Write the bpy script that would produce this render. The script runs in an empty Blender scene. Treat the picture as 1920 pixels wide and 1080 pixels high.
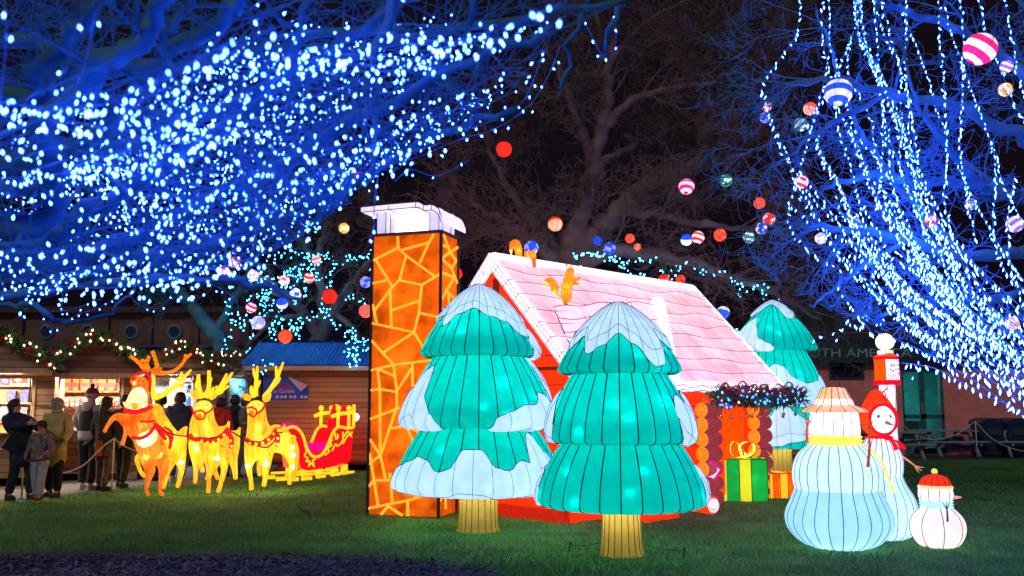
import bpy, math, random
import numpy as np
from mathutils import Vector as V, Matrix, Euler, noise as mn

SC = bpy.context.scene
COL = SC.collection
PI = math.pi
RD = math.radians
R = random.Random(11)
F, CAMH = 1700.0, 1.6
TH = math.atan(210 / F)
CT, ST = math.cos(TH), math.sin(TH)


def ray(px, py):
    u = (540 - py) / F
    return V(((px - 960) / F, CT - u * ST, ST + u * CT))


def at(px, py, Y):
    d = ray(px, py)
    return V((0, 0, CAMH)) + d * (Y / d.y)


def gnd(px, py):
    d = ray(px, py)
    return V((0, 0, CAMH)) + d * (-CAMH / d.z)


def lin(c):
    return tuple(((x / 255) / 12.92) if x / 255 <= 0.04045 else (((x / 255) + 0.055) / 1.055) ** 2.4 for x in c)


def lerp(a, b, t):
    return a + (b - a) * t


def curve(ctrl, x):
    """smooth (cosine) interpolation through (x, y) control points"""
    if x <= ctrl[0][0]:
        return ctrl[0][1]
    for (a, b), (c, d) in zip(ctrl, ctrl[1:]):
        if x <= c:
            t = (x - a) / max(1e-9, c - a)
            return b + (d - b) * (0.5 - 0.5 * math.cos(PI * t))
    return ctrl[-1][1]


def smooth_path(pts, k=6):
    """Catmull-Rom through a list of vectors"""
    P = [V(p) for p in pts]
    if len(P) < 3:
        return [P[0].lerp(P[-1], i / k) for i in range(k + 1)]
    out = []
    for i in range(len(P) - 1):
        p0 = P[i - 1] if i else P[0] * 2 - P[1]
        p1, p2 = P[i], P[i + 1]
        p3 = P[i + 2] if i + 2 < len(P) else P[-1] * 2 - P[-2]
        for j in range(k):
            t = j / k
            out.append(0.5 * ((2 * p1) + (p2 - p0) * t + (2 * p0 - 5 * p1 + 4 * p2 - p3) * t * t + (3 * p1 - p0 - 3 * p2 + p3) * t ** 3))
    out.append(P[-1])
    return out


# ------------------------------------------------------------------ mesh builder
class MB:
    def __init__(s):
        s.v, s.f, s.m, s.s = [], [], [], []

    def add(s, vs, fs, m=0, smooth=False, M=None):
        o = len(s.v)
        s.v.extend([tuple(M @ V(p)) for p in vs] if M is not None else [tuple(p) for p in vs])
        for f in fs:
            s.f.append([i + o for i in f])
            s.m.append(m)
            s.s.append(smooth)
        return s

    def box(s, x0, x1, y0, y1, z0, z1, m=0, M=None, b=0.0):
        if b <= 0:
            vs = [(x, y, z) for z in (z0, z1) for y in (y0, y1) for x in (x0, x1)]
            return s.add(vs, [(0, 2, 3, 1), (4, 5, 7, 6), (0, 1, 5, 4), (2, 6, 7, 3), (0, 4, 6, 2), (1, 3, 7, 5)], m, False, M)
        # chamfered box: 24 vertices
        X, Y, Z = (x0, x1), (y0, y1), (z0, z1)
        vs, idx = [], {}
        for i in (0, 1):
            for j in (0, 1):
                for k in (0, 1):
                    sx, sy, sz = (b, -b)[i], (b, -b)[j], (b, -b)[k]
                    for a, p in enumerate(((X[i], Y[j] + sy, Z[k] + sz), (X[i] + sx, Y[j], Z[k] + sz), (X[i] + sx, Y[j] + sy, Z[k]))):
                        idx[i, j, k, a] = len(vs)
                        vs.append(p)
        g = lambda *t: idx[t]
        fs = []
        for i in (0, 1):
            q = [g(i, 0, 0, 0), g(i, 0, 1, 0), g(i, 1, 1, 0), g(i, 1, 0, 0)]
            fs.append(q if i == 0 else q[::-1])
            q = [g(0, i, 0, 1), g(1, i, 0, 1), g(1, i, 1, 1), g(0, i, 1, 1)]
            fs.append(q if i == 0 else q[::-1])
            q = [g(0, 0, i, 2), g(0, 1, i, 2), g(1, 1, i, 2), g(1, 0, i, 2)]
            fs.append(q if i == 0 else q[::-1])
        for i in (0, 1):
            for j in (0, 1):
                fs.append([g(i, j, 0, 0), g(i, j, 1, 0), g(i, j, 1, 1), g(i, j, 0, 1)])
                fs.append([g(i, 0, j, 0), g(i, 1, j, 0), g(i, 1, j, 2), g(i, 0, j, 2)])
                fs.append([g(0, i, j, 1), g(1, i, j, 1), g(1, i, j, 2), g(0, i, j, 2)])
        for i in (0, 1):
            for j in (0, 1):
                for k in (0, 1):
                    fs.append([g(i, j, k, 0), g(i, j, k, 1), g(i, j, k, 2)])
        return s.add(vs, fs, m, False, M)

    def tube(s, pts, r, n=6, m=0, cap=True, smooth=True, M=None, flat=None):
        P = [V(p) for p in pts]
        N = len(P)
        rr = r if isinstance(r, (list, tuple)) else [r] * N
        t0 = (P[1] - P[0])
        if t0.length < 1e-9:
            t0 = V((0, 0, 1))
        t0.normalize()
        ref = V((0, 0, 1)) if abs(t0.z) < 0.9 else V((1, 0, 0))
        u = t0.cross(ref).normalized()
        vs = []
        for i in range(N):
            t = (P[min(i + 1, N - 1)] - P[max(i - 1, 0)])
            if t.length > 1e-9:
                t.normalize()
                u = u - t * u.dot(t)
                if u.length < 1e-6:
                    u = t.orthogonal()
                u.normalize()
            w = t.cross(u) if t.length > 1e-9 else V((0, 0, 1))
            for k in range(n):
                a = 2 * PI * k / n
                if flat:
                    vs.append(P[i] + u * (rr[i] * math.cos(a)) + w * (rr[i] * flat * math.sin(a)))
                else:
                    vs.append(P[i] + u * (rr[i] * math.cos(a)) + w * (rr[i] * math.sin(a)))
        fs = []
        for i in range(N - 1):
            for k in range(n):
                a, b = i * n + k, i * n + (k + 1) % n
                fs.append((a, b, b + n, a + n))
        if cap:
            fs.append(tuple(range(n))[::-1])
            fs.append(tuple((N - 1) * n + k for k in range(n)))
        return s.add(vs, fs, m, smooth, M)

    def lathe(s, prof, n, m=0, M=None, rmod=None, smooth=True, cap0=False, cap1=False, sx=1, sy=1):
        """prof: (radius, z) pairs; angle 0 faces -Y"""
        vs, fs = [], []
        for r, z in prof:
            for k in range(n):
                a = 2 * PI * k / n
                q = r * (rmod(a, z) if rmod else 1)
                vs.append((q * math.sin(a) * sx, -q * math.cos(a) * sy, z))
        for i in range(len(prof) - 1):
            for k in range(n):
                a, b = i * n + k, i * n + (k + 1) % n
                fs.append((a, b, b + n, a + n))
        if cap0:
            fs.append(tuple(range(n))[::-1])
        if cap1:
            o = (len(prof) - 1) * n
            fs.append(tuple(o + k for k in range(n)))
        return s.add(vs, fs, m, smooth, M)

    def ball(s, c, r, seg=12, rings=8, m=0, M=None, rot=None):
        rx, ry, rz = r if isinstance(r, (list, tuple)) else (r, r, r)
        c = V(c)
        vs = []
        T = Euler(rot).to_matrix() if rot else None
        vs.append(V((0, 0, rz)))
        for i in range(1, rings):
            p = PI * i / rings
            for k in range(seg):
                a = 2 * PI * k / seg
                vs.append(V((rx * math.sin(p) * math.cos(a), ry * math.sin(p) * math.sin(a), rz * math.cos(p))))
        vs.append(V((0, 0, -rz)))
        fs = [(0, 1 + k, 1 + (k + 1) % seg) for k in range(seg)]
        for i in range(rings - 2):
            for k in range(seg):
                a, b = 1 + i * seg + k, 1 + i * seg + (k + 1) % seg
                fs.append((a, a + seg, b + seg, b))
        o = 1 + (rings - 2) * seg
        fs += [(o + k, len(vs) - 1, o + (k + 1) % seg) for k in range(seg)]
        vs = [(T @ p if T else p) + c for p in vs]
        return s.add(vs, fs, m, True, M)

    def prism(s, poly, h0, h1, m=0, M=None, axis='y', msides=None):
        """extrude a polygon given as (x, z) along y (or (x, y) along z)"""
        n = len(poly)
        if axis == 'y':
            vs = [(x, h0, z) for x, z in poly] + [(x, h1, z) for x, z in poly]
        elif axis == 'x':
            vs = [(h0, x, z) for x, z in poly] + [(h1, x, z) for x, z in poly]
        else:
            vs = [(x, y, h0) for x, y in poly] + [(x, y, h1) for x, y in poly]
        s.add(vs, [tuple(range(n)), tuple(range(2 * n - 1, n - 1, -1))], m, False, M)
        fs = [(i, i + n, (i + 1) % n + n, (i + 1) % n) for i in range(n)]
        return s.add(vs, fs, m if msides is None else msides, False, M)

    def build(s, name, mats, parent=None, loc=None, rot=None, origin=None):
        me = bpy.data.meshes.new(name)
        vs = s.v
        if origin is not None:
            o = V(origin)
            vs = [tuple(V(p) - o) for p in vs]
        me.from_pydata(vs, [], s.f)
        mats = mats if isinstance(mats, (list, tuple)) else [mats]
        for m in mats:
            me.materials.append(m)
        me.polygons.foreach_set('material_index', s.m)
        me.polygons.foreach_set('use_smooth', s.s)
        me.update()
        return link(name, me, parent, loc, rot)


def link(name, me, parent=None, loc=None, rot=None):
    o = bpy.data.objects.new(name, me)
    COL.objects.link(o)
    if parent is not None:
        o.parent = parent
    if loc is not None:
        o.location = loc
    if rot is not None:
        o.rotation_euler = rot
    return o


def tag(o, label=None, cat=None, group=None, kind=None):
    if label:
        o['label'] = label
    if cat:
        o['category'] = cat
    if group:
        o['group'] = group
    if kind:
        o['kind'] = kind
    return o


def thing(name, label, cat, loc=(0, 0, 0), rotz=0.0, group=None):
    o = bpy.data.objects.new(name, None)
    COL.objects.link(o)
    o.empty_display_size = 0.1
    o.location = loc
    o.rotation_euler = (0, 0, rotz)
    return tag(o, label, cat, group)


def copy_tree(o, parent=None):
    c = o.copy()
    COL.objects.link(c)
    c.parent = parent
    for ch in list(o.children):
        copy_tree(ch, c)
    return c


def skin(name, nodes, edges, mats, parent=None, sub=2, origin=(0, 0, 0), roots=(0,)):
    """one continuous surface grown round a skeleton; nodes: (vector, radius)"""
    o = V(origin)
    me = bpy.data.meshes.new('skeleton')
    me.from_pydata([tuple(V(p) - o) for p, r in nodes], edges, [])
    ob = bpy.data.objects.new('skeleton', me)
    COL.objects.link(ob)
    ob.modifiers.new('skin', 'SKIN').use_smooth_shade = True
    sk = me.skin_vertices[0].data
    for i, (p, r) in enumerate(nodes):
        sk[i].radius = r if isinstance(r, (tuple, list)) else (r, r)
        sk[i].use_root = i in roots
    md = ob.modifiers.new('sub', 'SUBSURF')
    md.levels = md.render_levels = sub
    dg = bpy.context.evaluated_depsgraph_get()
    out = bpy.data.meshes.new_from_object(ob.evaluated_get(dg))
    bpy.data.objects.remove(ob)
    bpy.data.meshes.remove(me)
    out.name = name
    out.materials.clear()
    for m in (mats if isinstance(mats, (list, tuple)) else [mats]):
        out.materials.append(m)
    for p in out.polygons:
        p.use_smooth = True
    return link(name, out, parent)


def chain(*idx):
    return [(a, b) for a, b in zip(idx, idx[1:])]


def text_mesh(name, body, size, mat, parent=None, depth=0.006, align='CENTER', M=None, shear=0, xs=1.0):
    cu = bpy.data.curves.new('lettering_curve', 'FONT')
    cu.body = body
    cu.size = size
    cu.extrude = depth
    cu.align_x = align
    cu.shear = shear
    ob = bpy.data.objects.new('lettering_curve', cu)
    COL.objects.link(ob)
    dg = bpy.context.evaluated_depsgraph_get()
    me = bpy.data.meshes.new_from_object(ob.evaluated_get(dg))
    bpy.data.objects.remove(ob)
    # text lies in local XY: stand it up in XZ facing -Y
    T = Matrix.Rotation(PI / 2, 4, 'X') @ Matrix.Diagonal((xs, 1, 1, 1))
    me.transform((M @ T) if M is not None else T)
    me.materials.clear()
    me.materials.append(mat)
    return link(name, me, parent)


# ------------------------------------------------------------------ materials
def nt(name):
    m = bpy.data.materials.new(name)
    m.use_nodes = True
    n = m.node_tree
    n.nodes.clear()
    return m, n, (lambda t, **kw: mk(n, t, **kw))


def mk(n, t, **kw):
    x = n.nodes.new(t)
    for k, v in kw.items():
        setattr(x, k, v)
    return x


def rgba(c):
    return (c[0], c[1], c[2], 1)


def pbr(name, c, rough=0.7, var=0.25, scale=6.0, metal=0.0, bump=0.0, bscale=None, stretch=None, c2=None, spec=0.4):
    m, n, N = nt(name)
    L = n.links.new
    out = N('ShaderNodeOutputMaterial')
    b = N('ShaderNodeBsdfPrincipled')
    L(b.outputs[0], out.inputs[0])
    b.inputs['Roughness'].default_value = rough
    b.inputs['Metallic'].default_value = metal
    b.inputs['Specular IOR Level'].default_value = spec
    tc = N('ShaderNodeTexCoord')
    mp = N('ShaderNodeMapping')
    if stretch:
        mp.inputs['Scale'].default_value = stretch
    L(tc.outputs['Object'], mp.inputs['Vector'])
    nz = N('ShaderNodeTexNoise')
    nz.inputs['Scale'].default_value = scale
    nz.inputs['Detail'].default_value = 5
    L(mp.outputs[0], nz.inputs['Vector'])
    rp = N('ShaderNodeValToRGB')
    d = c2 if c2 else tuple(x * (1 - var) for x in c)
    e = c if c2 else tuple(min(1, x * (1 + var)) for x in c)
    rp.color_ramp.elements[0].position = 0.32
    rp.color_ramp.elements[1].position = 0.68
    rp.color_ramp.elements[0].color = rgba(d)
    rp.color_ramp.elements[1].color = rgba(e)
    L(nz.outputs['Fac'], rp.inputs['Fac'])
    L(rp.outputs['Color'], b.inputs['Base Color'])
    if bump > 0:
        bp = N('ShaderNodeBump')
        bp.inputs['Strength'].default_value = bump
        bp.inputs['Distance'].default_value = 0.02
        n2 = N('ShaderNodeTexNoise')
        n2.inputs['Scale'].default_value = bscale or scale * 4
        n2.inputs['Detail'].default_value = 6
        L(mp.outputs[0], n2.inputs['Vector'])
        L(n2.outputs['Fac'], bp.inputs['Height'])
        L(bp.outputs['Normal'], b.inputs['Normal'])
    return m


def planks(name, c, pitch=0.12, axis='Z', rough=0.65, groove=0.35, var=0.3):
    """horizontal boards: dark grooves and a tone of its own for each board"""
    m, n, N = nt(name)
    L = n.links.new
    out = N('ShaderNodeOutputMaterial')
    b = N('ShaderNodeBsdfPrincipled')
    b.inputs['Roughness'].default_value = rough
    L(b.outputs[0], out.inputs[0])
    tc = N('ShaderNodeTexCoord')
    sp = N('ShaderNodeSeparateXYZ')
    L(tc.outputs['Object'], sp.inputs[0])
    dv = N('ShaderNodeMath', operation='DIVIDE')
    dv.inputs[1].default_value = pitch
    L(sp.outputs[axis], dv.inputs[0])
    fr = N('ShaderNodeMath', operation='FRACT')
    L(dv.outputs[0], fr.inputs[0])
    fl = N('ShaderNodeMath', operation='FLOOR')
    L(dv.outputs[0], fl.inputs[0])
    wn = N('ShaderNodeTexWhiteNoise', noise_dimensions='1D')
    L(fl.outputs[0], wn.inputs['W'])
    nz = N('ShaderNodeTexNoise')
    nz.inputs['Scale'].default_value = 3
    nz.inputs['Detail'].default_value = 6
    mp = N('ShaderNodeMapping')
    mp.inputs['Scale'].default_value = (0.6, 0.6, 9) if axis == 'Z' else (9, 9, 0.6)
    L(tc.outputs['Object'], mp.inputs[0])
    L(mp.outputs[0], nz.inputs['Vector'])
    ad = N('ShaderNodeMath', operation='ADD')
    L(wn.outputs['Value'], ad.inputs[0])
    L(nz.outputs['Fac'], ad.inputs[1])
    rp = N('ShaderNodeValToRGB')
    rp.color_ramp.elements[0].position = 0.25
    rp.color_ramp.elements[1].position = 1.0
    L(ad.outputs[0], rp.inputs['Fac'])
    md = N('ShaderNodeMath', operation='MULTIPLY')
    md.inputs[1].default_value = 0.72
    L(ad.outputs[0], md.inputs[0])
    L(md.outputs[0], rp.inputs['Fac'])
    rp.color_ramp.elements[0].color = rgba([x * (1 - var) for x in c])
    rp.color_ramp.elements[1].color = rgba([x * (1 + var) for x in c])
    lt = N('ShaderNodeMath', operation='LESS_THAN')
    lt.inputs[1].default_value = groove * 0.3
    L(fr.outputs[0], lt.inputs[0])
    mx = N('ShaderNodeMix', data_type='RGBA')
    L(lt.outputs[0], mx.inputs['Factor'])
    L(rp.outputs['Color'], mx.inputs[6])
    mx.inputs[7].default_value = rgba([x * 0.25 for x in c])
    L(mx.outputs[2], b.inputs['Base Color'])
    bp = N('ShaderNodeBump')
    bp.inputs['Strength'].default_value = 0.5
    bp.inputs['Distance'].default_value = 0.01
    sb = N('ShaderNodeMath', operation='SUBTRACT')
    sb.inputs[0].default_value = 1
    L(lt.outputs[0], sb.inputs[1])
    L(sb.outputs[0], bp.inputs['Height'])
    L(bp.outputs['Normal'], b.inputs['Normal'])
    return m


def fabric(name, srgb, e=0.5, t=0.6, wrinkle=0.15, weave=0.10, lines=None, tcol=None, wscale=7.0):
    """lit lantern cloth: glows by itself and lets the lamps inside shine through"""
    c = lin(srgb)
    m, n, N = nt(name)
    L = n.links.new
    out = N('ShaderNodeOutputMaterial')
    tc = N('ShaderNodeTexCoord')
    nz = N('ShaderNodeTexNoise')
    nz.inputs['Scale'].default_value = wscale
    nz.inputs['Detail'].default_value = 3
    L(tc.outputs['Object'], nz.inputs['Vector'])
    mr = N('ShaderNodeMapRange')
    mr.inputs['From Min'].default_value = 0.3
    mr.inputs['From Max'].default_value = 0.7
    mr.inputs['To Min'].default_value = 1 - weave
    mr.inputs['To Max'].default_value = 1 + weave
    L(nz.outputs['Fac'], mr.inputs['Value'])
    col = N('ShaderNodeMix', data_type='RGBA', blend_type='MULTIPLY')
    col.inputs['Factor'].default_value = 1
    col.inputs[6].default_value = rgba(c)
    L(mr.outputs[0], col.inputs[7])
    src = col.outputs[2]
    if tcol:                       # second dye, brushed on in soft patches
        n2 = N('ShaderNodeTexNoise')
        n2.inputs['Scale'].default_value = 3.2
        n2.inputs['Detail'].default_value = 2
        L(tc.outputs['Object'], n2.inputs['Vector'])
        m2 = N('ShaderNodeMapRange')
        m2.inputs['From Min'].default_value = 0.5
        m2.inputs['From Max'].default_value = 0.72
        L(n2.outputs['Fac'], m2.inputs['Value'])
        x2 = N('ShaderNodeMix', data_type='RGBA')
        L(m2.outputs[0], x2.inputs['Factor'])
        L(src, x2.inputs[6])
        x2.inputs[7].default_value = rgba(lin(tcol))
        src = x2.outputs[2]
    if lines:
        sc, axis, dist, width, lc = lines
        wv = N('ShaderNodeTexWave', wave_type='BANDS', bands_direction=axis, wave_profile='SIN')
        wv.inputs['Scale'].default_value = sc
        wv.inputs['Distortion'].default_value = dist
        wv.inputs['Detail'].default_value = 1
        wv.inputs['Detail Scale'].default_value = 1.2
        L(tc.outputs['Object'], wv.inputs['Vector'])
        gt = N('ShaderNodeMath', operation='GREATER_THAN')
        gt.inputs[1].default_value = 1 - width
        L(wv.outputs['Fac'], gt.inputs[0])
        mx = N('ShaderNodeMix', data_type='RGBA')
        L(gt.outputs[0], mx.inputs['Factor'])
        L(src, mx.inputs[6])
        mx.inputs[7].default_value = rgba(lin(lc))
        src = mx.outputs[2]
    em = N('ShaderNodeEmission')
    em.inputs['Strength'].default_value = e
    L(src, em.inputs['Color'])
    tr = N('ShaderNodeBsdfTranslucent')
    df = N('ShaderNodeBsdfDiffuse')
    L(src, tr.inputs['Color'])
    L(src, df.inputs['Color'])
    if wrinkle > 0:
        bp = N('ShaderNodeBump')
        bp.inputs['Strength'].default_value = wrinkle
        bp.inputs['Distance'].default_value = 0.05
        L(nz.outputs['Fac'], bp.inputs['Height'])
        L(bp.outputs['Normal'], tr.inputs['Normal'])
        L(bp.outputs['Normal'], df.inputs['Normal'])
    mx2 = N('ShaderNodeMixShader')
    mx2.inputs[0].default_value = t
    L(df.outputs[0], mx2.inputs[1])
    L(tr.outputs[0], mx2.inputs[2])
    ad = N('ShaderNodeAddShader')
    L(mx2.outputs[0], ad.inputs[0])
    L(em.outputs[0], ad.inputs[1])
    L(ad.outputs[0], out.inputs[0])
    return m


def glow(name, c, s, sample=True):
    m, n, N = nt(name)
    out = N('ShaderNodeOutputMaterial')
    em = N('ShaderNodeEmission')
    em.inputs['Color'].default_value = rgba(c)
    em.inputs['Strength'].default_value = s
    n.links.new(em.outputs[0], out.inputs[0])
    if not sample:
        m.cycles.emission_sampling = 'NONE'
    return m


def lamp(p, power, col, parent=None, r=0.03, name='lamp_bulb'):
    l = bpy.data.lights.new(name, 'POINT')
    l.energy = power
    l.color = col
    l.shadow_soft_size = r
    o = bpy.data.objects.new(name, l)
    COL.objects.link(o)
    o.location = p
    if parent is not None:
        o.parent = parent
    return o


def area(p, power, col, sx, sy, rot=(0, 0, 0), parent=None, name='strip_lamp'):
    l = bpy.data.lights.new(name, 'AREA')
    l.shape = 'RECTANGLE'
    l.size, l.size_y = sx, sy
    l.energy = power
    l.color = col
    o = bpy.data.objects.new(name, l)
    COL.objects.link(o)
    o.location = p
    o.rotation_euler = rot
    if parent is not None:
        o.parent = parent
    return o


BLACK = pbr('black_wire', (0.008, 0.008, 0.01), 0.5, 0.1)
DARK = pbr('dark_metal', (0.03, 0.03, 0.035), 0.45, 0.2)
TEAL = fabric('teal_cloth', (0, 190, 176), 0.28, 0.65)
SNOWB = fabric('snow_cloth', (206, 221, 254), 0.78, 0.65)
TRUNKY = fabric('trunk_cloth', (178, 150, 70), 0.34, 0.6)
WHITE = fabric('white_cloth', (244, 244, 255), 0.7, 0.65)
BLUEW = fabric('pale_blue_cloth', (170, 216, 244), 0.54, 0.65)
ROOFC = fabric('pink_roof_cloth', (240, 216, 220), 0.46, 0.6, weave=0.16, wscale=2.2)
ROOFW = fabric('white_roof_cloth', (250, 240, 252), 0.66, 0.6)
ORANGE = fabric('orange_cloth', (236, 92, 12), 0.62, 0.6)
REDORG = fabric('red_orange_cloth', (236, 62, 20), 0.65, 0.6)
STONE = fabric('orange_stone_cloth', (222, 112, 18), 0.44, 0.6, weave=0.4, tcol=(176, 74, 8), wscale=2.6)
MORTAR = fabric('yellow_mortar_cloth', (255, 192, 66), 0.62, 0.6)
YELLOW = fabric('yellow_cloth', (255, 216, 50), 0.68, 0.6)
GREEN = fabric('green_cloth', (20, 168, 74), 0.65, 0.6)
RED = fabric('red_cloth', (226, 20, 40), 0.65, 0.6)
MAGENTA = fabric('magenta_cloth', (214, 20, 140), 0.65, 0.6)
TAN = fabric('tan_cloth', (240, 182, 132), 0.68, 0.6)
PURPB = fabric('purple_brown_cloth', (156, 66, 76), 0.6, 0.6)
LOGEND = fabric('log_end_cloth', (255, 160, 36), 0.85, 0.6)
DEERY = fabric('yellow_deer_cloth', (255, 222, 70), 0.44, 0.6, weave=0.2, tcol=(254, 190, 44), lines=(4.0, 'X', 6.0, 0.025, (226, 150, 20)))
DEERO = fabric('orange_deer_cloth', (250, 166, 62), 0.46, 0.6, weave=0.22, tcol=(224, 104, 26), lines=(4.5, 'X', 7.0, 0.035, (200, 84, 10)))
DEERW = fabric('cream_fur_cloth', (255, 234, 176), 0.7, 0.6, lines=(6.0, 'X', 5.0, 0.06, (240, 150, 50)))
ANTO = fabric('amber_antler_cloth', (246, 160, 36), 0.6, 0.6, lines=(5.0, 'Z', 5.0, 0.06, (190, 80, 10)))
HARN = fabric('red_harness_cloth', (222, 40, 50), 0.6, 0.5)
SQUIR = fabric('amber_squirrel_cloth', (250, 170, 48), 0.55, 0.6, weave=0.3, wscale=12, tcol=(214, 96, 14), lines=(9.0, 'X', 4.0, 0.04, (170, 70, 10)))
WARM = (1.0, 0.82, 0.6)
COOL = (0.85, 0.93, 1.0)
# ------------------------------------------------------------------ world, camera
w = bpy.data.worlds.new('World')
SC.world = w
w.use_nodes = True
wn = w.node_tree
wn.nodes.clear()
sky = wn.nodes.new('ShaderNodeTexSky')
sky.sky_type = 'NISHITA'
sky.sun_disc = False
sky.sun_elevation = RD(-4)
sky.sun_rotation = RD(200)
b1 = wn.nodes.new('ShaderNodeBackground')
b1.inputs['Strength'].default_value = 0.05
b2 = wn.nodes.new('ShaderNodeBackground')          # town glow on the night cloud
b2.inputs['Color'].default_value = (0.0050, 0.0032, 0.0062, 1)
b2.inputs['Strength'].default_value = 1.0
ad = wn.nodes.new('ShaderNodeAddShader')
wo = wn.nodes.new('ShaderNodeOutputWorld')
wn.links.new(sky.outputs[0], b1.inputs[0])
wn.links.new(b1.outputs[0], ad.inputs[0])
wn.links.new(b2.outputs[0], ad.inputs[1])
wn.links.new(ad.outputs[0], wo.inputs[0])

cam = bpy.data.cameras.new('camera')
cam.lens = F / 1920 * 36
cam.sensor_width = 36
cam.clip_end = 500
cam.dof.use_dof = True
cam.dof.focus_distance = 11.5
cam.dof.aperture_fstop = 2.0
co = bpy.data.objects.new('camera', cam)
COL.objects.link(co)
co.location = (0, 0, CAMH)
co.rotation_euler = (PI / 2 + TH, 0, 0)
SC.camera = co
SC.view_settings.view_transform = 'Standard'
SC.view_settings.look = 'None'
SC.view_settings.exposure = 0
SC.cycles.max_bounces = 6
SC.cycles.diffuse_bounces = 3
SC.cycles.transmission_bounces = 4
SC.cycles.sample_clamp_indirect = 4
SC.cycles.use_denoising = True
SC.cycles.caustics_reflective = False
SC.cycles.caustics_refractive = False


# ------------------------------------------------------------------ ground
def sheet(name, pts, z, mat):
    mb = MB()
    mb.add([(p.x, p.y, z) for p in pts], [tuple(range(len(pts)))])
    o = mb.build(name, mat)
    return tag(o, kind='structure')


GRASSM = pbr('lawn', (0.07, 0.21, 0.04), 0.9, 0.45, 1.1, bump=0.6, bscale=30)
mb = MB()
mb.add([(-150, -40, 0), (150, -40, 0), (150, 260, 0), (-150, 260, 0)], [(0, 1, 2, 3)])
tag(mb.build('lawn', GRASSM), kind='structure')
ASPH = pbr('asphalt', (0.075, 0.072, 0.072), 0.8, 0.3, 2.5, bump=0.4, bscale=60)
PATHP = [(-900, 1010), (-300, 966), (0, 940), (120, 929), (230, 916), (335, 904), (430, 894), (520, 886), (620, 879), (720, 873), (800, 866), (840, 852), (-900, 852)]
sheet('path', [gnd(*p) for p in PATHP], 0.004, ASPH)
PAVE = pbr('paving', (0.05, 0.05, 0.055), 0.75, 0.3, 3.0, bump=0.3, bscale=40)
sheet('paving', [gnd(*p) for p in [(1440, 866), (1600, 862), (1920, 861), (2600, 864), (2600, 845), (1440, 845)]], 0.004, PAVE)
BARK = pbr('bark_mulch', (0.11, 0.115, 0.125), 0.95, 0.5, 9, bump=1.0, bscale=50)
BEDP = [(-500, 1026), (0, 1032), (120, 1036), (250, 1040), (420, 1038), (600, 1043), (760, 1050), (880, 1064), (960, 1082), (1010, 1130), (1000, 1500), (-500, 1500)]
BED = [gnd(*p) for p in BEDP]
sheet('mulch_bed', BED, 0.004, BARK)
SOIL = pbr('damp_soil', (0.035, 0.03, 0.03), 0.9, 0.5, 6, bump=0.8, bscale=30)
sheet('soil_patch', [gnd(*p) for p in [(-300, 1034), (0, 1038), (110, 1037), (235, 1047), (420, 1046), (340, 1054), (200, 1060), (60, 1066), (-300, 1070)]], 0.008, SOIL)


def inside(poly, x, y):
    c = False
    j = len(poly) - 1
    for i in range(len(poly)):
        xi, yi, xj, yj = poly[i].x, poly[i].y, poly[j].x, poly[j].y
        if (yi > y) != (yj > y) and x < (xj - xi) * (y - yi) / (yj - yi) + xi:
            c = not c
        j = i
    return c


def blades(name, n, ymin, ymax, h0, h1, wd, mats, avoid, power=1.5):
    rg = np.random.default_rng(3)
    u = rg.random(n)
    Y = ymin + (ymax - ymin) * u ** power
    X = (rg.random(n) * 2 - 1) * Y * 0.60
    keep = np.ones(n, bool)
    for poly in avoid:
        for i in range(n):
            if keep[i] and inside(poly, X[i], Y[i]):
                keep[i] = False
    X, Y = X[keep], Y[keep]
    n = len(X)
    patch = 0.6 + 0.4 * np.sin(X * 1.7 + np.sin(Y * 1.3) * 2) * np.sin(Y * 2.1 + X * 0.6)
    h = (h0 + (h1 - h0) * rg.random(n)) * (0.7 + 0.5 * patch)
    a = rg.random(n) * 2 * PI
    dx, dy = np.cos(a) * wd * (0.6 + rg.random(n)), np.sin(a) * wd * (0.6 + rg.random(n))
    lx, ly = (rg.random(n) - 0.5) * h * 1.1, (rg.random(n) - 0.5) * h * 1.1
    v = np.empty((n, 3, 3))
    v[:, 0] = np.stack([X - dx, Y - dy, np.zeros(n)], 1)
    v[:, 1] = np.stack([X + dx, Y + dy, np.zeros(n)], 1)
    v[:, 2] = np.stack([X + lx, Y + ly, h], 1)
    me = bpy.data.meshes.new(name)
    me.vertices.add(n * 3)
    me.vertices.foreach_set('co', v.reshape(-1))
    me.loops.add(n * 3)
    me.loops.foreach_set('vertex_index', np.arange(n * 3))
    me.polygons.add(n)
    me.polygons.foreach_set('loop_start', np.arange(n) * 3)
    me.polygons.foreach_set('material_index', rg.integers(0, len(mats), n))
    for m in mats:
        me.materials.append(m)
    me.update()
    me.validate()
    o = link(name, me)
    return tag(o, kind='stuff')


GB = [pbr('grass_blade', (0.11, 0.38, 0.055), 0.7, 0.3, 2), pbr('grass_blade_pale', (0.18, 0.42, 0.09), 0.7, 0.3, 2), pbr('grass_blade_dark', (0.055, 0.22, 0.035), 0.7, 0.3, 2)]
AV = [[gnd(*p) for p in PATHP], BED]
tag(blades('grass', 150000, 7.6, 21.0, 0.018, 0.055, 0.004, GB, AV), 'short damp green lawn grass under the lanterns', 'grass')


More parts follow.
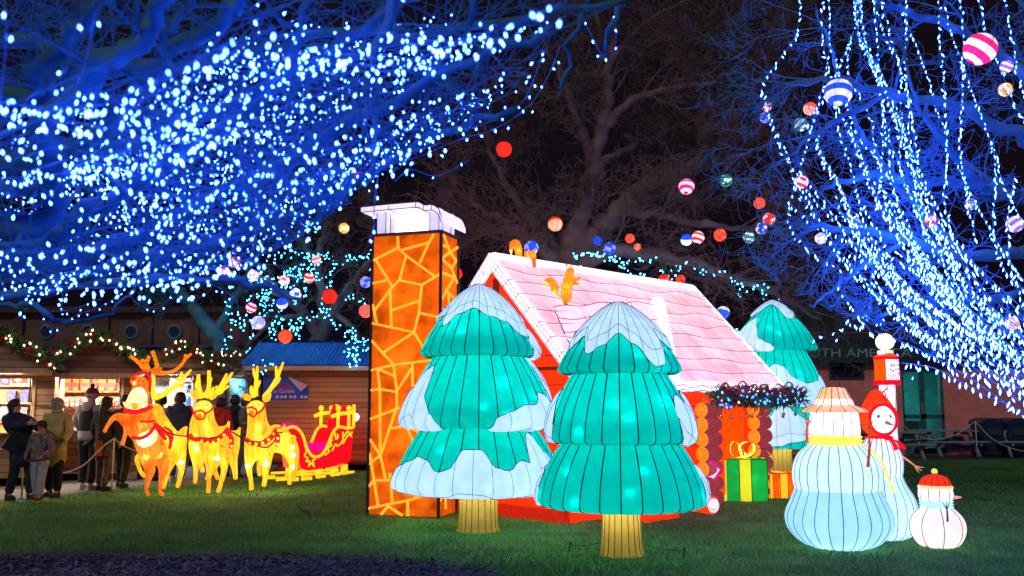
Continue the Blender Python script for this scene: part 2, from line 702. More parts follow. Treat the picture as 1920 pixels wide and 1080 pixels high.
def chips():
    rg = random.Random(5)
    mb = MB()
    n = 0
    while n < 5200:
        Y = 7.4 + 2.2 * rg.random() ** 1.3
        X = -5.6 + 6.2 * rg.random()
        if not inside(BED, X, Y):
            continue
        n += 1
        l, wd = 0.012 + 0.035 * rg.random() ** 2, 0.005 + 0.012 * rg.random()
        a, t = rg.random() * 2 * PI, (rg.random() - 0.5) * 0.9
        ux, uy, uz = math.cos(a) * math.cos(t), math.sin(a) * math.cos(t), math.sin(t)
        wx, wy = -math.sin(a), math.cos(a)
        z = 0.012 + abs(uz) * l + rg.random() * 0.02
        p = V((X, Y, z))
        u, q = V((ux, uy, uz)) * l, V((wx, wy, (rg.random() - 0.5) * 0.8)) * wd
        k = V((0, 0, 0.007))
        vs = [p - u - q * 0.5, p - u + q * 0.6, p + u + q, p + u * 1.1 - q, ]
        vs += [x - k for x in vs]
        mb.add(vs, [(0, 1, 2, 3), (7, 6, 5, 4), (0, 4, 5, 1), (1, 5, 6, 2), (2, 6, 7, 3), (3, 7, 4, 0)], rg.choice((0, 0, 1, 2)))
    o = mb.build('bark_chips', [pbr('bark_chip', (0.20, 0.20, 0.21), 0.9, 0.4, 20), pbr('bark_chip_pale', (0.30, 0.30, 0.31), 0.9, 0.3, 20), pbr('bark_chip_dark', (0.05, 0.045, 0.04), 0.9, 0.4, 20)])
    tag(o, 'loose bark chips spread over the bed at the lawn edge', 'mulch', kind='stuff')


chips()

# loose twigs and stems on the lawn
TWIG = pbr('dry_twig', (0.16, 0.10, 0.06), 0.9, 0.4, 15)


def stem_mesh(name, paths, label, cat, mat=TWIG, leaves=0):
    mb = MB()
    o = V((paths[0][0].x, paths[0][0].y, 0))
    for p in paths:
        mb.tube(smooth_path(p, 4), [lerp(0.007, 0.003, i / (len(p) * 4)) for i in range((len(p) - 1) * 4 + 1)], 5)
        for k in range(leaves):
            q = p[-1].lerp(p[-2], R.random())
            a = V((R.uniform(-1, 1), R.uniform(-.6, .6), R.uniform(0, 1))) * 0.04
            s = a.cross(V((0, 1, 0.3))) * 0.4
            mb.add([q, q + a * 0.5 + s, q + a, q + a * 0.5 - s], [(0, 1, 2, 3)])
    t = mb.build(name, mat, origin=o)
    t.location = o
    return tag(t, label, cat)


stem_mesh('dry_weed', [[gnd(592, 980), at(597, 965, 11.9), at(606, 945, 11.9), at(604, 932, 11.9), at(596, 930, 11.9)]], 'thin bent dry weed stem arching over the dark lawn', 'weed')
stem_mesh('weed_sprig', [[gnd(586, 976), at(578, 966, 12.0), at(566, 956, 12.0)], [gnd(586, 976), at(574, 962, 11.9), at(560, 950, 11.9)]], 'leafy grey weed sprig leaning left beside the bent stem', 'weed', pbr('weed_leaf', (0.10, 0.10, 0.09), 0.8, 0.3, 10), 9)
for i, (a, b_, lab) in enumerate([((192, 1024), (212, 1012), 'pale curled twig lying at the edge of the bark bed'),
                                  ((306, 1022), (322, 1021), 'short straight twig lying on the grass right of the curled one'),
                                  ((36, 1050), (70, 1042), 'forked twig lying on the damp soil at the far left')]):
    p0 = gnd(*a)
    p1 = gnd(b_[0], max(b_[1], a[1] - 3))
    p0.z, p1.z = 0.03, 0.03 + (0.06 if i == 0 else 0.01)
    stem_mesh('fallen_twig', [[p0, p0.lerp(p1, 0.5) + V((0, 0.02, 0.015)), p1]], lab, 'twig')

# guy ropes pegged beside the front lantern tree
for px, py, q, lab in [(1066, 1034, (1128, 1028), 'black tent peg and cord left of the front lantern trunk'), (1280, 1046, (1208, 1030), 'black tent peg and cord right of the front lantern trunk')]:
    t = thing('ground_peg', lab, 'peg', gnd(px, py))
    mb = MB()
    mb.tube([(0, 0, -0.02), (0.02, 0, 0.09)], 0.008, 6)
    mb.ball((0.02, 0, 0.09), 0.016, 8, 6)
    mb.build('peg', DARK, t)
    mb = MB()
    e = gnd(*q) - t.location
    mb.tube(smooth_path([(0.02, 0, 0.07), e * 0.5 + V((0, 0, 0.045)), e + V((0, 0, 0.06))], 5), 0.004, 5)
    mb.build('cord', DARK, t)

# ------------------------------------------------------------------ generic garland
NEED = [pbr('pine_needles', (0.06, 0.17, 0.06), 0.75, 0.4, 9), pbr('pine_needles_pale', (0.13, 0.24, 0.10), 0.75, 0.3, 9)]
BOWM = pbr('red_bow', (0.5, 0.02, 0.02), 0.5, 0.2)
GOLDB = pbr('gold_bell', (0.8, 0.5, 0.18), 0.25, 0.1, metal=0.9)
G_WARM = glow('warm_bulb_glow', (1.0, 0.72, 0.42), 9.0)
G_BLUE = glow('blue_bulb_glow', (0.05, 0.16, 1.0), 6.0)
G_CYAN = glow('cyan_bulb_glow', (0.08, 0.6, 1.0), 3.0)
G_PINK = glow('pink_bulb_glow', (1.0, 0.2, 0.5), 3.0)


def octa(mat, rx, rz, name='fairy_bulb'):
    mb = MB()
    mb.add([(rx, 0, 0), (0, rx, 0), (-rx, 0, 0), (0, -rx, 0), (0, 0, rz), (0, 0, -rz)],
           [(0, 1, 4), (1, 2, 4), (2, 3, 4), (3, 0, 4), (1, 0, 5), (2, 1, 5), (3, 2, 5), (0, 3, 5)])
    me = bpy.data.meshes.new(name)
    me.from_pydata(mb.v, [], mb.f)
    me.materials.append(mat)
    return me


def bow_mesh(name, mats=BOWM, s=0.1):
    mb = MB()
    for k in (-1, 1):
        mb.tube(smooth_path([(0, -0.01, 0), (k * s * 0.6, -0.02, s * 0.5), (k * s, -0.015, s * 0.05), (k * s * 0.55, 0, -s * 0.25), (0, 0, 0)], 4), s * 0.2, 6, flat=0.35)
        mb.tube([(0, 0, 0), (k * s * 0.35, -0.01, -s * 0.6), (k * s * 0.6, 0, -s * 1.2)], [s * 0.1, s * 0.17, s * 0.2], 4, flat=0.3)
    mb.ball((0, -0.02, 0), s * 0.2, 8, 6)
    me = mb.build(name, mats)
    d = me.data
    bpy.data.objects.remove(me)
    return d


BOW_ME = bow_mesh('bow')


def garland(label, path, rad, parts, group=None, cat='garland', needles=900, loc=None):
    """path: world points; parts: (name, mesh, count, (down, spread))"""
    P = smooth_path(path, 10)
    o = V(loc) if loc else P[0].copy()
    rg = random.Random(len(label) * 7 + len(P))
    mb = MB()
    mb.tube(P, 0.012, 5)
    L = len(P) - 1
    for k in range(needles):
        u = rg.random() * L
        i = min(L - 1, int(u))
        p = P[i].lerp(P[i + 1], u - i)
        d = V((rg.gauss(0, 1), rg.gauss(0, 1), rg.gauss(0, 1))).normalized()
        q = p + d * rad * rg.uniform(0.15, 0.7)
        a = (d + V((rg.gauss(0, .5), rg.gauss(0, .5), rg.gauss(0, .5)))).normalized() * rad * rg.uniform(0.35, 0.75)
        s = a.cross(V((rg.random() - .5, rg.random() - .5, rg.random() - .5))).normalized() * rad * 0.085
        mb.add([q - s, q + s, q + a], [(0, 1, 2)], rg.choice((0, 0, 1)))
    g = mb.build('garland', NEED, origin=o)
    g.location = o
    tag(g, label, cat, group)
    for nm, me, n, dz, sp, sc in parts:
        for k in range(n):
            u = (k + rg.uniform(0.2, 0.8)) / n * L
            i = min(L - 1, int(u))
            p = P[i].lerp(P[i + 1], u - i)
            c = link(nm, me, g, p - o + V((rg.uniform(-1, 1) * sp, -rad * rg.uniform(0.55, 0.95), dz + rg.uniform(-1, 1) * sp)))
            c.rotation_euler = (rg.uniform(-.3, .3), rg.uniform(-.5, .5), rg.uniform(-.3, .3))
            s = sc * rg.uniform(0.85, 1.2)
            c.scale = (s, s, s)
    return g


WARM_ME = octa(G_WARM, 0.020, 0.026, 'warm_bulb')

# ------------------------------------------------------------------ market stalls
WOODO = planks('stall_boards', (0.22, 0.115, 0.06), 0.125)
WOODL = planks('pale_boards', (0.34, 0.21, 0.12), 0.13)
WOODD = planks('dark_boards', (0.20, 0.115, 0.055), 0.125)
HUTW = planks('hut_cladding', (0.34, 0.19, 0.075), 0.118)
TRIM = pbr('pale_timber', (0.5, 0.34, 0.2), 0.6, 0.2, 5, stretch=(8, 8, 0.6))
LINING = pbr('stall_lining', (0.46, 0.34, 0.22), 0.7, 0.12, 4)
FELT = pbr('roof_felt', (0.05, 0.045, 0.05), 0.85, 0.3, 12)
BLOCK = pbr('concrete_block', (0.34, 0.31, 0.28), 0.9, 0.2, 8, bump=0.3)
STRUT = pbr('black_strut', (0.02, 0.02, 0.02), 0.4, 0.1)


def metal_roof(name, c):
    return pbr(name, c, 0.4, 0.2, 4, metal=0.3)


def corrugated(x0, x1, p0, p1, mb, pitch=0.09, amp=0.018, m=0, thick=0.01):
    """wavy sheet from edge line p0 (y, z) at the eave to p1 (y, z) at the ridge"""
    n = int((x1 - x0) / pitch * 4)
    dy, dz = p1[0] - p0[0], p1[1] - p0[1]
    l = math.hypot(dy, dz)
    ny, nz = -dz / l, dy / l
    vs, fs = [], []
    for i in range(n + 1):
        x = x0 + (x1 - x0) * i / n
        h = amp * math.sin(i * PI / 2)
        for (y, z) in (p0, p1):
            vs.append((x, y + ny * h, z + nz * h))
    for i in range(n):
        a = 2 * i
        fs.append((a, a + 2, a + 3, a + 1))
    mb.add(vs, fs, m, True)
    mb.add([(x, y - ny * 0.05, z - nz * 0.05) for x, y, z in vs], [f[::-1] for f in fs], m, True)


def stall(label, cx, Y, wd, o0, o1, peak, eave, mats, light, lcol, shutter=(0.95, 0.02), shelves=(1.25, 1.55, 1.9), roofm=None, counter=0.98, front=True, dark=False, rotz=0.0):
    """wooden chalet with its front at local y = 0; o0..o1 the serving hatch"""
    t = thing('market_stall', label, 'stall', (cx, Y, 0), rotz)
    wall_m, roof_m = mats
    hw, D, z0 = wd / 2, 2.0, 0.16
    mb = MB()
    # side and back walls
    mb.box(-hw, -hw + 0.05, 0.05, D, z0, eave)
    mb.box(hw - 0.05, hw, 0.05, D, z0, eave)
    # front: below the counter, either side of the hatch, gable
    mb.box(-hw, hw, 0, 0.05, z0, counter)
    mb.box(-hw, o0, 0, 0.05, counter, eave - 0.1)
    mb.box(o1, hw, 0, 0.05, counter, eave - 0.1)
    mb.prism([(-hw, eave - 0.1), (hw, eave - 0.1), (hw, eave), (0, peak), (-hw, eave)], 0.0, 0.05)
    mb.build('wall', wall_m, t)
    mb = MB()
    mb.box(-hw + 0.05, hw - 0.05, D - 0.05, D, z0, eave)
    mb.box(-hw + 0.05, hw - 0.05, 0.05, D - 0.05, z0, z0 + 0.05)
    mb.build('lining', LINING, t)
    sl = math.hypot(hw + 0.15, peak - eave)
    for s in (-1, 1):
        mb = MB()
        n = V((s * (peak - eave), 0, hw)).normalized()
        ex, ez = (hw + 0.15), (peak - eave) * (hw + 0.15) / hw
        a0, a1 = V((0, 0, peak)) + n * 0.02, V((s * ex, 0, peak - ez)) + n * 0.02
        th = n * 0.05
        vs = []
        for y in (-0.14, D + 0.12):
            for p in (a0, a1, a1 + th, a0 + th):
                vs.append((p.x, y, p.z))
        mb.add(vs, [(0, 1, 2, 3), (7, 6, 5, 4), (0, 4, 5, 1), (1, 5, 6, 2), (2, 6, 7, 3), (3, 7, 4, 0)])
        if roofm:
            k = 0
            while 0.06 + k * 0.16 < D:
                y = -0.1 + k * 0.16
                mb.tube([(a0 + th + V((0, y, 0))), (a1 + th + V((0, y, 0)))], 0.018, 5)
                k += 1
        mb.build('roof_slope', roofm or roof_m, t)
    # trim round the hatch
    mb = MB()
    for x in (o0, o1):
        mb.box(x - 0.035, x + 0.035, -0.025, 0.08, counter, eave - 0.12)
    mb.box(o0 - 0.035, o1 + 0.035, -0.027, 0.08, eave - 0.2, eave - 0.12)
    mb.build('hatch_frame', TRIM, t)
    mb = MB()
    mb.box(o0 - 0.08, o1 + 0.08, -0.2, 0.3, counter + 0.002, counter + 0.04, b=0.006)
    mb.build('counter', TRIM, t)
    for z in shelves:
        mb = MB()
        mb.box(-hw + 0.06, hw - 0.06, D - 0.45, D - 0.06, z - 0.03, z)
        mb.build('shelf', TRIM, t)
    # raised shutter and its struts
    Ls, up = shutter
    zt = eave - 0.14
    mb = MB()
    mb.prism([(-0.03, zt), (-0.03 - Ls, zt + up), (-0.03 - Ls, zt + up + 0.09), (-0.03, zt + 0.07)], o0 - 0.15, o1 + 0.3, axis='x')
    mb.build('shutter', TRIM, t)
    for x in (o0 + 0.02, o1 - 0.02):
        mb = MB()
        mb.tube([(x, -0.05, zt - 0.5), (x, -0.5, zt - 0.02)], 0.014, 6)
        mb.build('strut', STRUT, t)
    for x in (-hw + 0.2, 0.1, hw - 0.25):
        mb = MB()
        mb.box(x - 0.11, x + 0.11, 0.02, 0.24, 0, z0 - 0.002, b=0.01)
        mb.build('block', BLOCK, t)
    # strip lamp under the gable that lights the goods
    if light:
        area((0.5 * (o0 + o1), 0.35, eave - 0.16), light, lcol, (o1 - o0) * 0.8, 0.1, (RD(25), 0, 0), t)
        area((0.5 * (o0 + o1), -0.45, zt - 0.02), light * 0.5, lcol, (o1 - o0) * 0.8, 0.08, (RD(-20), 0, 0), t)  # extra lamp added under the shutter to brighten counter, people and path
        mb = MB()
        mb.box(o0 + 0.1, o1 - 0.1, 0.22, 0.27, eave - 0.16, eave - 0.12)
        mb.build('strip_light', glow('strip_glow', (1, 0.8, 0.6), 2.5), t)
    return t


def sx(px, Y):
    d = ray(px, 750)
    return d.x * Y / d.y




def row_stall(label, px, Y, wd, rot, h0, h1, *args, **kw):
    """stall turned by rot, its front centre at column px and depth Y; h0, h1: columns of the hatch edges"""
    P = V((sx(px, Y), Y))
    ux = V((math.cos(rot), math.sin(rot)))

    def lx(q):
        k = ray(q, 750)
        k = k.x / k.y
        return (k * P.y - P.x) / (ux.x - k * ux.y)
    o0, o1 = max(lx(h0), -wd / 2 + 0.06), min(lx(h1), wd / 2 - 0.06)
    t = stall(label, P.x, Y, wd, o0, o1, *args, rotz=rot, **kw)
    t['hatch'] = (o0, o1)
    return t


def stall_pt(t, x, y, z):
    r = t.rotation_euler.z
    return V((t.location.x + x * math.cos(r) - y * math.sin(r), t.location.y + x * math.sin(r) + y * math.cos(r), z))


def stall_px(t, px, y, z):
    """point of the stall at local depth y and height z seen in column px"""
    o = stall_pt(t, 0, y, z)
    r = t.rotation_euler.z
    k = ray(px, 750)
    k = k.x / k.y
    l = (k * o.y - o.x) / (math.cos(r) - k * math.sin(r))
    return stall_pt(t, l, y, z)


RA, RB_, RC, RDD = RD(21), RD(19), RD(14), RD(10)
SA = row_stall('wooden market stall at the far left, hatch full of boxed gifts on shelves', -28, 17.0, 2.3, RA, -140, 62, 2.86, 2.20, (WOODL, WOODD), 170, (1, 0.78, 0.56))
SB = row_stall('wooden market stall with orange boxes and rows of baubles on its shelves', 178, 18.5, 2.0, RB_, 100, 228, 2.84, 2.22, (WOODO, WOODD), 190, (1, 0.74, 0.55), (0.9, -0.05), shelves=(1.14, 1.45, 1.80))
BLUER = metal_roof('dark_blue_roof', (0.04, 0.12, 0.3))
SCC = row_stall('market stall with a white sign and a pale lit hatch behind the leading reindeer', 342, 22.4, 2.0, RC, 262, 366, 2.86, 2.34, (WOODO, WOODD), 150, (0.85, 0.88, 1.0), (0.85, 0.0), shelves=(1.3,), roofm=BLUER)
SD = row_stall('dim market stall behind the middle reindeer, nearest the blue roofed hut', 428, 25.0, 1.7, RDD, 388, 468, 2.83, 2.38, (WOODO, WOODD), 40, (0.7, 0.8, 1.0), (0.85, 0.0), shelves=(1.3,), roofm=BLUER)
YC = 22.4


def stall_garland(t, label, half, peak, eave, n=26):
    ps = []
    for k in range(-4, 5):
        z = lerp(peak, eave - 0.03, abs(k) / 4) + 0.07
        ps.append(stall_pt(t, half * k / 4, -0.2, z + (0.05 if k % 2 else -0.01)))
    return garland(label, ps, 0.20, [('bulb', WARM_ME, n, 0.0, 0.12, 1.0), ('bow', BOW_ME, 7, 0.0, 0.06, 1.0)], 'pine garlands along the stall gables', needles=1900)


stall_garland(SA, 'lit pine garland with red bows over the far left stall', 1.2, 2.86, 2.22, 28)
stall_garland(SB, 'lit pine garland with red bows over the bauble stall', 1.05, 2.84, 2.26, 28)
stall_garland(SCC, 'lit pine garland with red bows above the antlers of the leading reindeer', 0.95, 2.86, 2.36, 24)
stall_garland(SD, 'lit pine garland with red bows above the middle reindeer', 0.8, 2.83, 2.40, 24)

# closed hut with blue metal roof
YE = 21.0
xe0, xe1 = sx(496, YE), sx(735, YE)
HE = thing('closed_hut', 'closed timber hut with blue metal roof behind the red sleigh', 'hut', (xe0, YE, 0))
we = xe1 - xe0
mb = MB()
mb.box(0, we, 0, 0.06, 0.16, 2.36)
mb.box(0, 0.06, 0.06, 2.4, 0.16, 2.36)
mb.box(we - 0.06, we, 0.06, 2.4, 0.16, 2.36)
mb.box(0, we, 2.4, 2.46, 0.16, 2.36)
mb.build('wall', HUTW, HE)
mb = MB()
corrugated(-0.5, we + 0.2, (-0.3, 2.40), (1.2, 3.0), mb)
corrugated(-0.5, we + 0.2, (2.75, 2.40), (1.2, 3.0), mb)
mb.build('roof', metal_roof('blue_roof', (0.05, 0.22, 0.75)), HE)
mb = MB()
mb.box(-0.45, we + 0.15, -0.30, -0.26, 2.27, 2.37)
mb.prism([(-0.30, 2.33), (1.2, 2.93), (2.75, 2.33), (2.75, 2.23), (1.2, 2.83), (-0.30, 2.23)], -0.46, -0.42, axis='x')
mb.build('fascia', TRIM, HE)
mb = MB()
mb.box(-0.003, we, -0.02, -0.002, 0.14, 0.2)
mb.build('skirting', DARK, HE)
for x in (0.3, we * 0.5, we - 0.5):
    mb = MB()
    mb.box(x, x + 0.3, 0.1, 0.4, 0, 0.158, b=0.01)
    mb.build('block', BLOCK, HE)

# blue banner, its corner folded over
bx0 = at(492, 750, YE - 0.03)
bw, bh = 85 / 81.0, 44 / 81.0
BN = thing('banner', 'blue printed banner with one corner peeling off the hut wall', 'banner', bx0)
mb = MB()
poly = [(0, 0), (bw, 0), (bw, bh * 0.62), (bw * 0.56, bh * 0.98), (0, bh)]
mb.prism(poly, 0, 0.012)
mb.build('sheet', pbr('banner_blue', (0.02, 0.10, 0.55), 0.45, 0.15, 5), BN)
mb = MB()
mb.prism([(bw * 0.55, bh * 0.99), (bw * 1.0, bh * 0.62), (bw * 0.84, bh * 0.36)], -0.05, -0.035)
mb.build('folded_corner', pbr('banner_back', (0.6, 0.52, 0.62), 0.6, 0.1), BN)
text_mesh('lettering', 'as Gatele', 0.135, pbr('banner_letters', (0.75, 0.45, 0.55), 0.5, 0.1), BN, 0.003, 'LEFT', Matrix.Translation((bw * 0.22, -0.008, bh * 0.30)))
mb = MB()
for x, h in ((0.14, 0.05), (0.2, 0.13), (0.36, 0.16), (0.52, 0.12), (0.6, 0.06)):
    mb.prism([(x, bh * 0.52), (x + 0.07, bh * 0.52), (x + 0.045, bh * 0.52 + h), (x + 0.025, bh * 0.52 + h)], -0.006, -0.001)
mb.box(0.12, 0.7, -0.008, -0.001, bh * 0.49, bh * 0.52)
mb.build('skyline_emblem', pbr('banner_red', (0.5, 0.02, 0.06), 0.5, 0.1), BN)
mb = MB()
for x in (0.32, 0.42, 0.5, 0.62, 0.71, 0.86, 0.95):
    mb.lathe([(0.0, 0), (0.035, 0), (0.035, 0.006), (0, 0.006)], 10, M=Matrix.Translation((x * bw, -0.002, bh * 0.13)) @ Matrix.Rotation(PI / 2, 4, 'X'))
mb.build('badge_row', pbr('badge_white', (0.7, 0.65, 0.75), 0.5, 0.1), BN)

# white sign board on the third stall
sg = stall_px(SCC, 290, 0.15, at(290, 731, YC).z)
SG = thing('sign_board', 'white sign board with blue handwriting hanging in the pale stall hatch', 'sign', sg, RC)
mb = MB()
mb.box(0, 0.33, 0, 0.02, 0, 0.30, b=0.004)
mb.build('board', pbr('sign_white', (0.75, 0.78, 0.85), 0.5, 0.05), SG)
text_mesh('lettering', "'ny", 0.2, pbr('sign_ink', (0.02, 0.10, 0.35), 0.5, 0.1), SG, 0.003, 'CENTER', Matrix.Translation((0.18, -0.004, 0.12)), shear=0.25)
# picture frame and blue jars in the third stall
pf = stall_px(SCC, 324, 0.12, 1.023)
t = thing('window_picture', 'pale framed picture standing in the white lit hatch', 'picture', pf, RC)
mb = MB()
mb.box(-0.16, 0.16, 0, 0.03, 0, 0.42, b=0.006)
mb.build('frame', pbr('frame_white', (0.7, 0.72, 0.78), 0.4, 0.05), t)
mb = MB()
mb.box(-0.12, 0.12, -0.006, -0.001, 0.05, 0.37)
mb.build('print', pbr('print_grey', (0.45, 0.5, 0.62), 0.5, 0.5, 9, c2=(0.08, 0.1, 0.16)), t)
for k in range(2):
    p = stall_px(SCC, 353, 0.2, at(350, 736 + k * 24, YC).z)
    t = MB()
    t.lathe([(0, 0), (0.06, 0), (0.065, 0.02), (0.065, 0.16), (0.05, 0.19), (0.03, 0.2), (0.03, 0.23), (0, 0.23)], 12)
    o = t.build('hanging_bag', pbr('blue_bag', (0.05, 0.2, 0.6), 0.5, 0.2), loc=p)
    tag(o, ('upper' if k == 0 else 'lower') + ' blue jar at the right edge of the white lit hatch', 'jar')

# ------------------------------------------------------------------ goods
PURP = pbr('purple_card', (0.16, 0.10, 0.34), 0.5, 0.25, 18, c2=(0.05, 0.03, 0.10))
PATT = pbr('patterned_card', (0.45, 0.38, 0.50), 0.5, 0.6, 34, c2=(0.06, 0.04, 0.12))
PATB = pbr('blue_card', (0.16, 0.17, 0.55), 0.5, 0.5, 26, c2=(0.03, 0.03, 0.16))
ORB = pbr('orange_card', (0.80, 0.15, 0.012), 0.5, 0.2, 6)
REDB = pbr('red_card', (0.62, 0.02, 0.012), 0.45, 0.2, 6)
CREAM = pbr('cream_card', (0.7, 0.55, 0.4), 0.5, 0.2, 6)
SILV = pbr('silver_glass', (0.7, 0.72, 0.78), 0.2, 0.1, metal=0.7)
BLUG = pbr('blue_glass', (0.08, 0.22, 0.5), 0.2, 0.1, metal=0.4)
PNKG = pbr('pink_glass', (0.7, 0.25, 0.3), 0.25, 0.1, metal=0.3)


def gift(name, label, cat, p, sx_, sy_, sz_, mat, lidm=None, group=None, rot=0.0):
    """small lidded carton"""
    t = thing(name, label, cat, p, rot + R.uniform(-0.06, 0.06), group)
    mb = MB()
    mb.box(-sx_ / 2, sx_ / 2, -sy_ / 2, sy_ / 2, 0, sz_ * 0.72, b=0.004)
    mb.build('carton', mat, t)
    mb = MB()
    mb.box(-sx_ / 2 - 0.006, sx_ / 2 + 0.006, -sy_ / 2 - 0.006, sy_ / 2 + 0.006, sz_ * 0.72 + 0.001, sz_, b=0.004)
    mb.build('lid', lidm or mat, t)
    return t


za = 1.68
# far left stall, top shelf z 1.9
t = thing('gift_tin', 'purple eight sided gift tin on the top shelf of the far left stall', 'tin', stall_px(SA, 8, za, 1.901), RA)
mb = MB()
mb.prism([(0.17 * math.cos(PI / 8 + k * PI / 4), 0.17 + 0.17 * math.sin(PI / 8 + k * PI / 4)) for k in range(8)], -0.05, 0.05)
mb.build('tin', PURP, t)
mb = MB()
mb.prism([(0, 0.05), (0.05, 0.1), (0.03, 0.125), (0, 0.105), (-0.03, 0.125), (-0.05, 0.1)], -0.058, -0.052)
mb.build('heart_motif', PNKG, t)
t = thing('picture_box', 'pale framed box with a red and white round motif on the top shelf', 'box', stall_px(SA, 38, za, 1.901), RA)
mb = MB()
mb.box(-0.2, 0.2, -0.05, 0.05, 0, 0.27, b=0.006)
mb.build('carton', pbr('pale_blue_card', (0.5, 0.62, 0.66), 0.5, 0.1), t)
mb = MB()
mb.box(-0.17, 0.12, -0.056, -0.051, 0.035, 0.235)
mb.build('front_print', REDB, t)
mb = MB()
mb.lathe([(0, 0), (0.075, 0), (0.075, 0.006), (0, 0.006)], 20, M=Matrix.Translation((-0.05, -0.057, 0.135)) @ Matrix.Rotation(PI / 2, 4, 'X'))
mb.build('round_motif', pbr('white_print', (0.75, 0.7, 0.68), 0.5, 0.1), t)
for i, (px, z, w_, h_, m, lab) in enumerate([
        (22, 1.55, 0.15, 0.24, PATB, 'blue patterned gift box left on the middle shelf of the far left stall'),
        (46, 1.55, 0.15, 0.25, PATB, 'blue patterned gift box right on the middle shelf of the far left stall'),
        (14, 1.25, 0.17, 0.22, PATT, 'pale patterned gift box on the lower shelf of the far left stall'),
        (43, 1.25, 0.20, 0.20, PATT, 'chequered purple gift box on the lower shelf of the far left stall'),
        (2, 1.25, 0.12, 0.2, CREAM, 'cream gift box at the left end of the lower shelf')]):
    gift('gift_box', lab, 'box', stall_px(SA, px, za, z + 0.001), w_, 0.2, h_, m, rot=RA)
yc_ = 0.05
for i, (px, w_, h_, m, lab) in enumerate([
        (12, 0.16, 0.16, pbr('yellow_card', (0.75, 0.5, 0.12), 0.5, 0.2), 'yellow gift box with red ribbon on the far left counter'),
        (27, 0.13, 0.14, REDB, 'red gift box on the far left counter'),
        (39, 0.1, 0.1, PNKG, 'small pink tin at the right end of the far left counter'),
        (-2, 0.12, 0.2, CREAM, 'tall cream gift box at the left end of the counter')]):
    gift('counter_gift', lab, 'box', stall_px(SA, px, yc_, 1.023), w_, 0.14, h_, m, REDB if i == 0 else None, rot=RA)
# notice on the wall of the first stall
t = thing('notice', 'small paper notice with a dark picture pinned between the first two stalls', 'notice', stall_pt(SA, 1.153, 1.35, at(0, 742, 18).z), RA + PI / 2)
mb = MB()
mb.box(-0.08, 0.08, -0.006, 0, 0, 0.14)
mb.build('paper', pbr('paper', (0.55, 0.48, 0.45), 0.7, 0.1), t)
mb = MB()
mb.prism([(-0.05, 0.02), (0.05, 0.03), (0.055, 0.09), (0.02, 0.12), (-0.04, 0.09)], -0.009, -0.0065)
mb.build('picture', pbr('paper_ink', (0.12, 0.08, 0.07), 0.7, 0.2), t)

# bauble stall: boxes on the top shelf, baubles in rows, red trays
zb = 1.68
x = -0.83
for k in range(9):
    w_ = (0.2, 0.16, 0.22, 0.14, 0.18, 0.2, 0.12, 0.22, 0.16)[k]
    gift('red_box', 'red carton in the long row on the top shelf of the bauble stall', 'box', stall_pt(SB, x + w_ / 2 - 0.0, zb, 1.801), w_ - 0.012, 0.3, 0.17, REDB, group='red cartons on the top shelf', rot=RB_)
    if k not in (3, 6):
        gift('orange_box', 'orange carton stacked on the red ones in the bauble stall', 'box', stall_pt(SB, x + w_ / 2 - 0.0, zb + 0.02, 1.972), w_ - 0.03, 0.26, 0.16, ORB, group='orange cartons on the red row', rot=RB_)
    gift('small_orange_box', 'little orange box at the front of the bauble stall top shelf', 'box', stall_pt(SB, x + w_ / 2 - 0.0, zb - 0.19, 1.801), w_ * 0.55, 0.06, 0.075, ORB, group='little orange boxes along the shelf edge', rot=RB_)
    x += w_


def bauble_me(mat, r, cap=True):
    mb = MB()
    mb.ball((0, 0, r), r, 12, 8)
    mb.tube([(0, 0, 2 * r - 0.002), (0, 0, 2 * r + 0.015)], 0.012, 8, 1)
    o = mb.build('bauble', [mat, GOLDB])
    me = o.data
    bpy.data.objects.remove(o)
    return me


BM = [bauble_me(SILV, 0.045), bauble_me(BLUG, 0.04), bauble_me(PNKG, 0.042), bauble_me(CREAM, 0.045)]
names = ['silver', 'blue', 'pink', 'cream']
for row in range(2):
    for k in range(17):
        c = (k * 7 + row * 5 + k // 3) % 4
        o = link('bauble', BM[c], loc=stall_pt(SB, -0.83 + k * 0.1 + row * 0.04, zb - 0.12 - 0.1 * row, 1.452 + (0.095 if row == 0 else 0)))
        tag(o, f'{names[c]} glass bauble in the {"raised back" if row == 0 else "front"} row on the bauble shelf', 'bauble', f'{names[c]} baubles in the {"back" if row == 0 else "front"} row')
mb = MB()
mb.box(-0.9, 0.88, -0.07, 0.07, 0, 0.09, b=0.006)
tag(mb.build('bauble_riser', REDB, loc=stall_pt(SB, 0, zb - 0.1, 1.452), rot=(0, 0, RB_)), 'low red riser carrying the back row of baubles', 'riser')
for k in range(5):
    t = thing('red_tray', 'shallow red tray of wrapped trinkets on the third shelf of the bauble stall', 'tray', stall_pt(SB, -0.72 + k * 0.36, zb - 0.1, 1.141), RB_, 'red trays on the third shelf')
    mb = MB()
    mb.prism([(-0.15, 0.07), (0.15, 0.07), (0.13, 0), (-0.13, 0)], -0.1, 0.1)
    mb.build('tray', REDB, t)
    for j in range(3):
        mb = MB()
        mb.ball((-0.08 + j * 0.08, 0, 0.085), (0.045, 0.05, 0.03), 8, 6)
        mb.build('trinket', (SILV, CREAM, PNKG)[j], t)
WCARD = pbr('white_card', (0.7, 0.6, 0.55), 0.5, 0.15)
for k in range(6):
    gift('white_pack', 'small white and red pack in the row along the bauble stall counter', 'pack', stall_pt(SB, -0.75 + k * 0.3, 0.06, 1.023), 0.2, 0.16, 0.12, WCARD, REDB, 'white packs along the bauble stall counter', RB_)
t = thing('price_card', 'blue card hanging on the front of the bauble stall counter', 'card', stall_px(SB, 147, -0.004, at(0, 828, 18.3).z), RB_)
mb = MB()
mb.box(-0.06, 0.06, -0.006, 0, 0, 0.2)
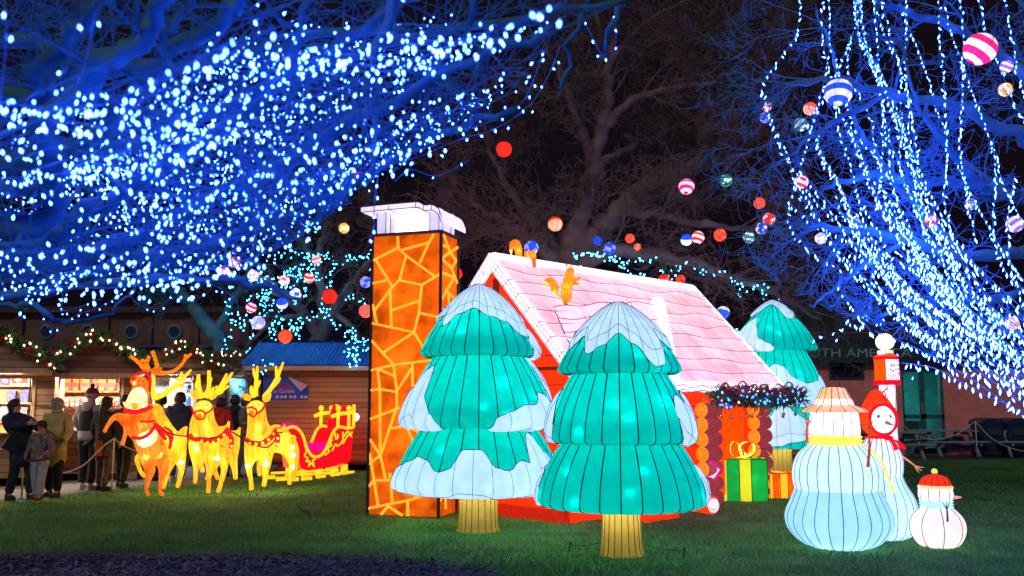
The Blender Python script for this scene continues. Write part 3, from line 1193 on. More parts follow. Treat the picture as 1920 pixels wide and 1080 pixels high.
mb.build('card', pbr('blue_notice', (0.15, 0.2, 0.5), 0.6, 0.2, 30, c2=(0.3, 0.35, 0.6)), t)

# ------------------------------------------------------------------ far left building with round windows
LB = thing('dark_building', 'dark brick building with round windows behind the market stalls', 'building', (0, 31.0, 0))
x0, x1 = sx(-330, 31), sx(470, 31)
mb = MB()
mb.box(x0, x1, 0, 6, 0, 4.55)
mb.build('wall', pbr('dark_render', (0.13, 0.07, 0.065), 0.85, 0.2, 3, bump=0.2), LB)
for px in (28, 190, 272, 360, 455):
    mb = MB()
    mb.box(sx(px, 31) - 0.16, sx(px, 31) + 0.16, -0.12, 0.0, 0, 4.5)
    mb.build('pilaster', pbr('dark_pilaster', (0.10, 0.055, 0.055), 0.85, 0.2, 3), LB)
mb = MB()
mb.box(x0 - 0.3, x1 + 0.3, -0.35, 6.3, 4.55, 4.75)
mb.build('roof', FELT, LB)
mb = MB()
mb.box(x0, x1, -1.6, -0.13, 3.3, 3.38)
mb.build('canopy', metal_roof('canopy_blue', (0.03, 0.06, 0.14)), LB)
for px in (80, 158, 240, 322):
    f = MB()
    f.lathe([(0.19, 0), (0.27, 0), (0.27, 0.06), (0.19, 0.06)], 22, M=Matrix.Translation((sx(px, 31), -0.002, at(px, 622, 31).z)) @ Matrix.Rotation(PI / 2, 4, 'X'))
    fr = f.build('round_window', pbr('window_frame', (0.10, 0.16, 0.26), 0.5, 0.1), LB)
    f = MB()
    T = Matrix.Translation((sx(px, 31), -0.004, at(px, 622, 31).z)) @ Matrix.Rotation(PI / 2, 4, 'X')
    f.lathe([(0.0, 0.01), (0.19, 0.01)], 22, M=T)
    f.box(-0.012, 0.012, -0.19, 0.19, 0.012, 0.03, M=T)
    f.box(-0.19, 0.19, -0.012, 0.012, 0.014, 0.032, M=T)
    f.build('pane', pbr('dark_glass', (0.02, 0.05, 0.10), 0.08, 0.1, spec=0.8), fr)

# ------------------------------------------------------------------ right building
YR = 27.0
RB = thing('brown_building', 'low red brown building with a green name board and glazed doors', 'building', (0, YR, 0))
xr0, xr1 = sx(1380, YR), sx(2500, YR)
dl, dr = sx(1692, YR), sx(1770, YR)
zt = at(1700, 692, YR).z
RENDER = pbr('brown_render', (0.74, 0.25, 0.20), 0.85, 0.2, 2.2, bump=0.2)
mb = MB()
mb.box(xr0, dl, 0, 0.3, 0, 3.6)
mb.box(dr, xr1, 0, 0.3, 0, 3.6)
mb.box(dl, dr, 0, 0.3, zt, 3.6)
mb.box(xr0, xr1, 5.7, 6.0, 0, 3.6)
mb.build('wall', RENDER, RB)
mb = MB()
zf0, zf1 = at(1600, 681, YR).z, at(1600, 640, YR).z
mb.box(xr0 - 0.2, xr1, -0.32, -0.02, zf0, zf1)
fa = mb.build('fascia', pbr('green_fascia', (0.02, 0.05, 0.05), 0.5, 0.2), RB)
LETTER = pbr('pale_letters', (0.32, 0.50, 0.42), 0.5, 0.15)
lx = sx(1510, YR)
text_mesh('lettering', 'SOUTH AMERICA', 0.36, LETTER, fa, 0.008, 'LEFT', Matrix.Translation((sx(1477, YR), -0.33, zf0 + 0.17)), xs=1.28)
mb = MB()
mb.box(xr0 - 0.6, xr1, -0.36, 6.3, zf1, zf1 + 0.12)
mb.prism([(-0.36, zf1 + 0.12), (6.3, zf1 + 0.12), (2.8, zf1 + 1.3)], xr0 - 0.6, xr1, axis='x')
mb.build('roof', FELT, RB)
# narrow dark window
wl, wr = sx(1560, YR), sx(1618, YR)
z0, z1 = at(1590, 707, YR).z, at(1590, 680, YR).z
f = MB()
for a, b_, c, d in ((wl - 0.06, wr + 0.06, z0 - 0.06, z0), (wl - 0.06, wr + 0.06, z1, z1 + 0.06), (wl - 0.06, wl, z0, z1), (wr, wr + 0.06, z0, z1)):
    f.box(a, b_, -0.06, -0.002, c, d)
fr = f.build('window', pbr('dark_frame', (0.05, 0.035, 0.035), 0.5, 0.1), RB)
f = MB()
f.box(wl, wr, -0.02, -0.003, z0, z1)
f.build('pane', pbr('night_glass', (0.012, 0.02, 0.035), 0.06, 0.1, spec=0.8), fr)
# double doors
TEALF = pbr('teal_door_frame', (0.03, 0.13, 0.14), 0.45, 0.15)
GLASSD, gn_, GN = nt('door_glass')
g1_, g2_, g3_, g4_ = GN('ShaderNodeBsdfTransparent'), GN('ShaderNodeBsdfGlossy'), GN('ShaderNodeMixShader'), GN('ShaderNodeOutputMaterial')
g1_.inputs[0].default_value = (0.55, 0.9, 0.88, 1)
g2_.inputs['Roughness'].default_value = 0.04
g3_.inputs[0].default_value = 0.16
gn_.links.new(g1_.outputs[0], g3_.inputs[1])
gn_.links.new(g2_.outputs[0], g3_.inputs[2])
gn_.links.new(g3_.outputs[0], g4_.inputs[0])
mid = (dl + dr) / 2
for a, b_ in ((dl, mid - 0.004), (mid + 0.004, dr)):
    f = MB()
    wv = 0.07
    for p, q, c, d in ((a, b_, 0.02, 0.2), (a, b_, 1.05, 1.17), (a, b_, zt - 0.09, zt - 0.002), (a, a + wv, 0.2, zt - 0.09), (b_ - wv, b_, 0.2, zt - 0.09)):
        f.box(p, q, 0.03, 0.09, c, d)
    do = f.build('door', TEALF, RB)
    for c, d in ((0.2, 1.05), (1.17, zt - 0.09)):
        g = MB()
        g.box(a + wv, b_ - wv, 0.05, 0.07, c, d)
        g.build('pane', GLASSD, do)
    g = MB()
    hx = b_ - wv * 0.5 if a == dl else a + wv * 0.5
    g.box(hx - 0.02, hx + 0.02, -0.02, 0.028, 1.2, 1.55, b=0.006)
    g.build('handle', pbr('steel_handle', (0.5, 0.52, 0.55), 0.3, 0.1, metal=0.8), do)
# the dim lit lobby behind the doors
mb = MB()
mb.box(dl - 0.8, dr + 0.8, 2.2, 2.3, 0.01, 2.7)
mb.box(dl - 0.9, dl - 0.8, 0.31, 2.3, 0.01, 2.7)
mb.box(dr + 0.8, dr + 0.9, 0.31, 2.3, 0.01, 2.7)
mb.box(dl - 0.9, dr + 0.9, 0.31, 2.3, 2.702, 2.78)
mb.build('lobby_wall', pbr('lobby', (0.12, 0.5, 0.5), 0.8, 0.35, 1.6), RB)
mb = MB()
mb.box(dl + 0.02, dl + 0.42, 1.9, 2.0, 0.3, 1.95)
mb.box(dl + 0.55, dl + 0.8, 1.95, 2.0, 1.1, 1.7)
mb.build('lobby_panel', pbr('lobby_red', (0.5, 0.05, 0.03), 0.6, 0.3, 2), RB)
mb = MB()
mb.box(mid + 0.05, mid + 0.5, 1.4, 1.9, 0.012, 0.95)
mb.build('lobby_desk', DARK, RB)
area((mid, 1.0, 2.6), 26, (0.75, 1.0, 0.95), 0.9, 0.2, (0, 0, 0), RB)
mb = MB()
mb.box(mid - 0.45, mid + 0.45, 0.9, 1.1, 2.64, 2.70)
mb.build('ceiling_strip', glow('lobby_strip_glow', (0.7, 1.0, 0.95), 2.0), RB)
# small fixtures on the wall right of the door
f = MB()
f.box(sx(1771, YR), sx(1778, YR), -0.06, -0.002, at(0, 709, YR).z, at(0, 703, YR).z, b=0.01)
f.build('wall_lamp', pbr('fixture', (0.3, 0.28, 0.28), 0.5, 0.1), RB)
# ------------------------------------------------------------------ lantern Christmas trees
def tier_profile(zb, zt, rt, RR, bell=0.45):
    H = zt - zb

    def f(t):
        if t < 0.84:
            s = t / 0.84
            g = (0.5 * math.sin(s * PI / 2) ** 0.75 + 0.5 * s ** 0.9) if rt < 0.1 else (bell * math.sin(s * PI / 2) + (1 - bell) * s)
            return rt + (RR - rt) * g, zt - H * 0.92 * s ** 1.04
        a = (t - 0.84) / 0.16 * PI * 0.8
        c = RR * 0.085
        return RR - c * (1 - math.cos(a)) * 1.35, zt - H * 0.92 - H * 0.08 * math.sin(min(a, PI / 2)) - (0 if a < PI / 2 else -0.01 * (a - PI / 2))
    return f


def lobes(n, depth=0.022):
    return lambda a: 1 - depth + depth * 1.2 * abs(math.sin(n * a / 2)) ** 0.8


def tier_mesh(mb, f, n, wire=0.0068, seg=8, depth=0.022):
    lb = lobes(n, depth)
    ts = [0, .02, .06, .14, .24, .36, .48, .6, .7, .78, .84, .875, .91, .945, .975, 1]
    N = n * seg
    mb.lathe([f(t) for t in ts], N, 0, rmod=lambda a, z: lb(a))
    for k in range(n):
        a = 2 * PI * k / n
        pts = []
        for t in ts:
            r, z = f(t)
            r = r * lb(a) + 0.003
            pts.append((r * math.sin(a), -r * math.cos(a), z))
        mb.tube(pts, wire, 4, 1, cap=False)
    # hoop wires that carry the cloth
    for t in (0.84,):
        pass


def surf(f, n, a, t, off=0.0, depth=0.022):
    r, z = f(t)
    r2, z2 = f(min(1, t + 0.01))
    dr, dz = r2 - r, z2 - z
    l = math.hypot(dr, dz) or 1
    nr, nz = -dz / l, dr / l
    if nr < 0 and t < 0.84:
        nr, nz = -nr, -nz
    r = r * lobes(n, depth)(a) + nr * off
    z = z + nz * off
    return V((r * math.sin(a), -r * math.cos(a), z))


def patch(f, n, ctrl, mats, parent, bulge=0.045, inner=True, nu=None, depth=0.022):
    """snow patch on a tier; ctrl: (angle degrees, t top, t bottom)"""
    a0, a1 = ctrl[0][0], ctrl[-1][0]
    nu = nu or max(14, int((a1 - a0) / 3))
    nv = 9
    top = [(c[0], c[1]) for c in ctrl]
    bot = [(c[0], c[2]) for c in ctrl]
    mb = MB()
    vs = []
    E = [[], [], [], []]
    for i in range(nu + 1):
        a = a0 + (a1 - a0) * i / nu
        tt, tb = curve(top, a), curve(bot, a)
        ue = 1.0 if a1 - a0 > 350 else max(0.0, math.sin(PI * i / nu)) ** 0.4
        for j in range(nv + 1):
            v = j / nv
            t = tt + (tb - tt) * v
            ve = (v ** 0.5 if tt <= 0.001 else 1) * (1 if tt <= 0.001 and v < 0.5 else max(0, math.sin(PI * (v if tt > 0.001 else 0.5 + (v - 0.5)))) ** 0.45)
            if tt <= 0.001:
                ve = max(0, math.cos(PI / 2 * v ** 3)) ** 0.45
            vs.append(surf(f, n, RD(a), t, 0.008 + bulge * ue * ve, depth))
        E[0].append(surf(f, n, RD(a), tt, 0.012, depth))
        E[1].append(surf(f, n, RD(a), tb, 0.012, depth))
        E[2].append(vs[-(nv + 1) + int(nv * 0.78)] + V((0, 0, 0)))
    fs = []
    for i in range(nu):
        for j in range(nv):
            p = i * (nv + 1) + j
            fs.append((p, p + 1, p + nv + 2, p + nv + 1))
    mb.add(vs, fs, 0, True)
    if ctrl[0][1] > 0.001:
        mb.tube(E[0], 0.0055, 4, 1)
    mb.tube(E[1], 0.0055, 4, 1)
    if inner:
        q = []
        for p in E[2]:
            h = V((p.x, p.y, 0)).normalized() * 0.004
            q.append(p + h)
        mb.tube(q, 0.003, 4, 1)
    for i in range(0, nu + 1, max(3, nu // max(3, int((a1 - a0) / 14)))):
        if 0 < i < nu or a1 - a0 > 350:
            col = [vs[i * (nv + 1) + j] for j in range(nv + 1)]
            mb.tube([p + V((p.x, p.y, 0)).normalized() * 0.003 for p in col], 0.0028, 4, 1, cap=False)
    return mb.build('snow_patch', mats, parent)


WIREB = pbr('blue_wire', (0.02, 0.04, 0.10), 0.5, 0.1)


def lantern_tree(label, base, tiers, trunk, patches, n=26, pw=11, seed=1, hot=6, bell=0.45):
    rg = random.Random(seed)
    t = thing('lantern_tree', label, 'tree lantern', base, math.atan2(-base[0], base[1]), 'teal tree lanterns')
    for k, (zb, zt, rt, RR) in enumerate(tiers):
        f = tier_profile(zb, zt, rt, RR, bell)
        mb = MB()
        tier_mesh(mb, f, n)
        o = mb.build('tier', [TEAL, BLACK], t)
        for ctrl in patches[k]:
            patch(f, n, ctrl, [SNOWB, WIREB], o, 0.03 + 0.02 * RR)
        zm = (zb + zt) / 2
        lamp((0, 0, lerp(zb, zt, 0.36)), pw * RR * RR * 2.0, (0.85, 1, 0.97), t)
        for q in range(hot):
            a = RD(rg.uniform(-75, 75))
            p = surf(f, n, a, rg.uniform(0.35, 0.8), -0.04)
            lamp(p, 0.2 * pw / 11, (1, 1, 1), t, 0.012)
    r0, r1, zt = trunk
    mb = MB()
    m = 18
    lb = lobes(m, 0.03)
    pr = [(r0 * 1.12, 0), (r0 * 1.02, 0.05), (lerp(r0, r1, .4), zt * 0.4), (r1, zt * 0.8), (r1, zt + 0.1)]
    mb.lathe(pr, m * 4, 0, rmod=lambda a, z: lb(a), cap0=True)
    for k in range(m):
        a = 2 * PI * k / m
        mb.tube([((r * lb(a) + .003) * math.sin(a), -(r * lb(a) + .003) * math.cos(a), z) for r, z in pr], 0.004, 4, 1, cap=False)
    mb.build('trunk', [TRUNKY, BLACK], t)
    lamp((0, 0, zt - 0.08), 3.2, WARM, t)
    return t


capA = [(-180, 0, .40), (-150, 0, .52), (-120, 0, .36), (-95, 0, .50), (-75, 0, .42), (-58, 0, .40), (-48, 0, .56), (-30, 0, .40), (-8, 0, .33), (15, 0, .44), (35, 0, .50), (50, 0, .66), (62, 0, .68), (75, 0, .46), (100, 0, .55), (130, 0, .36), (155, 0, .5), (180, 0, .40)]
g1 = gnd(897, 995)
t1 = lantern_tree('teal tree lantern beside the stone chimney, snow along its whole bottom edge', g1,
             [(2.13, 3.02, 0.03, 0.74), (1.27, 2.22, 0.52, 0.98), (0.52, 1.34, 0.66, 1.06)], (0.245, 0.23, 0.53),
             [[capA, [(62, .70, .80), (72, .55, .93), (85, .62, .99), (104, .8, .95)]],
              [[(-86, .52, .95), (-74, .45, .98), (-62, .25, .97), (-55, .20, .93), (-50, .28, .96), (-46, .62, 1.0), (-36, .76, 1.0), (-29, .86, .96)],
               [(6, .93, 1.0), (14, .78, 1.0), (24, .73, .97), (36, .66, .94), (46, .66, .97), (58, .52, .94), (66, .55, .93), (76, .72, .98), (86, .84, .96)],
               [(74, .10, .22), (84, .10, .5), (98, .2, .7), (112, .4, .62)]],
              [[(-100, .72, .93), (-80, .62, .93), (-62, .54, .97), (-50, .46, 1.0), (-40, .50, 1.0), (-28, .64, .96), (-20, .60, .96), (-12, .36, .99), (2, .36, 1.0), (12, .58, 1.0), (20, .62, .97), (32, .50, .99), (39, .54, .96), (44, .20, .93), (50, .15, .91), (57, .36, .90), (66, .58, .90), (76, .44, .93), (90, .52, .95), (108, .76, .93)]]],
             seed=3)
capB = [(-180, 0, .50), (-150, 0, .62), (-125, 0, .42), (-100, 0, .58), (-80, 0, .46), (-66, 0, .62), (-50, 0, .44), (-32, 0, .68), (-18, 0, .58), (0, 0, .42), (16, 0, .56), (34, 0, .84), (44, 0, .82), (54, 0, .48), (68, 0, .6), (80, 0, .62), (100, 0, .44), (130, 0, .6), (155, 0, .45), (180, 0, .50)]
g2 = gnd(1166, 1040)
t2 = lantern_tree('foremost teal tree lantern with a snow cap and bare teal lower tiers', g2,
             [(1.87, 2.60, 0.03, 0.66), (1.155, 1.95, 0.45, 0.765), (0.50, 1.24, 0.56, 0.88)], (0.215, 0.195, 0.52),
             [[capB],
              [[(-112, .45, .97), (-96, .30, .96), (-84, .28, .95), (-74, .42, .93), (-69, .70, .9)],
               [(52, .50, .62), (58, .36, .90), (66, .36, .97), (76, .45, .98), (90, .3, .95), (108, .5, .9)]],
              [[(-112, .5, .93), (-96, .42, .95), (-86, .45, .93), (-79, .68, .90)],
               [(76, .38, .55), (84, .40, .86), (96, .5, .93), (110, .6, .9)]]],
             seed=5, bell=0.85)
g3 = at(1455, 760, 17.0)
g3.z = 0
capC = [(-180, 0, .3), (-120, 0, .22), (-80, 0, .30), (-50, 0, .22), (-35, 0, .10), (-15, 0, .06), (0, 0, .05), (18, 0, .12), (35, 0, .36), (55, 0, .34), (70, 0, .2), (110, 0, .3), (150, 0, .2), (180, 0, .3)]
t3 = lantern_tree('rear teal tree lantern behind the gift boxes, broad snow on its lower tiers', g3,
             [(2.50, 3.42, 0.03, 0.78), (1.52, 2.58, 0.52, 0.92), (0.74, 1.62, 0.62, 0.95)], (0.26, 0.25, 0.76),
             [[capC, [(-84, .78, .93), (-66, .5, .97), (-50, .34, .98), (-38, .30, .95), (-30, .5, .92), (-20, .72, .95), (-6, .80, .98), (0, .86, .93)]],
              [[(-70, .75, .93), (-50, .68, .98), (-30, .6, .97), (-14, .42, .96), (0, .30, .97), (12, .34, .98), (24, .52, .98), (40, .6, .97), (60, .56, .98), (80, .45, .98), (104, .7, .93)]],
              [[(-76, .5, .93), (-50, .5, .93), (-30, .42, .88), (-10, .36, .86), (4, .10, .85), (14, .08, .80), (24, .26, .78), (40, .40, .72), (48, .5, .62)],
               [(-70, .05, .3), (-50, .06, .5), (-36, .12, .4)]]], seed=9)

# ------------------------------------------------------------------ house lantern
HP = V((-0.27, 13.0, 0))
HA = math.radians(44)
HO = thing('house_lantern', 'red log house lantern with a pink snowy roof behind the two front trees', 'house lantern', HP, -HA)
HL, HW, HZ, HM = 5.2, 1.72, 3.60, 1.067
LINE = pbr('dark_seam', (0.012, 0.010, 0.016), 0.6, 0.1)
SEAMP = pbr('purple_seam', (0.28, 0.22, 0.30), 0.6, 0.1)


def roof_slope(sgn):
    mb = MB()
    ny, rows, sub = 66, 9, 5
    nr = V((HM, 0, 1)).normalized()
    vs = []
    rg = random.Random(4 + sgn)
    wav = [[(rg.uniform(0, 6), rg.uniform(2.5, 5)) for _ in range(3)] for _ in range(rows + 1)]

    def pos(u, y, lift):
        x = HW * u
        return V((sgn * (x + nr.x * lift), y, HZ - HM * x + nr.z * lift))

    def wob(r, y):
        return sum(math.sin(y * k + p) for p, k in wav[r]) * 0.010
    grid = []
    for r in range(rows):
        for k in range(sub + (1 if True else 0)):
            s = k / sub
            line = []
            for i in range(ny + 1):
                y = HL * i / ny
                u = (r + s) / rows + (lerp(wob(r, y), wob(r + 1, y), s) if 0 < r + s < rows else 0)
                lift = 0.05 + 0.045 * s ** 2 + 0.012 * math.sin(y * 6 + r * 2) * math.sin(PI * s)
                line.append(pos(u, y, lift))
            grid.append(line)
    o = 0
    fs = []
    for g in grid:
        vs.extend(g)
    for j in range(len(grid) - 1):
        for i in range(ny):
            a = j * (ny + 1) + i
            fs.append((a, a + 1, a + ny + 2, a + ny + 1) if sgn > 0 else (a, a + ny + 1, a + ny + 2, a + 1))
    mb.add(vs, fs, 0, False)
    for r in range(1, rows):
        g = grid[r * (sub + 1) - 1]
        mb.tube([p + nr * 0.003 for p in g[::2]], 0.0040, 4, 1, cap=False)
    for k in range(1, 16):
        y = HL * k / 16
        pts = []
        for j in range(0, len(grid)):
            pts.append(grid[j][int(k / 16 * ny)] + V((sgn * nr.x, 0, nr.z)) * 0.002)
        mb.tube(pts, 0.0020, 4, 2, cap=False)
    # underside and eave face
    mb.add([pos(0, 0, 0), pos(0, HL, 0), pos(1, HL, 0), pos(1, 0, 0)], [(0, 1, 2, 3)], 0)
    o = mb.build('roof_slope', [ROOFC, LINE, SEAMP], HO)
    e = MB()
    pts = [pos(1.0, HL * i / 40, 0.05 + 0.02 * math.sin(i * 1.7)) for i in range(41)]
    e.tube(pts, 0.075, 10, 0)
    for q in (-0.07, 0.0):
        e.tube([p + V((sgn * 0.072, 0, q + 0.012 * math.sin(i * 1.3))) for i, p in enumerate(pts)], 0.006, 4, 1)
    e.build('eave_roll', [ROOFW, LINE], o)
    return o


roof_slope(1)
roof_slope(-1)
mb = MB()
mb.tube([(0, HL * i / 20, HZ + 0.055) for i in range(21)], 0.075, 10)
mb.build('ridge_roll', ROOFW, HO)
for (y0, y1, nm) in ((-0.09, -0.002, 'front'), (HL + 0.002, HL + 0.12, 'back')):
    mb = MB()
    for s in (-1, 1):
        d = V((s, 0, -HM)).normalized()
        nn = V((s * HM, 0, 1)).normalized()
        a = V((0, 0, HZ + 0.11))
        b_ = a + d * (HW * 1.47 + 0.08)
        lo = V((0, 0, -0.30))
        pl = [(a.x, a.z), (b_.x, b_.z), (b_.x - nn.x * 0.15, b_.z - nn.z * 0.15), (0, a.z - 0.15 * 1.46)]
        mb.prism(pl if s > 0 else pl[::-1], y0, y1, 0)
        for k in range(1, 9):
            p = a.lerp(b_, k / 9)
            q = p - nn * 0.15
            mb.tube([(p.x, y0 - 0.003, p.z), (q.x, y0 - 0.003, q.z)], 0.005, 4, 1)
            mb.tube([p + V((0, y0, 0)) + nn * 0.003, p + V((0, y1, 0)) + nn * 0.003], 0.005, 4, 1)
        for w_ in (0.015, 0.075, 0.135):
            p, q = a - nn * w_ + d * (w_ * HM), b_ - nn * w_
            mb.tube([(p.x, y0 - 0.003, p.z), (q.x, y0 - 0.003, q.z)], 0.005, 4, 1)
    mb.build('gable_trim', [ROOFW, BLACK], HO)
# walls
mb = MB()
WX = 1.36
zc = HZ - HM * WX
for yy in (0.08, HL - 0.3):
    mb.prism([(-WX, 0), (WX, 0), (WX, zc), (0, HZ - 0.02), (-WX, zc)], yy, yy + 0.05)
for s in (-1, 1):
    mb.box(min(s * WX, s * (WX - 0.05)), max(s * WX, s * (WX - 0.05)), 0.132, HL - 0.302, 0, zc)
for z in (0.3, 0.6, 0.9, 1.2, 1.5, 1.8, 2.2):
    q = min(WX, (HZ - z) / HM - 0.03)
    mb.tube([(-q, 0.073, z), (q, 0.073, z)], 0.007, 4, 1)
    if z < zc:
        mb.tube([(WX + 0.005, 0.47, z), (WX + 0.005, HL - 0.3, z)], 0.007, 4, 1)
mb.build('wall', [REDORG, BLACK], HO)
mb = MB()
mb.prism([(-0.05, 2.05), (0.05, 2.05), (0.05, HZ - 0.25), (-0.05, HZ - 0.25)], 0.04, 0.078)
mb.box(-1.3, 1.3, 0.041, 0.077, 2.0, 2.05)
mb.build('gable_beam', fabric('brown_beam_cloth', (120, 40, 20), 0.5, 0.5), HO)
# plank deck at the foot of the wall
mb = MB()
mb.box(WX + 0.003, 2.05, 0.8, 1.55, 0, 0.25)
for z in (0.13,):
    mb.tube([(WX, 0.795, z), (2.055, 0.795, z), (2.055, 1.55, z)], 0.007, 4, 1)
for x in (1.6, 1.9):
    mb.tube([(x, 0.795, 0), (x, 0.795, 0.25)], 0.006, 4, 1)
mb.build('porch_step', [REDORG, BLACK], HO)
mb = MB()
mb.box(-1.35, 1.35, -0.02, 0.075, 0, 0.16)
mb.build('sill_log', fabric('dark_red_cloth', (196, 40, 22), 0.6, 0.5), HO)
# corner stacks of short logs either side of the door
for yy in (3.05, 4.62):
    for k in range(7):
        z = 0.115 + k * 0.222
        mb = MB()
        mb.tube([(1.62, yy - 0.19, z), (1.62, yy + 0.22, z)], 0.113, 18, 0)
        lg = mb.build('log', PURPB, HO)
        mb = MB()
        T = Matrix.Translation((1.62, yy - 0.192, z)) @ Matrix.Rotation(PI / 2, 4, 'X')
        mb.lathe([(0, 0.012), (0.06, 0.012), (0.108, 0.006), (0.112, 0)], 18, 0, M=T)
        for r in (0.03, 0.06, 0.085):
            mb.lathe([(r, 0.0125), (r + 0.004, 0.0145), (r + 0.008, 0.0125)], 16, 1, M=T)
        mb.build('end_grain', [LOGEND, pbr('ring_brown', (0.35, 0.12, 0.02), 0.6, 0.1)], lg)
mb = MB()
n = 12
for i in range(n):
    y0, y1 = 3.3 + (4.45 - 3.3) * i / n, 3.3 + (4.45 - 3.3) * (i + 1) / n
    mb.box(WX + 0.004, WX + 0.05 + 0.02 * (i % 2), y0, y1 - 0.004, 0.1, 1.62)
mb.build('door', ORANGE, HO)
# shed dormer on the right slope
mb = MB()


def rz(x):
    return HZ - HM * x


MI = (Matrix.Translation(HP) @ Matrix.Rotation(-HA, 4, 'Z')).inverted()


def roof_pt(px, py, lift=0.0):
    """point of the right slope (raised by lift) seen at a picture position, in house coordinates"""
    o_, d_ = MI @ V((0, 0, CAMH)), MI.to_3x3() @ ray(px, py)
    t_ = (HZ + lift - HM * o_.x - o_.z) / (d_.z + HM * d_.x)
    return o_ + d_ * t_


A0, A1, B0, B1 = roof_pt(1036, 577, 0.10), roof_pt(1080, 668, 0.10), roof_pt(1226, 569, 0.36), roof_pt(1256, 712, 0.62)
g = []
for j in range(9):
    row = []
    for i in range(17):
        p = A0.lerp(B0, i / 16).lerp(A1.lerp(B1, i / 16), j / 8)
        p.z += 0.02 * math.sin(i * 1.1 + j) + 0.03 * math.sin(PI * i / 16)
        row.append(p)
    g.append(row)
vs = [p for r in g for p in r]
mb.add(vs, [(j * 17 + i, (j + 1) * 17 + i, (j + 1) * 17 + i + 1, j * 17 + i + 1) for j in range(8) for i in range(16)], 0, True)
for j in (0, 2, 4, 6):
    mb.tube([p + V((0, 0, 0.004)) for p in g[j]], 0.006, 4, 1)
mb.tube([g[j][0] + V((0, 0, 0.004)) for j in range(9)], 0.009, 4, 1)
for i in (4, 8, 12):
    mb.tube([g[j][i] + V((0, 0, 0.003)) for j in range(9)], 0.003, 4, 2)
# cheek at the far end and lower face
dn_ = lambda p: V((p.x, p.y, rz(p.x)))
mb.add([B0, B1, dn_(B1), dn_(B0)], [(0, 1, 2, 3)], 0)
mb.add([A1, B1, dn_(B1), dn_(A1)], [(0, 1, 2, 3)], 0)
mb.add([A0, B0, dn_(B0), dn_(A0)], [(0, 1, 2, 3)], 0)
do = mb.build('dormer', [fabric('pale_dormer_cloth', (240, 210, 224), 0.68, 0.6), LINE, SEAMP], HO)
mb = MB()
for dx in (0, 0.12):
    mb.tube(smooth_path([B0 + V((-0.08, 0.05 + dx, -0.2)), B0 + V((-0.05, 0.05 + dx, 0.0)), B0 + V((0.02, 0.05 + dx, 0.05)), B0.lerp(B1, 0.25) + V((0.03, 0.05 + dx, 0.03)), B0.lerp(B1, 0.6) + V((0.02, 0.05 + dx, 0.02)), B1 + V((0, 0.05 + dx, 0.02))], 5), 0.045, 8, 0)
mb.build('dormer_trim', [ROOFW], do)
for p, e in (((0.7, 1.2, 2.2), 20), ((0.6, 2.8, 2.2), 20), ((0.5, 4.4, 2.2), 20), ((-0.6, 1.0, 2.2), 8), ((-0.5, 3.5, 2.2), 8),
             ((0.2, 0.20, 2.9), 3), ((0, 1.2, 1.2), 9), ((1.0, 2.2, 1.0), 6), ((1.15, 3.9, 0.9), 6)):
    lamp(p, e, (1, 0.93, 0.95), HO)
for k in range(9):
    lamp((0.06, 0.4 + k * 0.62, HZ - 0.12), 0.5, (1, 0.97, 1), HO, 0.015)
    lamp((HW - 0.12, 0.35 + k * 0.62, rz(HW - 0.12) - 0.08), 0.5, (1, 0.97, 1), HO, 0.015)

# eave garland on the house
o = HO
M = Matrix.Translation(HP) @ Matrix.Rotation(-HA, 4, 'Z')
HM_ = M
EXZ = HZ - HM * HW
pts = [M @ V((HW + 0.12, 2.9 + 2.75 * k / 7, EXZ - 0.09 - (0.05 if k % 2 else 0.0))) for k in range(8)]
BL = octa(G_BLUE, 0.013, 0.017, 'blue_bulb')
CY = octa(G_CYAN, 0.013, 0.017, 'cyan_bulb')
PK = octa(G_PINK, 0.013, 0.017, 'pink_bulb')
mbb = MB()
mbb.ball((0, 0, 0), 0.026, 10, 7, 0)
mbb.tube([(0, 0, 0.024), (0, 0, 0.12)], 0.003, 4, 1)
bo = mbb.build('bell', [GOLDB, BLACK])
BELL = bo.data
bpy.data.objects.remove(bo)
garland('pine garland with blue lights, red bows and gold bells under the pink house eave', pts, 0.21,
        [('bulb', BL, 46, -0.03, 0.11, 1.4), ('bulb', CY, 26, 0.0, 0.11, 1.2), ('bulb', WARM_ME, 8, 0.04, 0.10, 0.6), ('bulb', PK, 5, 0.02, 0.11, 1.2), ('bow', BOW_ME, 8, 0.1, 0.05, 1.3), ('bell', BELL, 12, -0.26, 0.07, 1.1)], needles=2600, cat='garland')

# ------------------------------------------------------------------ chimney lantern
c0, c1 = gnd(689, 967), gnd(822, 973)
cw = (c1 - c0).length
CA = math.atan2(c1.y - c0.y, c1.x - c0.x)
CH = thing('chimney_lantern', 'tall orange stone chimney lantern with a white curved cap beside the house', 'chimney lantern', c0, CA)
CD, CZ = 0.64, 3.95
mb = MB()
mb.box(0.01, cw - 0.01, 0.01, CD, 0.02, CZ - 0.01)
body = mb.build('stone_body', STONE, CH)
Z4 = lambda p: (660 + p[0] / 3.0, 340 + p[1] / 3.0)
Z5 = lambda p: (660 + p[0] / 2.8425, 680 + p[1] / 2.8425)


def front_uv(p):
    py = p[1]
    k = (py - 420) / 550
    xl, xr = lerp(700, 689, k), lerp(821, 822, k)
    yt, yb = 420, lerp(967, 973, (p[0] - xl) / (xr - xl))
    return (p[0] - xl) / (xr - xl) * cw, (1 - (py - yt) / (yb - yt)) * CZ


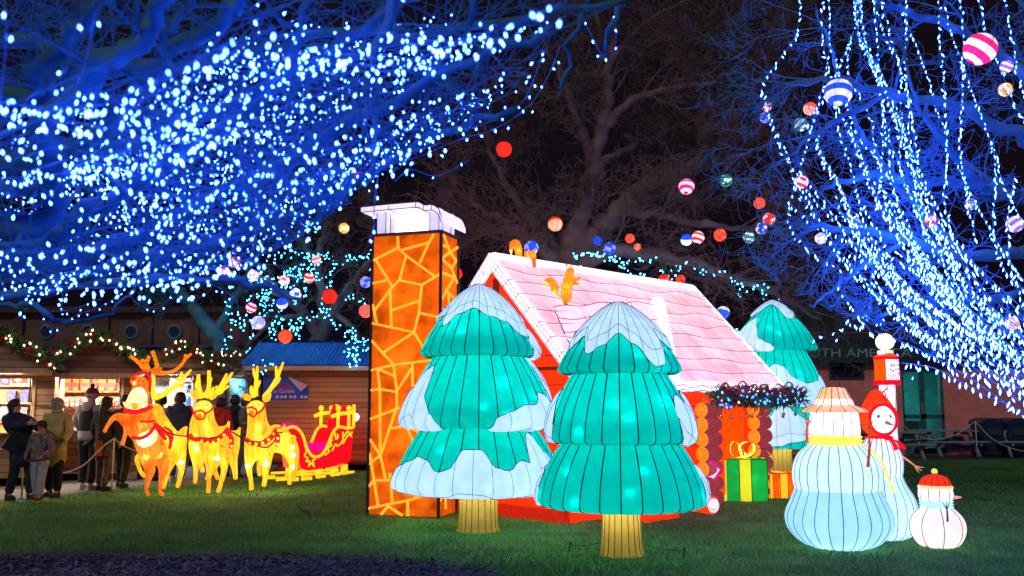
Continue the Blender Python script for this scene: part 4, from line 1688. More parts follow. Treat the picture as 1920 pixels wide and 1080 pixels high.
segs4 = [[(255, 250), (257, 320)], [(125, 385), (257, 320)], [(285, 332), (420, 300)], [(420, 300), (445, 248)], [(420, 300), (375, 415)], [(257, 320), (300, 370), (455, 505)],
         [(300, 370), (265, 515)], [(265, 515), (385, 550), (475, 495)], [(140, 390), (225, 550)], [(265, 515), (225, 555), (130, 690)], [(120, 525), (192, 512)], [(215, 570), (222, 780)],
         [(385, 550), (370, 715), (345, 825)], [(230, 690), (368, 645)], [(370, 715), (475, 745)], [(118, 765), (345, 828)], [(345, 828), (178, 940)], [(345, 828), (400, 930)],
         [(120, 655), (140, 760)], [(110, 870), (235, 1015)], [(105, 1042), (235, 1015), (475, 992)]]
segs5 = [[(138, 10), (150, 130), (153, 490), (180, 612)], [(98, 132), (150, 128), (240, 145)], [(222, 0), (240, 140), (240, 232)], [(150, 20), (228, 58)], [(320, 12), (240, 140)], [(320, 0), (320, 112), (400, 150)],
         [(92, 290), (250, 235)], [(235, 240), (155, 490)], [(200, 345), (290, 335), (345, 362), (440, 330)], [(92, 405), (153, 490)], [(153, 490), (90, 535)], [(92, 480), (140, 755)],
         [(82, 655), (120, 625), (235, 625)], [(205, 590), (218, 748)], [(80, 775), (300, 735), (430, 695)], [(195, 765), (158, 826)], [(195, 765), (268, 826)], [(298, 740), (301, 832)],
         [(235, 625), (290, 668), (345, 716)], [(365, 668), (380, 706)], [(235, 625), (330, 560), (430, 590)], [(330, 560), (340, 450), (290, 335)], [(340, 450), (440, 430)]]
mb = MB()


def strip(mb, a, b_, wd, y, dep, m=0, plane='x', ext=0.01):
    """flat raised strip between two points of a face (u, z); plane x: front (u = x), plane y: right side (u = y)"""
    du, dz = b_[0] - a[0], b_[1] - a[1]
    l = math.hypot(du, dz) or 1
    nu_, nz_ = -dz / l * wd / 2, du / l * wd / 2
    eu, ez = du / l * ext, dz / l * ext
    q = [(a[0] - eu + nu_, a[1] - ez + nz_), (a[0] - eu - nu_, a[1] - ez - nz_), (b_[0] + eu - nu_, b_[1] + ez - nz_), (b_[0] + eu + nu_, b_[1] + ez + nz_)]
    q = [(u, z) for u, z in q]
    if plane == 'x':
        mb.prism(q, y, y + dep, m, axis='y')
    else:
        mb.prism(q, y, y + dep, m, axis='x')


k = 0
for S, Z in ((segs4, Z4), (segs5, Z5)):
    for sg_ in S:
        for a, b_ in zip(sg_, sg_[1:]):
            p, q = front_uv(Z(a)), front_uv(Z(b_))
            p = (min(max(p[0], 0.02), cw - 0.02), min(max(p[1], 0.03), CZ - 0.03))
            q = (min(max(q[0], 0.02), cw - 0.02), min(max(q[1], 0.03), CZ - 0.03))
            k += 1
            strip(mb, p, q, 0.032, -0.012 - 0.0003 * (k % 17), 0.02)
side = [[(495, 250), (530, 345), (565, 382)], [(492, 322), (522, 318)], [(530, 345), (572, 298)], [(530, 345), (492, 392)], [(492, 408), (540, 440), (565, 385)], [(540, 440), (572, 515)], [(488, 485), (555, 490)],
        [(555, 490), (488, 642)], [(508, 585), (570, 628)], [(524, 602), (527, 660)], [(490, 700), (570, 740)], [(530, 720), (500, 850)], [(500, 850), (570, 900)], [(540, 878), (510, 1010)], [(510, 1010), (570, 1060)], [(510, 1010), (488, 1150)],
        [(488, 1150), (570, 1200)], [(530, 1180), (540, 1330)], [(540, 1330), (490, 1400)], [(540, 1330), (570, 1390)], [(500, 1390), (530, 1560)], [(530, 1560), (490, 1640)], [(530, 1560), (572, 1500)], [(510, 1600), (520, 1850)], [(520, 1740), (570, 1680)], [(490, 1800), (520, 1720)]]
for sg_ in side:
    for a, b_ in zip(sg_, sg_[1:]):
        k += 1
        f_ = lambda p: (min(max((p[0] - 482) / 96 * CD, 0.03), CD - 0.02), min(max((1 - (p[1] - 245) / 1655) * CZ, 0.03), CZ - 0.03))
        strip(mb, f_(a), f_(b_), 0.036, cw - 0.008 + 0.0003 * (k % 17), 0.02, 0, 'y')
mb.build('mortar_lines', MORTAR, CH)
mb = MB()
for x, y in ((0, 0), (cw, 0), (cw, CD), (0, CD)):
    mb.box(x - 0.018, x + 0.018, y - 0.018, y + 0.018, 0, CZ)
for z in (CZ,):
    mb.box(-0.018, cw + 0.018, -0.018, 0.018, z, z + 0.03)
    mb.box(-0.018, cw + 0.018, CD - 0.018, CD + 0.018, z, z + 0.03)
    mb.box(-0.018, 0.018, 0.02, CD - 0.02, z, z + 0.029)
    mb.box(cw - 0.018, cw + 0.018, 0.02, CD - 0.02, z, z + 0.029)
mb.box(0.02, cw - 0.02, 0.02, CD - 0.02, CZ, CZ + 0.02)
mb.build('frame', DARK, CH)
WPOST = fabric('grey_white_cloth', (206, 200, 226), 0.6, 0.6)
for x, y in ((0.12, 0.1), (cw - 0.12, 0.1), (0.12, CD - 0.1), (cw - 0.12, CD - 0.1)):
    mb = MB()
    mb.box(x - 0.07, x + 0.07, y - 0.07, y + 0.07, CZ + 0.03, CZ + 0.36)
    for sx_, sy_ in ((-1, -1), (1, -1), (1, 1), (-1, 1)):
        mb.tube([(x + sx_ * .072, y + sy_ * .072, CZ + 0.03), (x + sx_ * .072, y + sy_ * .072, CZ + 0.36)], 0.006, 4, 1)
    mb.build('cap_post', [WPOST, BLACK], CH)
prof = smooth_path([V((-0.14, 0, CZ + 0.41)), V((0.2, 0, CZ + 0.42)), V((cw * 0.6, 0, CZ + 0.425)), V((cw - 0.3, 0, CZ + 0.42)), V((cw - 0.2, 0, CZ + 0.37)), V((cw - 0.1, 0, CZ + 0.37)), V((cw + 0.0, 0, CZ + 0.31)), V((cw + 0.06, 0, CZ + 0.18))], 4)
mb = MB()
up = [(p.x, p.z) for p in prof]
dn = [(p.x, p.z - 0.07) for p in prof][::-1]
y0, y1 = -0.12, CD + 0.14
n = len(up)
for (ya, yb, m) in ((y0, y1, 0),):
    vs = [(x, ya, z) for x, z in up] + [(x, yb, z) for x, z in up] + [(x, ya, z) for x, z in dn[::-1]] + [(x, yb, z) for x, z in dn[::-1]]
    fs = []
    for i in range(n - 1):
        fs += [(i, i + 1, n + i + 1, n + i), (2 * n + i, 3 * n + i, 3 * n + i + 1, 2 * n + i + 1), (i, 2 * n + i, 2 * n + i + 1, i + 1), (n + i, n + i + 1, 3 * n + i + 1, 3 * n + i)]
    fs += [(0, n, 3 * n, 2 * n), (n - 1, 3 * n - 1, 4 * n - 1, 2 * n - 1)]
    mb.add(vs, fs, 0, False)
for q in (0.004, -0.074):
    mb.tube([(x, y0 - 0.003, z + q) for x, z in up], 0.006, 4, 1)
for i in range(0, n, 5):
    mb.tube([(up[i][0], y0 - 0.003, up[i][1]), (up[i][0], y0 - 0.003, up[i][1] - 0.07), (up[i][0], y1, up[i][1] - 0.074)], 0.005, 4, 1)
mb.build('cap', [fabric('white_cap_cloth', (236, 226, 240), 0.62, 0.6), BLACK], CH)
mb = MB()
mb.box(0.24, cw - 0.22, 0.24, CD - 0.02, CZ + 0.03, CZ + 0.33)
mb.build('flue', fabric('white_flue_cloth', (250, 240, 250), 0.75, 0.6), CH)
lamp((cw * 0.5, 0.1, CZ + 0.12), 3, (1, 0.93, 0.95), CH)
for z in (0.5, 1.3, 2.1, 2.9, 3.6):
    lamp((cw * 0.5, CD * 0.5, z), 4.2, WARM, CH)
    lamp((R.uniform(0.2, cw - 0.2), 0.09, z + R.uniform(-.3, .3)), 0.22, WARM, CH, 0.015)
    lamp((R.uniform(0.2, cw - 0.2), 0.12, z + R.uniform(-.3, .3)), 0.25, WARM, CH, 0.015)

# ------------------------------------------------------------------ gifts and small lanterns by the door


def present(label, p, sx_, sy_, sz_, mat, rib, rot, rx=0.27, bow=True, lid=0.0):
    t = thing('present_lantern', label, 'gift lantern', p, rot)
    mb = MB()
    mb.box(-sx_ / 2, sx_ / 2, 0, sy_, 0, sz_ - lid, b=0.01)
    if lid:
        mb.box(-sx_ / 2 - 0.02, sx_ / 2 + 0.02, -0.02, sy_ + 0.02, sz_ - lid + 0.002, sz_, b=0.01)
    mb.build('box', mat, t)
    mb = MB()
    e = 0.026 if lid else 0.006
    for s, (a, b_) in enumerate(((-sx_ * rx / 2, sx_ * rx / 2),)):
        mb.box(a, b_, -e - 0.002, sy_ + e + 0.002, -0.0, sz_ + 0.006)
    mb.box(-sx_ / 2 - e, -sx_ / 2 + 0.05, -e, sy_, 0.002, sz_ + 0.004)
    mb.box(sx_ / 2 - 0.02, sx_ / 2 + e, sy_ * .35, sy_ * .65, 0.002, sz_ + 0.005)
    mb.build('ribbon', rib, t)
    mb = MB()
    for x in (-sx_ / 2, -sx_ * rx / 2, sx_ * rx / 2, sx_ / 2):
        mb.tube([(x, -e - 0.006, 0), (x, -e - 0.006, sz_)], 0.007, 4)
    mb.tube([(-sx_ / 2, -e - 0.006, sz_), (sx_ / 2, -e - 0.006, sz_)], 0.007, 4)
    mb.build('edge_wire', BLACK, t)
    if bow:
        mb = MB()
        yb = sy_ * 0.28
        for P_, y_, w2 in (([(0, .02), (-.12, .02), (-.20, .10), (-.19, .24), (-.11, .27), (-.04, .2), (0, .04)], yb, .28), ([(0, .02), (.10, .06), (.17, .15), (.15, .25), (.04, .27), (-.06, .2), (-.03, .06)], yb - .1, .28),
                           ([(.02, .03), (.14, .12), (.27, .17), (.38, .13), (.47, 0)], yb - .05, .09)):
            c_ = smooth_path([V((x, 0, z + sz_)) for x, z in P_], 5)
            vs = [(p.x, y_ - w2 / 2, p.z) for p in c_] + [(p.x, y_ + w2 / 2, p.z) for p in c_]
            n_ = len(c_)
            mb.add(vs, [(i, i + 1, n_ + i + 1, n_ + i) for i in range(n_ - 1)], 0, True)
            mb.tube([(p.x, y_ - w2 / 2 - 0.002, p.z) for p in c_], 0.006, 4, 1)
        mb.ball((0, yb - .06, sz_ + 0.06), (0.05, 0.07, 0.05), 10, 8)
        mb.build('bow', [fabric('pale_bow_cloth', (255, 236, 110), 0.8, 0.6), BLACK], t)
    for k in range(3):
        lamp((R.uniform(-.2, .2) * sx_, 0.09, sz_ * (0.3 + 0.2 * k)), 0.35, (1, 1, 0.9), t, 0.02)
    lamp((0, sy_ / 2, sz_ / 2), 2.2, (1, 1, 0.9), t)
    return t


present('large green gift lantern with a yellow ribbon and bow by the log door', gnd(1399, 940), 0.70, 0.6, 0.66, GREEN, YELLOW, RD(-4))
present('low orange gift lantern with yellow ribbons and a lid beside the green one', gnd(1470, 934), 0.48, 0.42, 0.40, ORANGE, YELLOW, RD(3), bow=False, lid=0.13)
pm = at(1333, 868, 14.0)
t = thing('frame_lantern', 'small tilted white lantern with a magenta frame beside the log stack', 'lantern', pm + V((0, 0, -0.12)), 0.2)
t.rotation_euler = (0, RD(38), 0.2)
mb = MB()
mb.box(-0.11, 0.11, 0, 0.12, -0.11, 0.11, b=0.01)
mb.build('box', WHITE, t)
mb = MB()
for a, b_, c, d in ((-.13, .13, .10, .13), (-.13, .13, -.13, -.10), (-.13, -.10, -.10, .10), (.10, .13, -.10, .10)):
    mb.box(a, b_, -0.02, 0.0, c, d)
mb.build('frame', MAGENTA, t)
pm = gnd(1336, 938)
mb = MB()
mb.lathe([(0.16, 0), (0.17, 0.1), (0.13, 0.3), (0.15, 0.45), (0.11, 0.6), (0.03, 0.66)], 14, 0, cap0=True)
tag(mb.build('sack_lantern', fabric('cream_sack_cloth', (255, 214, 140), 0.75, 0.6), loc=pm), 'cream sack lantern squeezed between the log stack and the green gift', 'lantern')
mb = MB()
mb.prism([(-0.09, 0), (0.09, 0), (0.11, 0.08), (0.02, 0.12), (-0.1, 0.07)], -0.08, 0.08)
tag(mb.build('leaf_lantern', fabric('lime_cloth', (120, 230, 120), 0.7, 0.6), loc=gnd(1331, 928) + V((-0.15, 0.1, 0.25))), 'small lime green lantern low beside the log stack', 'lantern')
# little log lantern with a smiling disc
pl = gnd(1338, 965)
t = thing('log_lantern', 'little red log lantern on the grass with a white smiling end', 'log lantern', pl, RD(28))
mb = MB()
T = Matrix.Translation((0, 0, 0.125)) @ Matrix.Rotation(PI / 2, 4, 'X')
mb.lathe([(0.10, 0.0), (0.135, -0.03), (0.125, -0.2), (0.13, -0.42), (0.1, -0.46), (0, -0.46)], 18, M=T)
mb.build('log', REDORG, t)
mb = MB()
mb.lathe([(0, 0.014), (0.09, 0.012), (0.108, 0.002)], 18, M=T)
fc = mb.build('face', WHITE, t)
mb = MB()
for r in (0.1, 0.085):
    mb.lathe([(r, 0.008), (r + 0.003, 0.014), (r + 0.006, 0.006)], 20, M=T)
mb.tube([T @ V((0.055 * math.cos(a), 0.055 * math.sin(a), 0.016)) for a in [RD(200 + k * 14) for k in range(11)]], 0.005, 4)
mb.build('smile', pbr('dark_red_line', (0.12, 0.005, 0.01), 0.5, 0.1), fc)
lamp((0, 0.15, 0.125), 0.5, (1, 0.9, 0.8), t)

# ------------------------------------------------------------------ snowmen


def gored(name, prof, n, mats, parent, wire=0.0045, depth=0.02, split=None, smooth_k=3):
    P = smooth_path([V((r, 0, z)) for r, z in prof], smooth_k)
    pr = [(max(0, p.x), p.z) for p in P]
    mb = MB()
    lb = lobes(n, depth)
    mb.lathe(pr, n * 6, 0, rmod=lambda a, z: lb(a), cap0=True)
    for k in range(n):
        a = 2 * PI * k / n
        mb.tube([((r * lb(a) + .002) * math.sin(a), -(r * lb(a) + .002) * math.cos(a), z) for r, z in pr], wire, 4, 1, cap=False)
    return mb.build(name, mats, parent)


def stick(name, pts, mat, parent, r=0.016):
    mb = MB()
    P = smooth_path(pts, 4)
    mb.tube(P, [lerp(r, r * 0.6, i / len(P)) for i in range(len(P))], 6)
    e, d = P[-1], (P[-1] - P[-3]).normalized()
    for a in (-0.5, 0.0, 0.5):
        q = Matrix.Rotation(a, 3, 'Y') @ d
        mb.tube([e, e + q * 0.05, e + q * 0.10 + V((0, 0, 0.01))], [r * 0.6, r * 0.45, r * 0.25], 5)
    return mb.build(name, mat, parent)


STICK = fabric('brown_stick_cloth', (196, 96, 36), 0.45, 0.5)
WIREG = pbr('grey_wire', (0.03, 0.035, 0.05), 0.5, 0.1)
k = 0.002477
S1 = thing('snowman_lantern', 'big snowman lantern seen from behind in a straw hat and yellow scarf', 'snowman lantern', gnd(1575, 1025), 0)
H_ = lambda l: [(h * k, (1000 - y) * k) for y, h in l]
gored('lower_body', H_([(1000, 125), (985, 160), (960, 192), (920, 222), (880, 232), (840, 224), (800, 205), (750, 184)]), 24, [BLUEW, WIREG], S1)
gored('middle_body', H_([(750, 183), (720, 190), (690, 192), (650, 188), (610, 174), (578, 150), (548, 114)]), 24, [fabric('white_blue_cloth', (208, 234, 250), 0.5, 0.65), WIREG], S1)
hd = gored('head', H_([(555, 96), (520, 106), (480, 108), (440, 106), (400, 98), (380, 70)]), 16, [fabric('bright_white_cloth', (250, 248, 255), 0.78, 0.65), WIREG], S1)
ht = gored('hat', H_([(402, 120), (408, 142), (396, 134), (380, 96), (376, 88), (372, 84), (345, 72), (318, 60), (302, 52), (297, 30), (296, 2)]), 14, [TAN, BLACK], S1, depth=0.012, smooth_k=2)
gored('hat_band', H_([(384, 90), (360, 81), (350, 77)]), 14, [fabric('cream_band_cloth', (255, 250, 240), 0.9, 0.6), BLACK], ht, depth=0.012, smooth_k=1)
mb = MB()
for j in range(3):
    z = (1000 - 552 + j * 17) * k
    mb.lathe([(0.27 - j * .004, z - 0.02), (0.305 - j * .008, z), (0.27 - j * .004, z + 0.02)], 32, 0)
    mb.lathe([(0.295 - j * .008, z + 0.0205), (0.30 - j * .008, z + 0.022), (0.295 - j * .008, z + 0.0235)], 32, 1)
mb.tube(smooth_path([V((0.24, -0.17, (1000 - 560) * k)), V((0.36, -0.22, (1000 - 590) * k)), V((0.45, -0.20, (1000 - 650) * k)), V((0.53, -0.22, (1000 - 755) * k))], 5), 0.035, 6, 0, flat=0.4)
mb.build('scarf', [fabric('yellow_scarf_cloth', (255, 214, 90), 0.72, 0.6), BLACK], S1)
stick('arm', [V((0.18, -0.43, (1000 - 640) * k)), V((0.2, -0.45, (1000 - 560) * k)), V((0.21, -0.44, (1000 - 480) * k))], STICK, S1)
stick('arm', [V((-0.28, 0.1, (1000 - 540) * k)), V((-0.30, 0.05, (1000 - 500) * k)), V((-0.30, 0.02, (1000 - 470) * k))], STICK, S1)
lamp((0, 0, 0.35), 2.4, COOL, S1)
lamp((0, 0, 0.85), 1.6, COOL, S1)
lamp((0, 0, 1.3), 0.8, COOL, S1)
lamp((0, -0.3, 0.07), 0.7, COOL, S1)
lamp((-0.25, -0.25, 0.08), 0.5, COOL, S1)
lamp((0.25, -0.25, 0.08), 0.5, COOL, S1)

k2 = 1 / (2.347 * 161)
s2 = gnd(1460 + 465 / 2.347, 1009)
S2 = thing('snowman_lantern', 'smiling snowman lantern in a red hood and neckerchief beside the straw hat one', 'snowman lantern', s2, RD(2))
H2 = lambda l: [(h * k2, (960 - y) * k2) for y, h in l]
gored('lower_body', H2([(960, 90), (940, 118), (900, 138), (840, 146), (780, 132), (730, 104), (690, 88)]), 20, [fabric('pale_blue_white_cloth', (196, 228, 248), 0.6, 0.65), WIREG], S2)
gored('middle_body', H2([(695, 87), (660, 93), (620, 94), (580, 84), (545, 68), (518, 54)]), 20, [fabric('white_body_cloth', (218, 238, 252), 0.54, 0.65), WIREG], S2)
hz = (960 - 447) * k2
mb = MB()
mb.ball((0, -0.04, hz), (0.172, 0.15, 0.182), 24, 14)
hd = mb.build('head', fabric('white_face_cloth', (250, 250, 255), 0.85, 0.6), S2)
for s in (-1, 1):
    mb = MB()
    mb.ball((s * 0.066, -0.162, hz + 0.045), (0.022, 0.012, 0.030), 10, 8)
    mb.build('eye', pbr('navy_eye', (0.005, 0.01, 0.08), 0.3, 0.1), hd)
mb = MB()
mb.tube([(0.01, -0.17, hz - 0.015), (0.02, -0.24, hz - 0.03), (0.04, -0.33, hz - 0.05)], [0.026, 0.018, 0.003], 8)
mb.build('nose', fabric('grey_nose_cloth', (150, 130, 150), 0.4, 0.5), hd)
mb = MB()
mb.tube([(0.065 * math.cos(a) + 0.005, -0.158 - 0.008 * abs(math.sin(a)) + 0.02, hz - 0.06 + 0.035 * math.sin(a)) for a in [RD(190 + q * 16) for q in range(11)]], 0.008, 5)
mb.build('mouth', pbr('navy_mouth', (0.005, 0.01, 0.08), 0.3, 0.1), hd)
mb = MB()
# hood: shell open at the face, with a peak behind
nth, nph = 28, 12
vs, fs = [], []
for i in range(nph + 1):
    ph = RD(50) + (PI - RD(50)) * i / nph       # angle from the face direction (-Y)
    for j in range(nth):
        th = 2 * PI * j / nth
        r = 0.205 + (0.05 * max(0, math.sin(th)) * math.sin(ph) if True else 0)
        up_ = 0.13 * max(0, math.cos(ph - PI * 0.60)) ** 6 * max(0, math.sin(th)) ** 6
        vs.append((r * math.sin(ph) * math.cos(th), -r * math.cos(ph) * 0.95, hz + r * math.sin(ph) * math.sin(th) + up_))
for i in range(nph):
    for j in range(nth):
        a, b_ = i * nth + j, i * nth + (j + 1) % nth
        fs.append((a, a + nth, b_ + nth, b_))
mb.add(vs, fs, 0, True)
for j in range(0, nth, 3):
    mb.tube([V(vs[i * nth + j]) * 1.0 + (V(vs[i * nth + j]) - V((0, 0, hz))).normalized() * 0.003 for i in range(nph)], 0.0035, 4, 1, cap=False)
ring = [V(vs[j]) for j in range(nth)] + [V(vs[0])]
mb.tube(ring, 0.018, 6, 2)
mb.build('hood', [REDORG, BLACK, RED], S2)
mb = MB()
mb.lathe([(0.12, hz - 0.17), (0.16, hz - 0.19), (0.15, hz - 0.22), (0.13, hz - 0.23)], 24, 0)
mb.ball((0.02, -0.15, hz - 0.2), (0.04, 0.03, 0.03), 10, 8, 0)
mb.tube(smooth_path([(0.03, -0.16, hz - 0.2), (0.07, -0.2, hz - 0.25), (0.10, -0.21, hz - 0.33)], 4), [0.02 + 0.005 * q for q in range(9)], 6, 0, flat=0.35)
mb.tube(smooth_path([(0.03, -0.16, hz - 0.2), (0.14, -0.16, hz - 0.24), (0.22, -0.12, hz - 0.31)], 4), [0.02 + 0.005 * q for q in range(9)], 6, 0, flat=0.35)
mb.tube(smooth_path([(0.0, -0.05, hz + 0.24), (0.06, -0.1, hz + 0.3), (-0.02, -0.13, hz + 0.37)], 4), [0.02, .02, .02, .018, .016, .014, .01, .008, .004], 6, 0, flat=0.5)
mb.build('neckerchief', RED, S2)
stick('arm', [V((0.2, 0.0, hz - 0.38)), V((0.30, -0.06, hz - 0.46)), V((0.36, -0.10, hz - 0.52))], fabric('tan_stick_cloth', (214, 150, 104), 0.55, 0.5), S2)
lamp((0, 0, 0.3), 1.3, COOL, S2)
lamp((0, 0, 0.85), 0.6, COOL, S2)
lamp((0.1, -0.1, 0.07), 0.9, COOL, S2)

S3 = thing('snowman_lantern', 'small snowman lantern in a red bobble hat at the right of the group', 'snowman lantern', gnd(1760, 1025), RD(-12))
H3 = lambda l: [(h * k, (995 - y) * k) for y, h in l]
gored('body', H3([(997, 60), (985, 85), (950, 108), (910, 117), (870, 108), (840, 84), (824, 66)]), 8, [fabric('cream_body_cloth', (232, 220, 216), 0.58, 0.65), WIREG], S3, depth=0.004)
gored('head', H3([(800, 62), (780, 72), (760, 73), (742, 70), (730, 60)]), 10, [fabric('white_head_cloth', (236, 242, 252), 0.65, 0.65), WIREG], S3, depth=0.01)
mb = MB()
for j in range(3):
    z = (995 - 820 + j * 12) * k
    mb.lathe([(0.155, z - 0.015), (0.18, z), (0.155, z + 0.015)], 24, 0)
    mb.lathe([(0.172, z + 0.0145), (0.178, z + 0.016), (0.172, z + 0.0175)], 24, 1)
mb.build('scarf', [fabric('mint_scarf_cloth', (180, 226, 220), 0.7, 0.6), pbr('green_wire', (0.02, 0.12, 0.06), 0.5, 0.1)], S3)
ht = gored('hat', H3([(738, 68), (720, 66), (700, 56), (685, 38), (676, 12)]), 14, [REDORG, BLACK], S3)
mb = MB()
mb.lathe([(0.168, (995 - 744) * k), (0.186, (995 - 736) * k), (0.168, (995 - 726) * k)], 24)
mb.build('hat_band', fabric('yellow_band_cloth', (240, 226, 160), 0.75, 0.6), ht)
mb = MB()
mb.ball((0, 0, (995 - 667) * k), 0.034, 12, 9)
mb.build('bobble', fabric('lime_bobble_cloth', (206, 210, 120), 0.7, 0.6), ht)
mb = MB()
mb.tube([(0.17, -0.03, (995 - 778) * k), (0.25, -0.05, (995 - 776) * k)], [0.022, 0.008], 8)
mb.build('nose', fabric('pink_nose_cloth', (244, 160, 160), 0.6, 0.5), S3)
stick('arm', [V((0.04, -0.285, (995 - 872) * k)), V((0.045, -0.27, (995 - 840) * k)), V((0.05, -0.24, (995 - 822) * k))], fabric('plum_stick_cloth', (110, 50, 70), 0.4, 0.5), S3, 0.012)
lamp((0, 0, 0.22), 0.6, (1, 0.95, 0.92), S3)
lamp((0, -0.08, 0.05), 0.5, COOL, S3)
lamp((0, 0, 0.58), 0.25, COOL, S3)

# ------------------------------------------------------------------ post with letter box
yp = 11.5
pb = at(1662, 700, yp)
PX = thing('letter_post', 'white lantern post with a globe top and a red striped letter box', 'letter post', (pb.x, yp, 0), RD(-20))
mb = MB()
mb.lathe([(0.095, 0), (0.095, 2.22)], 12, 0, cap0=True)
for q in range(6):
    a = q * PI / 3
    mb.tube([(0.097 * math.sin(a), -0.097 * math.cos(a), 0), (0.097 * math.sin(a), -0.097 * math.cos(a), 2.22)], 0.004, 4, 1)
for z in (0.5, 1.0, 1.5, 2.0):
    pass
mb.build('post', [fabric('white_post_cloth', (228, 246, 255), 0.85, 0.6), WIREG], PX)
mb = MB()
pts = []
for q in range(60):
    a = q * 0.32
    pts.append((0.099 * math.sin(a), -0.099 * math.cos(a), 0.1 + q * 0.028))
mb.tube(pts, 0.022, 5, 0, flat=0.4)
mb.build('stripe', RED, PX)
gz = at(1662, 641, yp).z
mb = MB()
mb.ball((0, 0, gz), (0.112, 0.112, 0.108), 20, 12, 0)
for q in range(6):
    a = q * PI / 6
    mb.tube([(0.114 * math.cos(p) * math.cos(a), 0.114 * math.cos(p) * math.sin(a), gz + 0.11 * math.sin(p)) for p in [2 * PI * s / 24 for s in range(25)]], 0.003, 4, 1)
mb.build('globe', [fabric('cream_globe_cloth', (246, 250, 190), 0.85, 0.6), WIREG], PX)
bz0, bz1 = at(1660, 722, yp).z, at(1660, 664, yp).z
lb = MB()
T = Matrix.Translation((0, -0.06, 0)) @ Matrix.Rotation(RD(42), 4, 'Z') @ Matrix.Diagonal((0.8, 0.8, 1, 1))
hh = bz1 - bz0
# orange flank facing left, striped front facing right
lb.prism([(-0.13, bz0 + 0.06), (0.13, bz0 + 0.06), (0.13, bz1 - 0.03), (0.0, bz1 + 0.01), (-0.13, bz1 - 0.03)], -0.12, 0.12, 0, M=T)
box = lb.build('letter_box', [ORANGE], PX)
lb = MB()
lb.prism([(-0.15, bz0), (0.15, bz0), (0.135, bz0 + 0.058), (-0.135, bz0 + 0.058)], -0.14, 0.14, 0, M=T)
lb.box(-0.137, 0.137, -0.127, 0.127, bz1 - 0.07, bz1 - 0.035, 0, M=T)
lb.build('rim', [RED], box)
lb = MB()
lb.box(-0.125, 0.125, -0.135, -0.122, bz0 + 0.065, bz1 - 0.075, 0, M=T)
fr = lb.build('front_panel', [fabric('white_panel_cloth', (250, 244, 255), 0.9, 0.6)], box)
lb = MB()
zz = bz0 + 0.07
for q in range(7):
    x = -0.12 + q * 0.035
    lb.prism([(x, zz), (x + 0.014, zz), (x + 0.03, zz + 0.07), (x + 0.016, zz + 0.07)], -0.139, -0.136, 0, M=T)
for q in range(5):
    z = zz + 0.08 + q * 0.05
    lb.prism([(0.085, z), (0.12, z - 0.02), (0.12, z), (0.085, z + 0.02)], -0.139, -0.136, 0, M=T)
lb.build('stripes', [RED], fr)
lb = MB()
zc_ = bz0 + hh * 0.62
lb.prism([(-0.04, zc_ + 0.03), (0, zc_), (0.04, zc_ + 0.03), (0.04, zc_ - 0.025), (0, zc_), (-0.04, zc_ - 0.025)], -0.139, -0.1365, 0, M=T)
lb.build('bow_emblem', [pbr('plum_print', (0.15, 0.02, 0.1), 0.5, 0.1)], fr)
lb = MB()
for q in range(6):
    x = -0.065 + q * 0.025
    lb.tube([T @ V((x + 0.008 * math.cos(a), -0.1385, zc_ - 0.06 + 0.022 * math.sin(a))) for a in [s * 0.9 + q for s in range(6)]], 0.004, 4)
lb.build('print', [pbr('teal_print', (0.02, 0.25, 0.28), 0.5, 0.1)], fr)
for z in (0.5, 1.1, 1.7, 2.15):
    lamp((0, 0, z), 0.5, COOL, PX)
lamp((0, 0, gz), 1.1, (1, 1, 0.85), PX)
# ------------------------------------------------------------------ animal lanterns drawn as skeletons
class Fig:
    """skeleton nodes sketched as (x, y, dy, r) in a zoomed view, placed at depth Y + dy"""
    def __init__(s, ox, oy, k, Y):
        s.ox, s.oy, s.k, s.Y, s.rk, s.slim = ox, oy, k, Y, 1.0, k < 4

    def p(s, x, y, dy=0.0):
        return at(s.ox + x / s.k, s.oy + y / s.k, s.Y + dy)

    def r(s, q):
        return q / s.k / (F / s.Y)

    def skin(s, name, chains, mats, parent, sub=2):
        """chains: lists of (x, y, dy, r) or an int = index of an existing node to start from"""
        nodes, edges, roots = [], [], []
        o = parent.matrix_world.translation if parent else V((0, 0, 0))
        for ch in chains:
            prev = None
            for e in ch:
                if isinstance(e, int):
                    prev = e
                    continue
                nodes.append((s.p(e[0], e[1], e[2]), s.r(e[3]) * s.rk * (0.84 if e[3] < 28 and s.slim else 1)))
                if prev is None:
                    roots.append(len(nodes) - 1)
                else:
                    edges.append((prev, len(nodes) - 1))
                prev = len(nodes) - 1
        return skin(name, nodes, edges, mats, parent, sub, s.base, roots)

    def tubes(s, name, paths, mats, parent, n=6, kk=4, origin=None):
        """paths of (x, y, dy, r) with tapering"""
        mb = MB()
        for pth in paths:
            P = smooth_path([s.p(a[0], a[1], a[2]) for a in pth], kk)
            N = len(P) - 1
            rr = []
            for i in range(N + 1):
                u = i / N * (len(pth) - 1)
                j = min(len(pth) - 2, int(u))
                rr.append(s.r(lerp(pth[j][3], pth[j + 1][3], u - j)))
            mb.tube(P, rr, n)
        return mb.build(name, mats, parent, origin=s.base)

    def balls(s, name, pts, mats, parent, fl=1.0):
        mb = MB()
        for x, y, dy, r in pts:
            q = s.r(r)
            mb.ball(s.p(x, y, dy), (q, q * fl, q), 10, 8)
        return mb.build(name, mats, parent, origin=s.base)


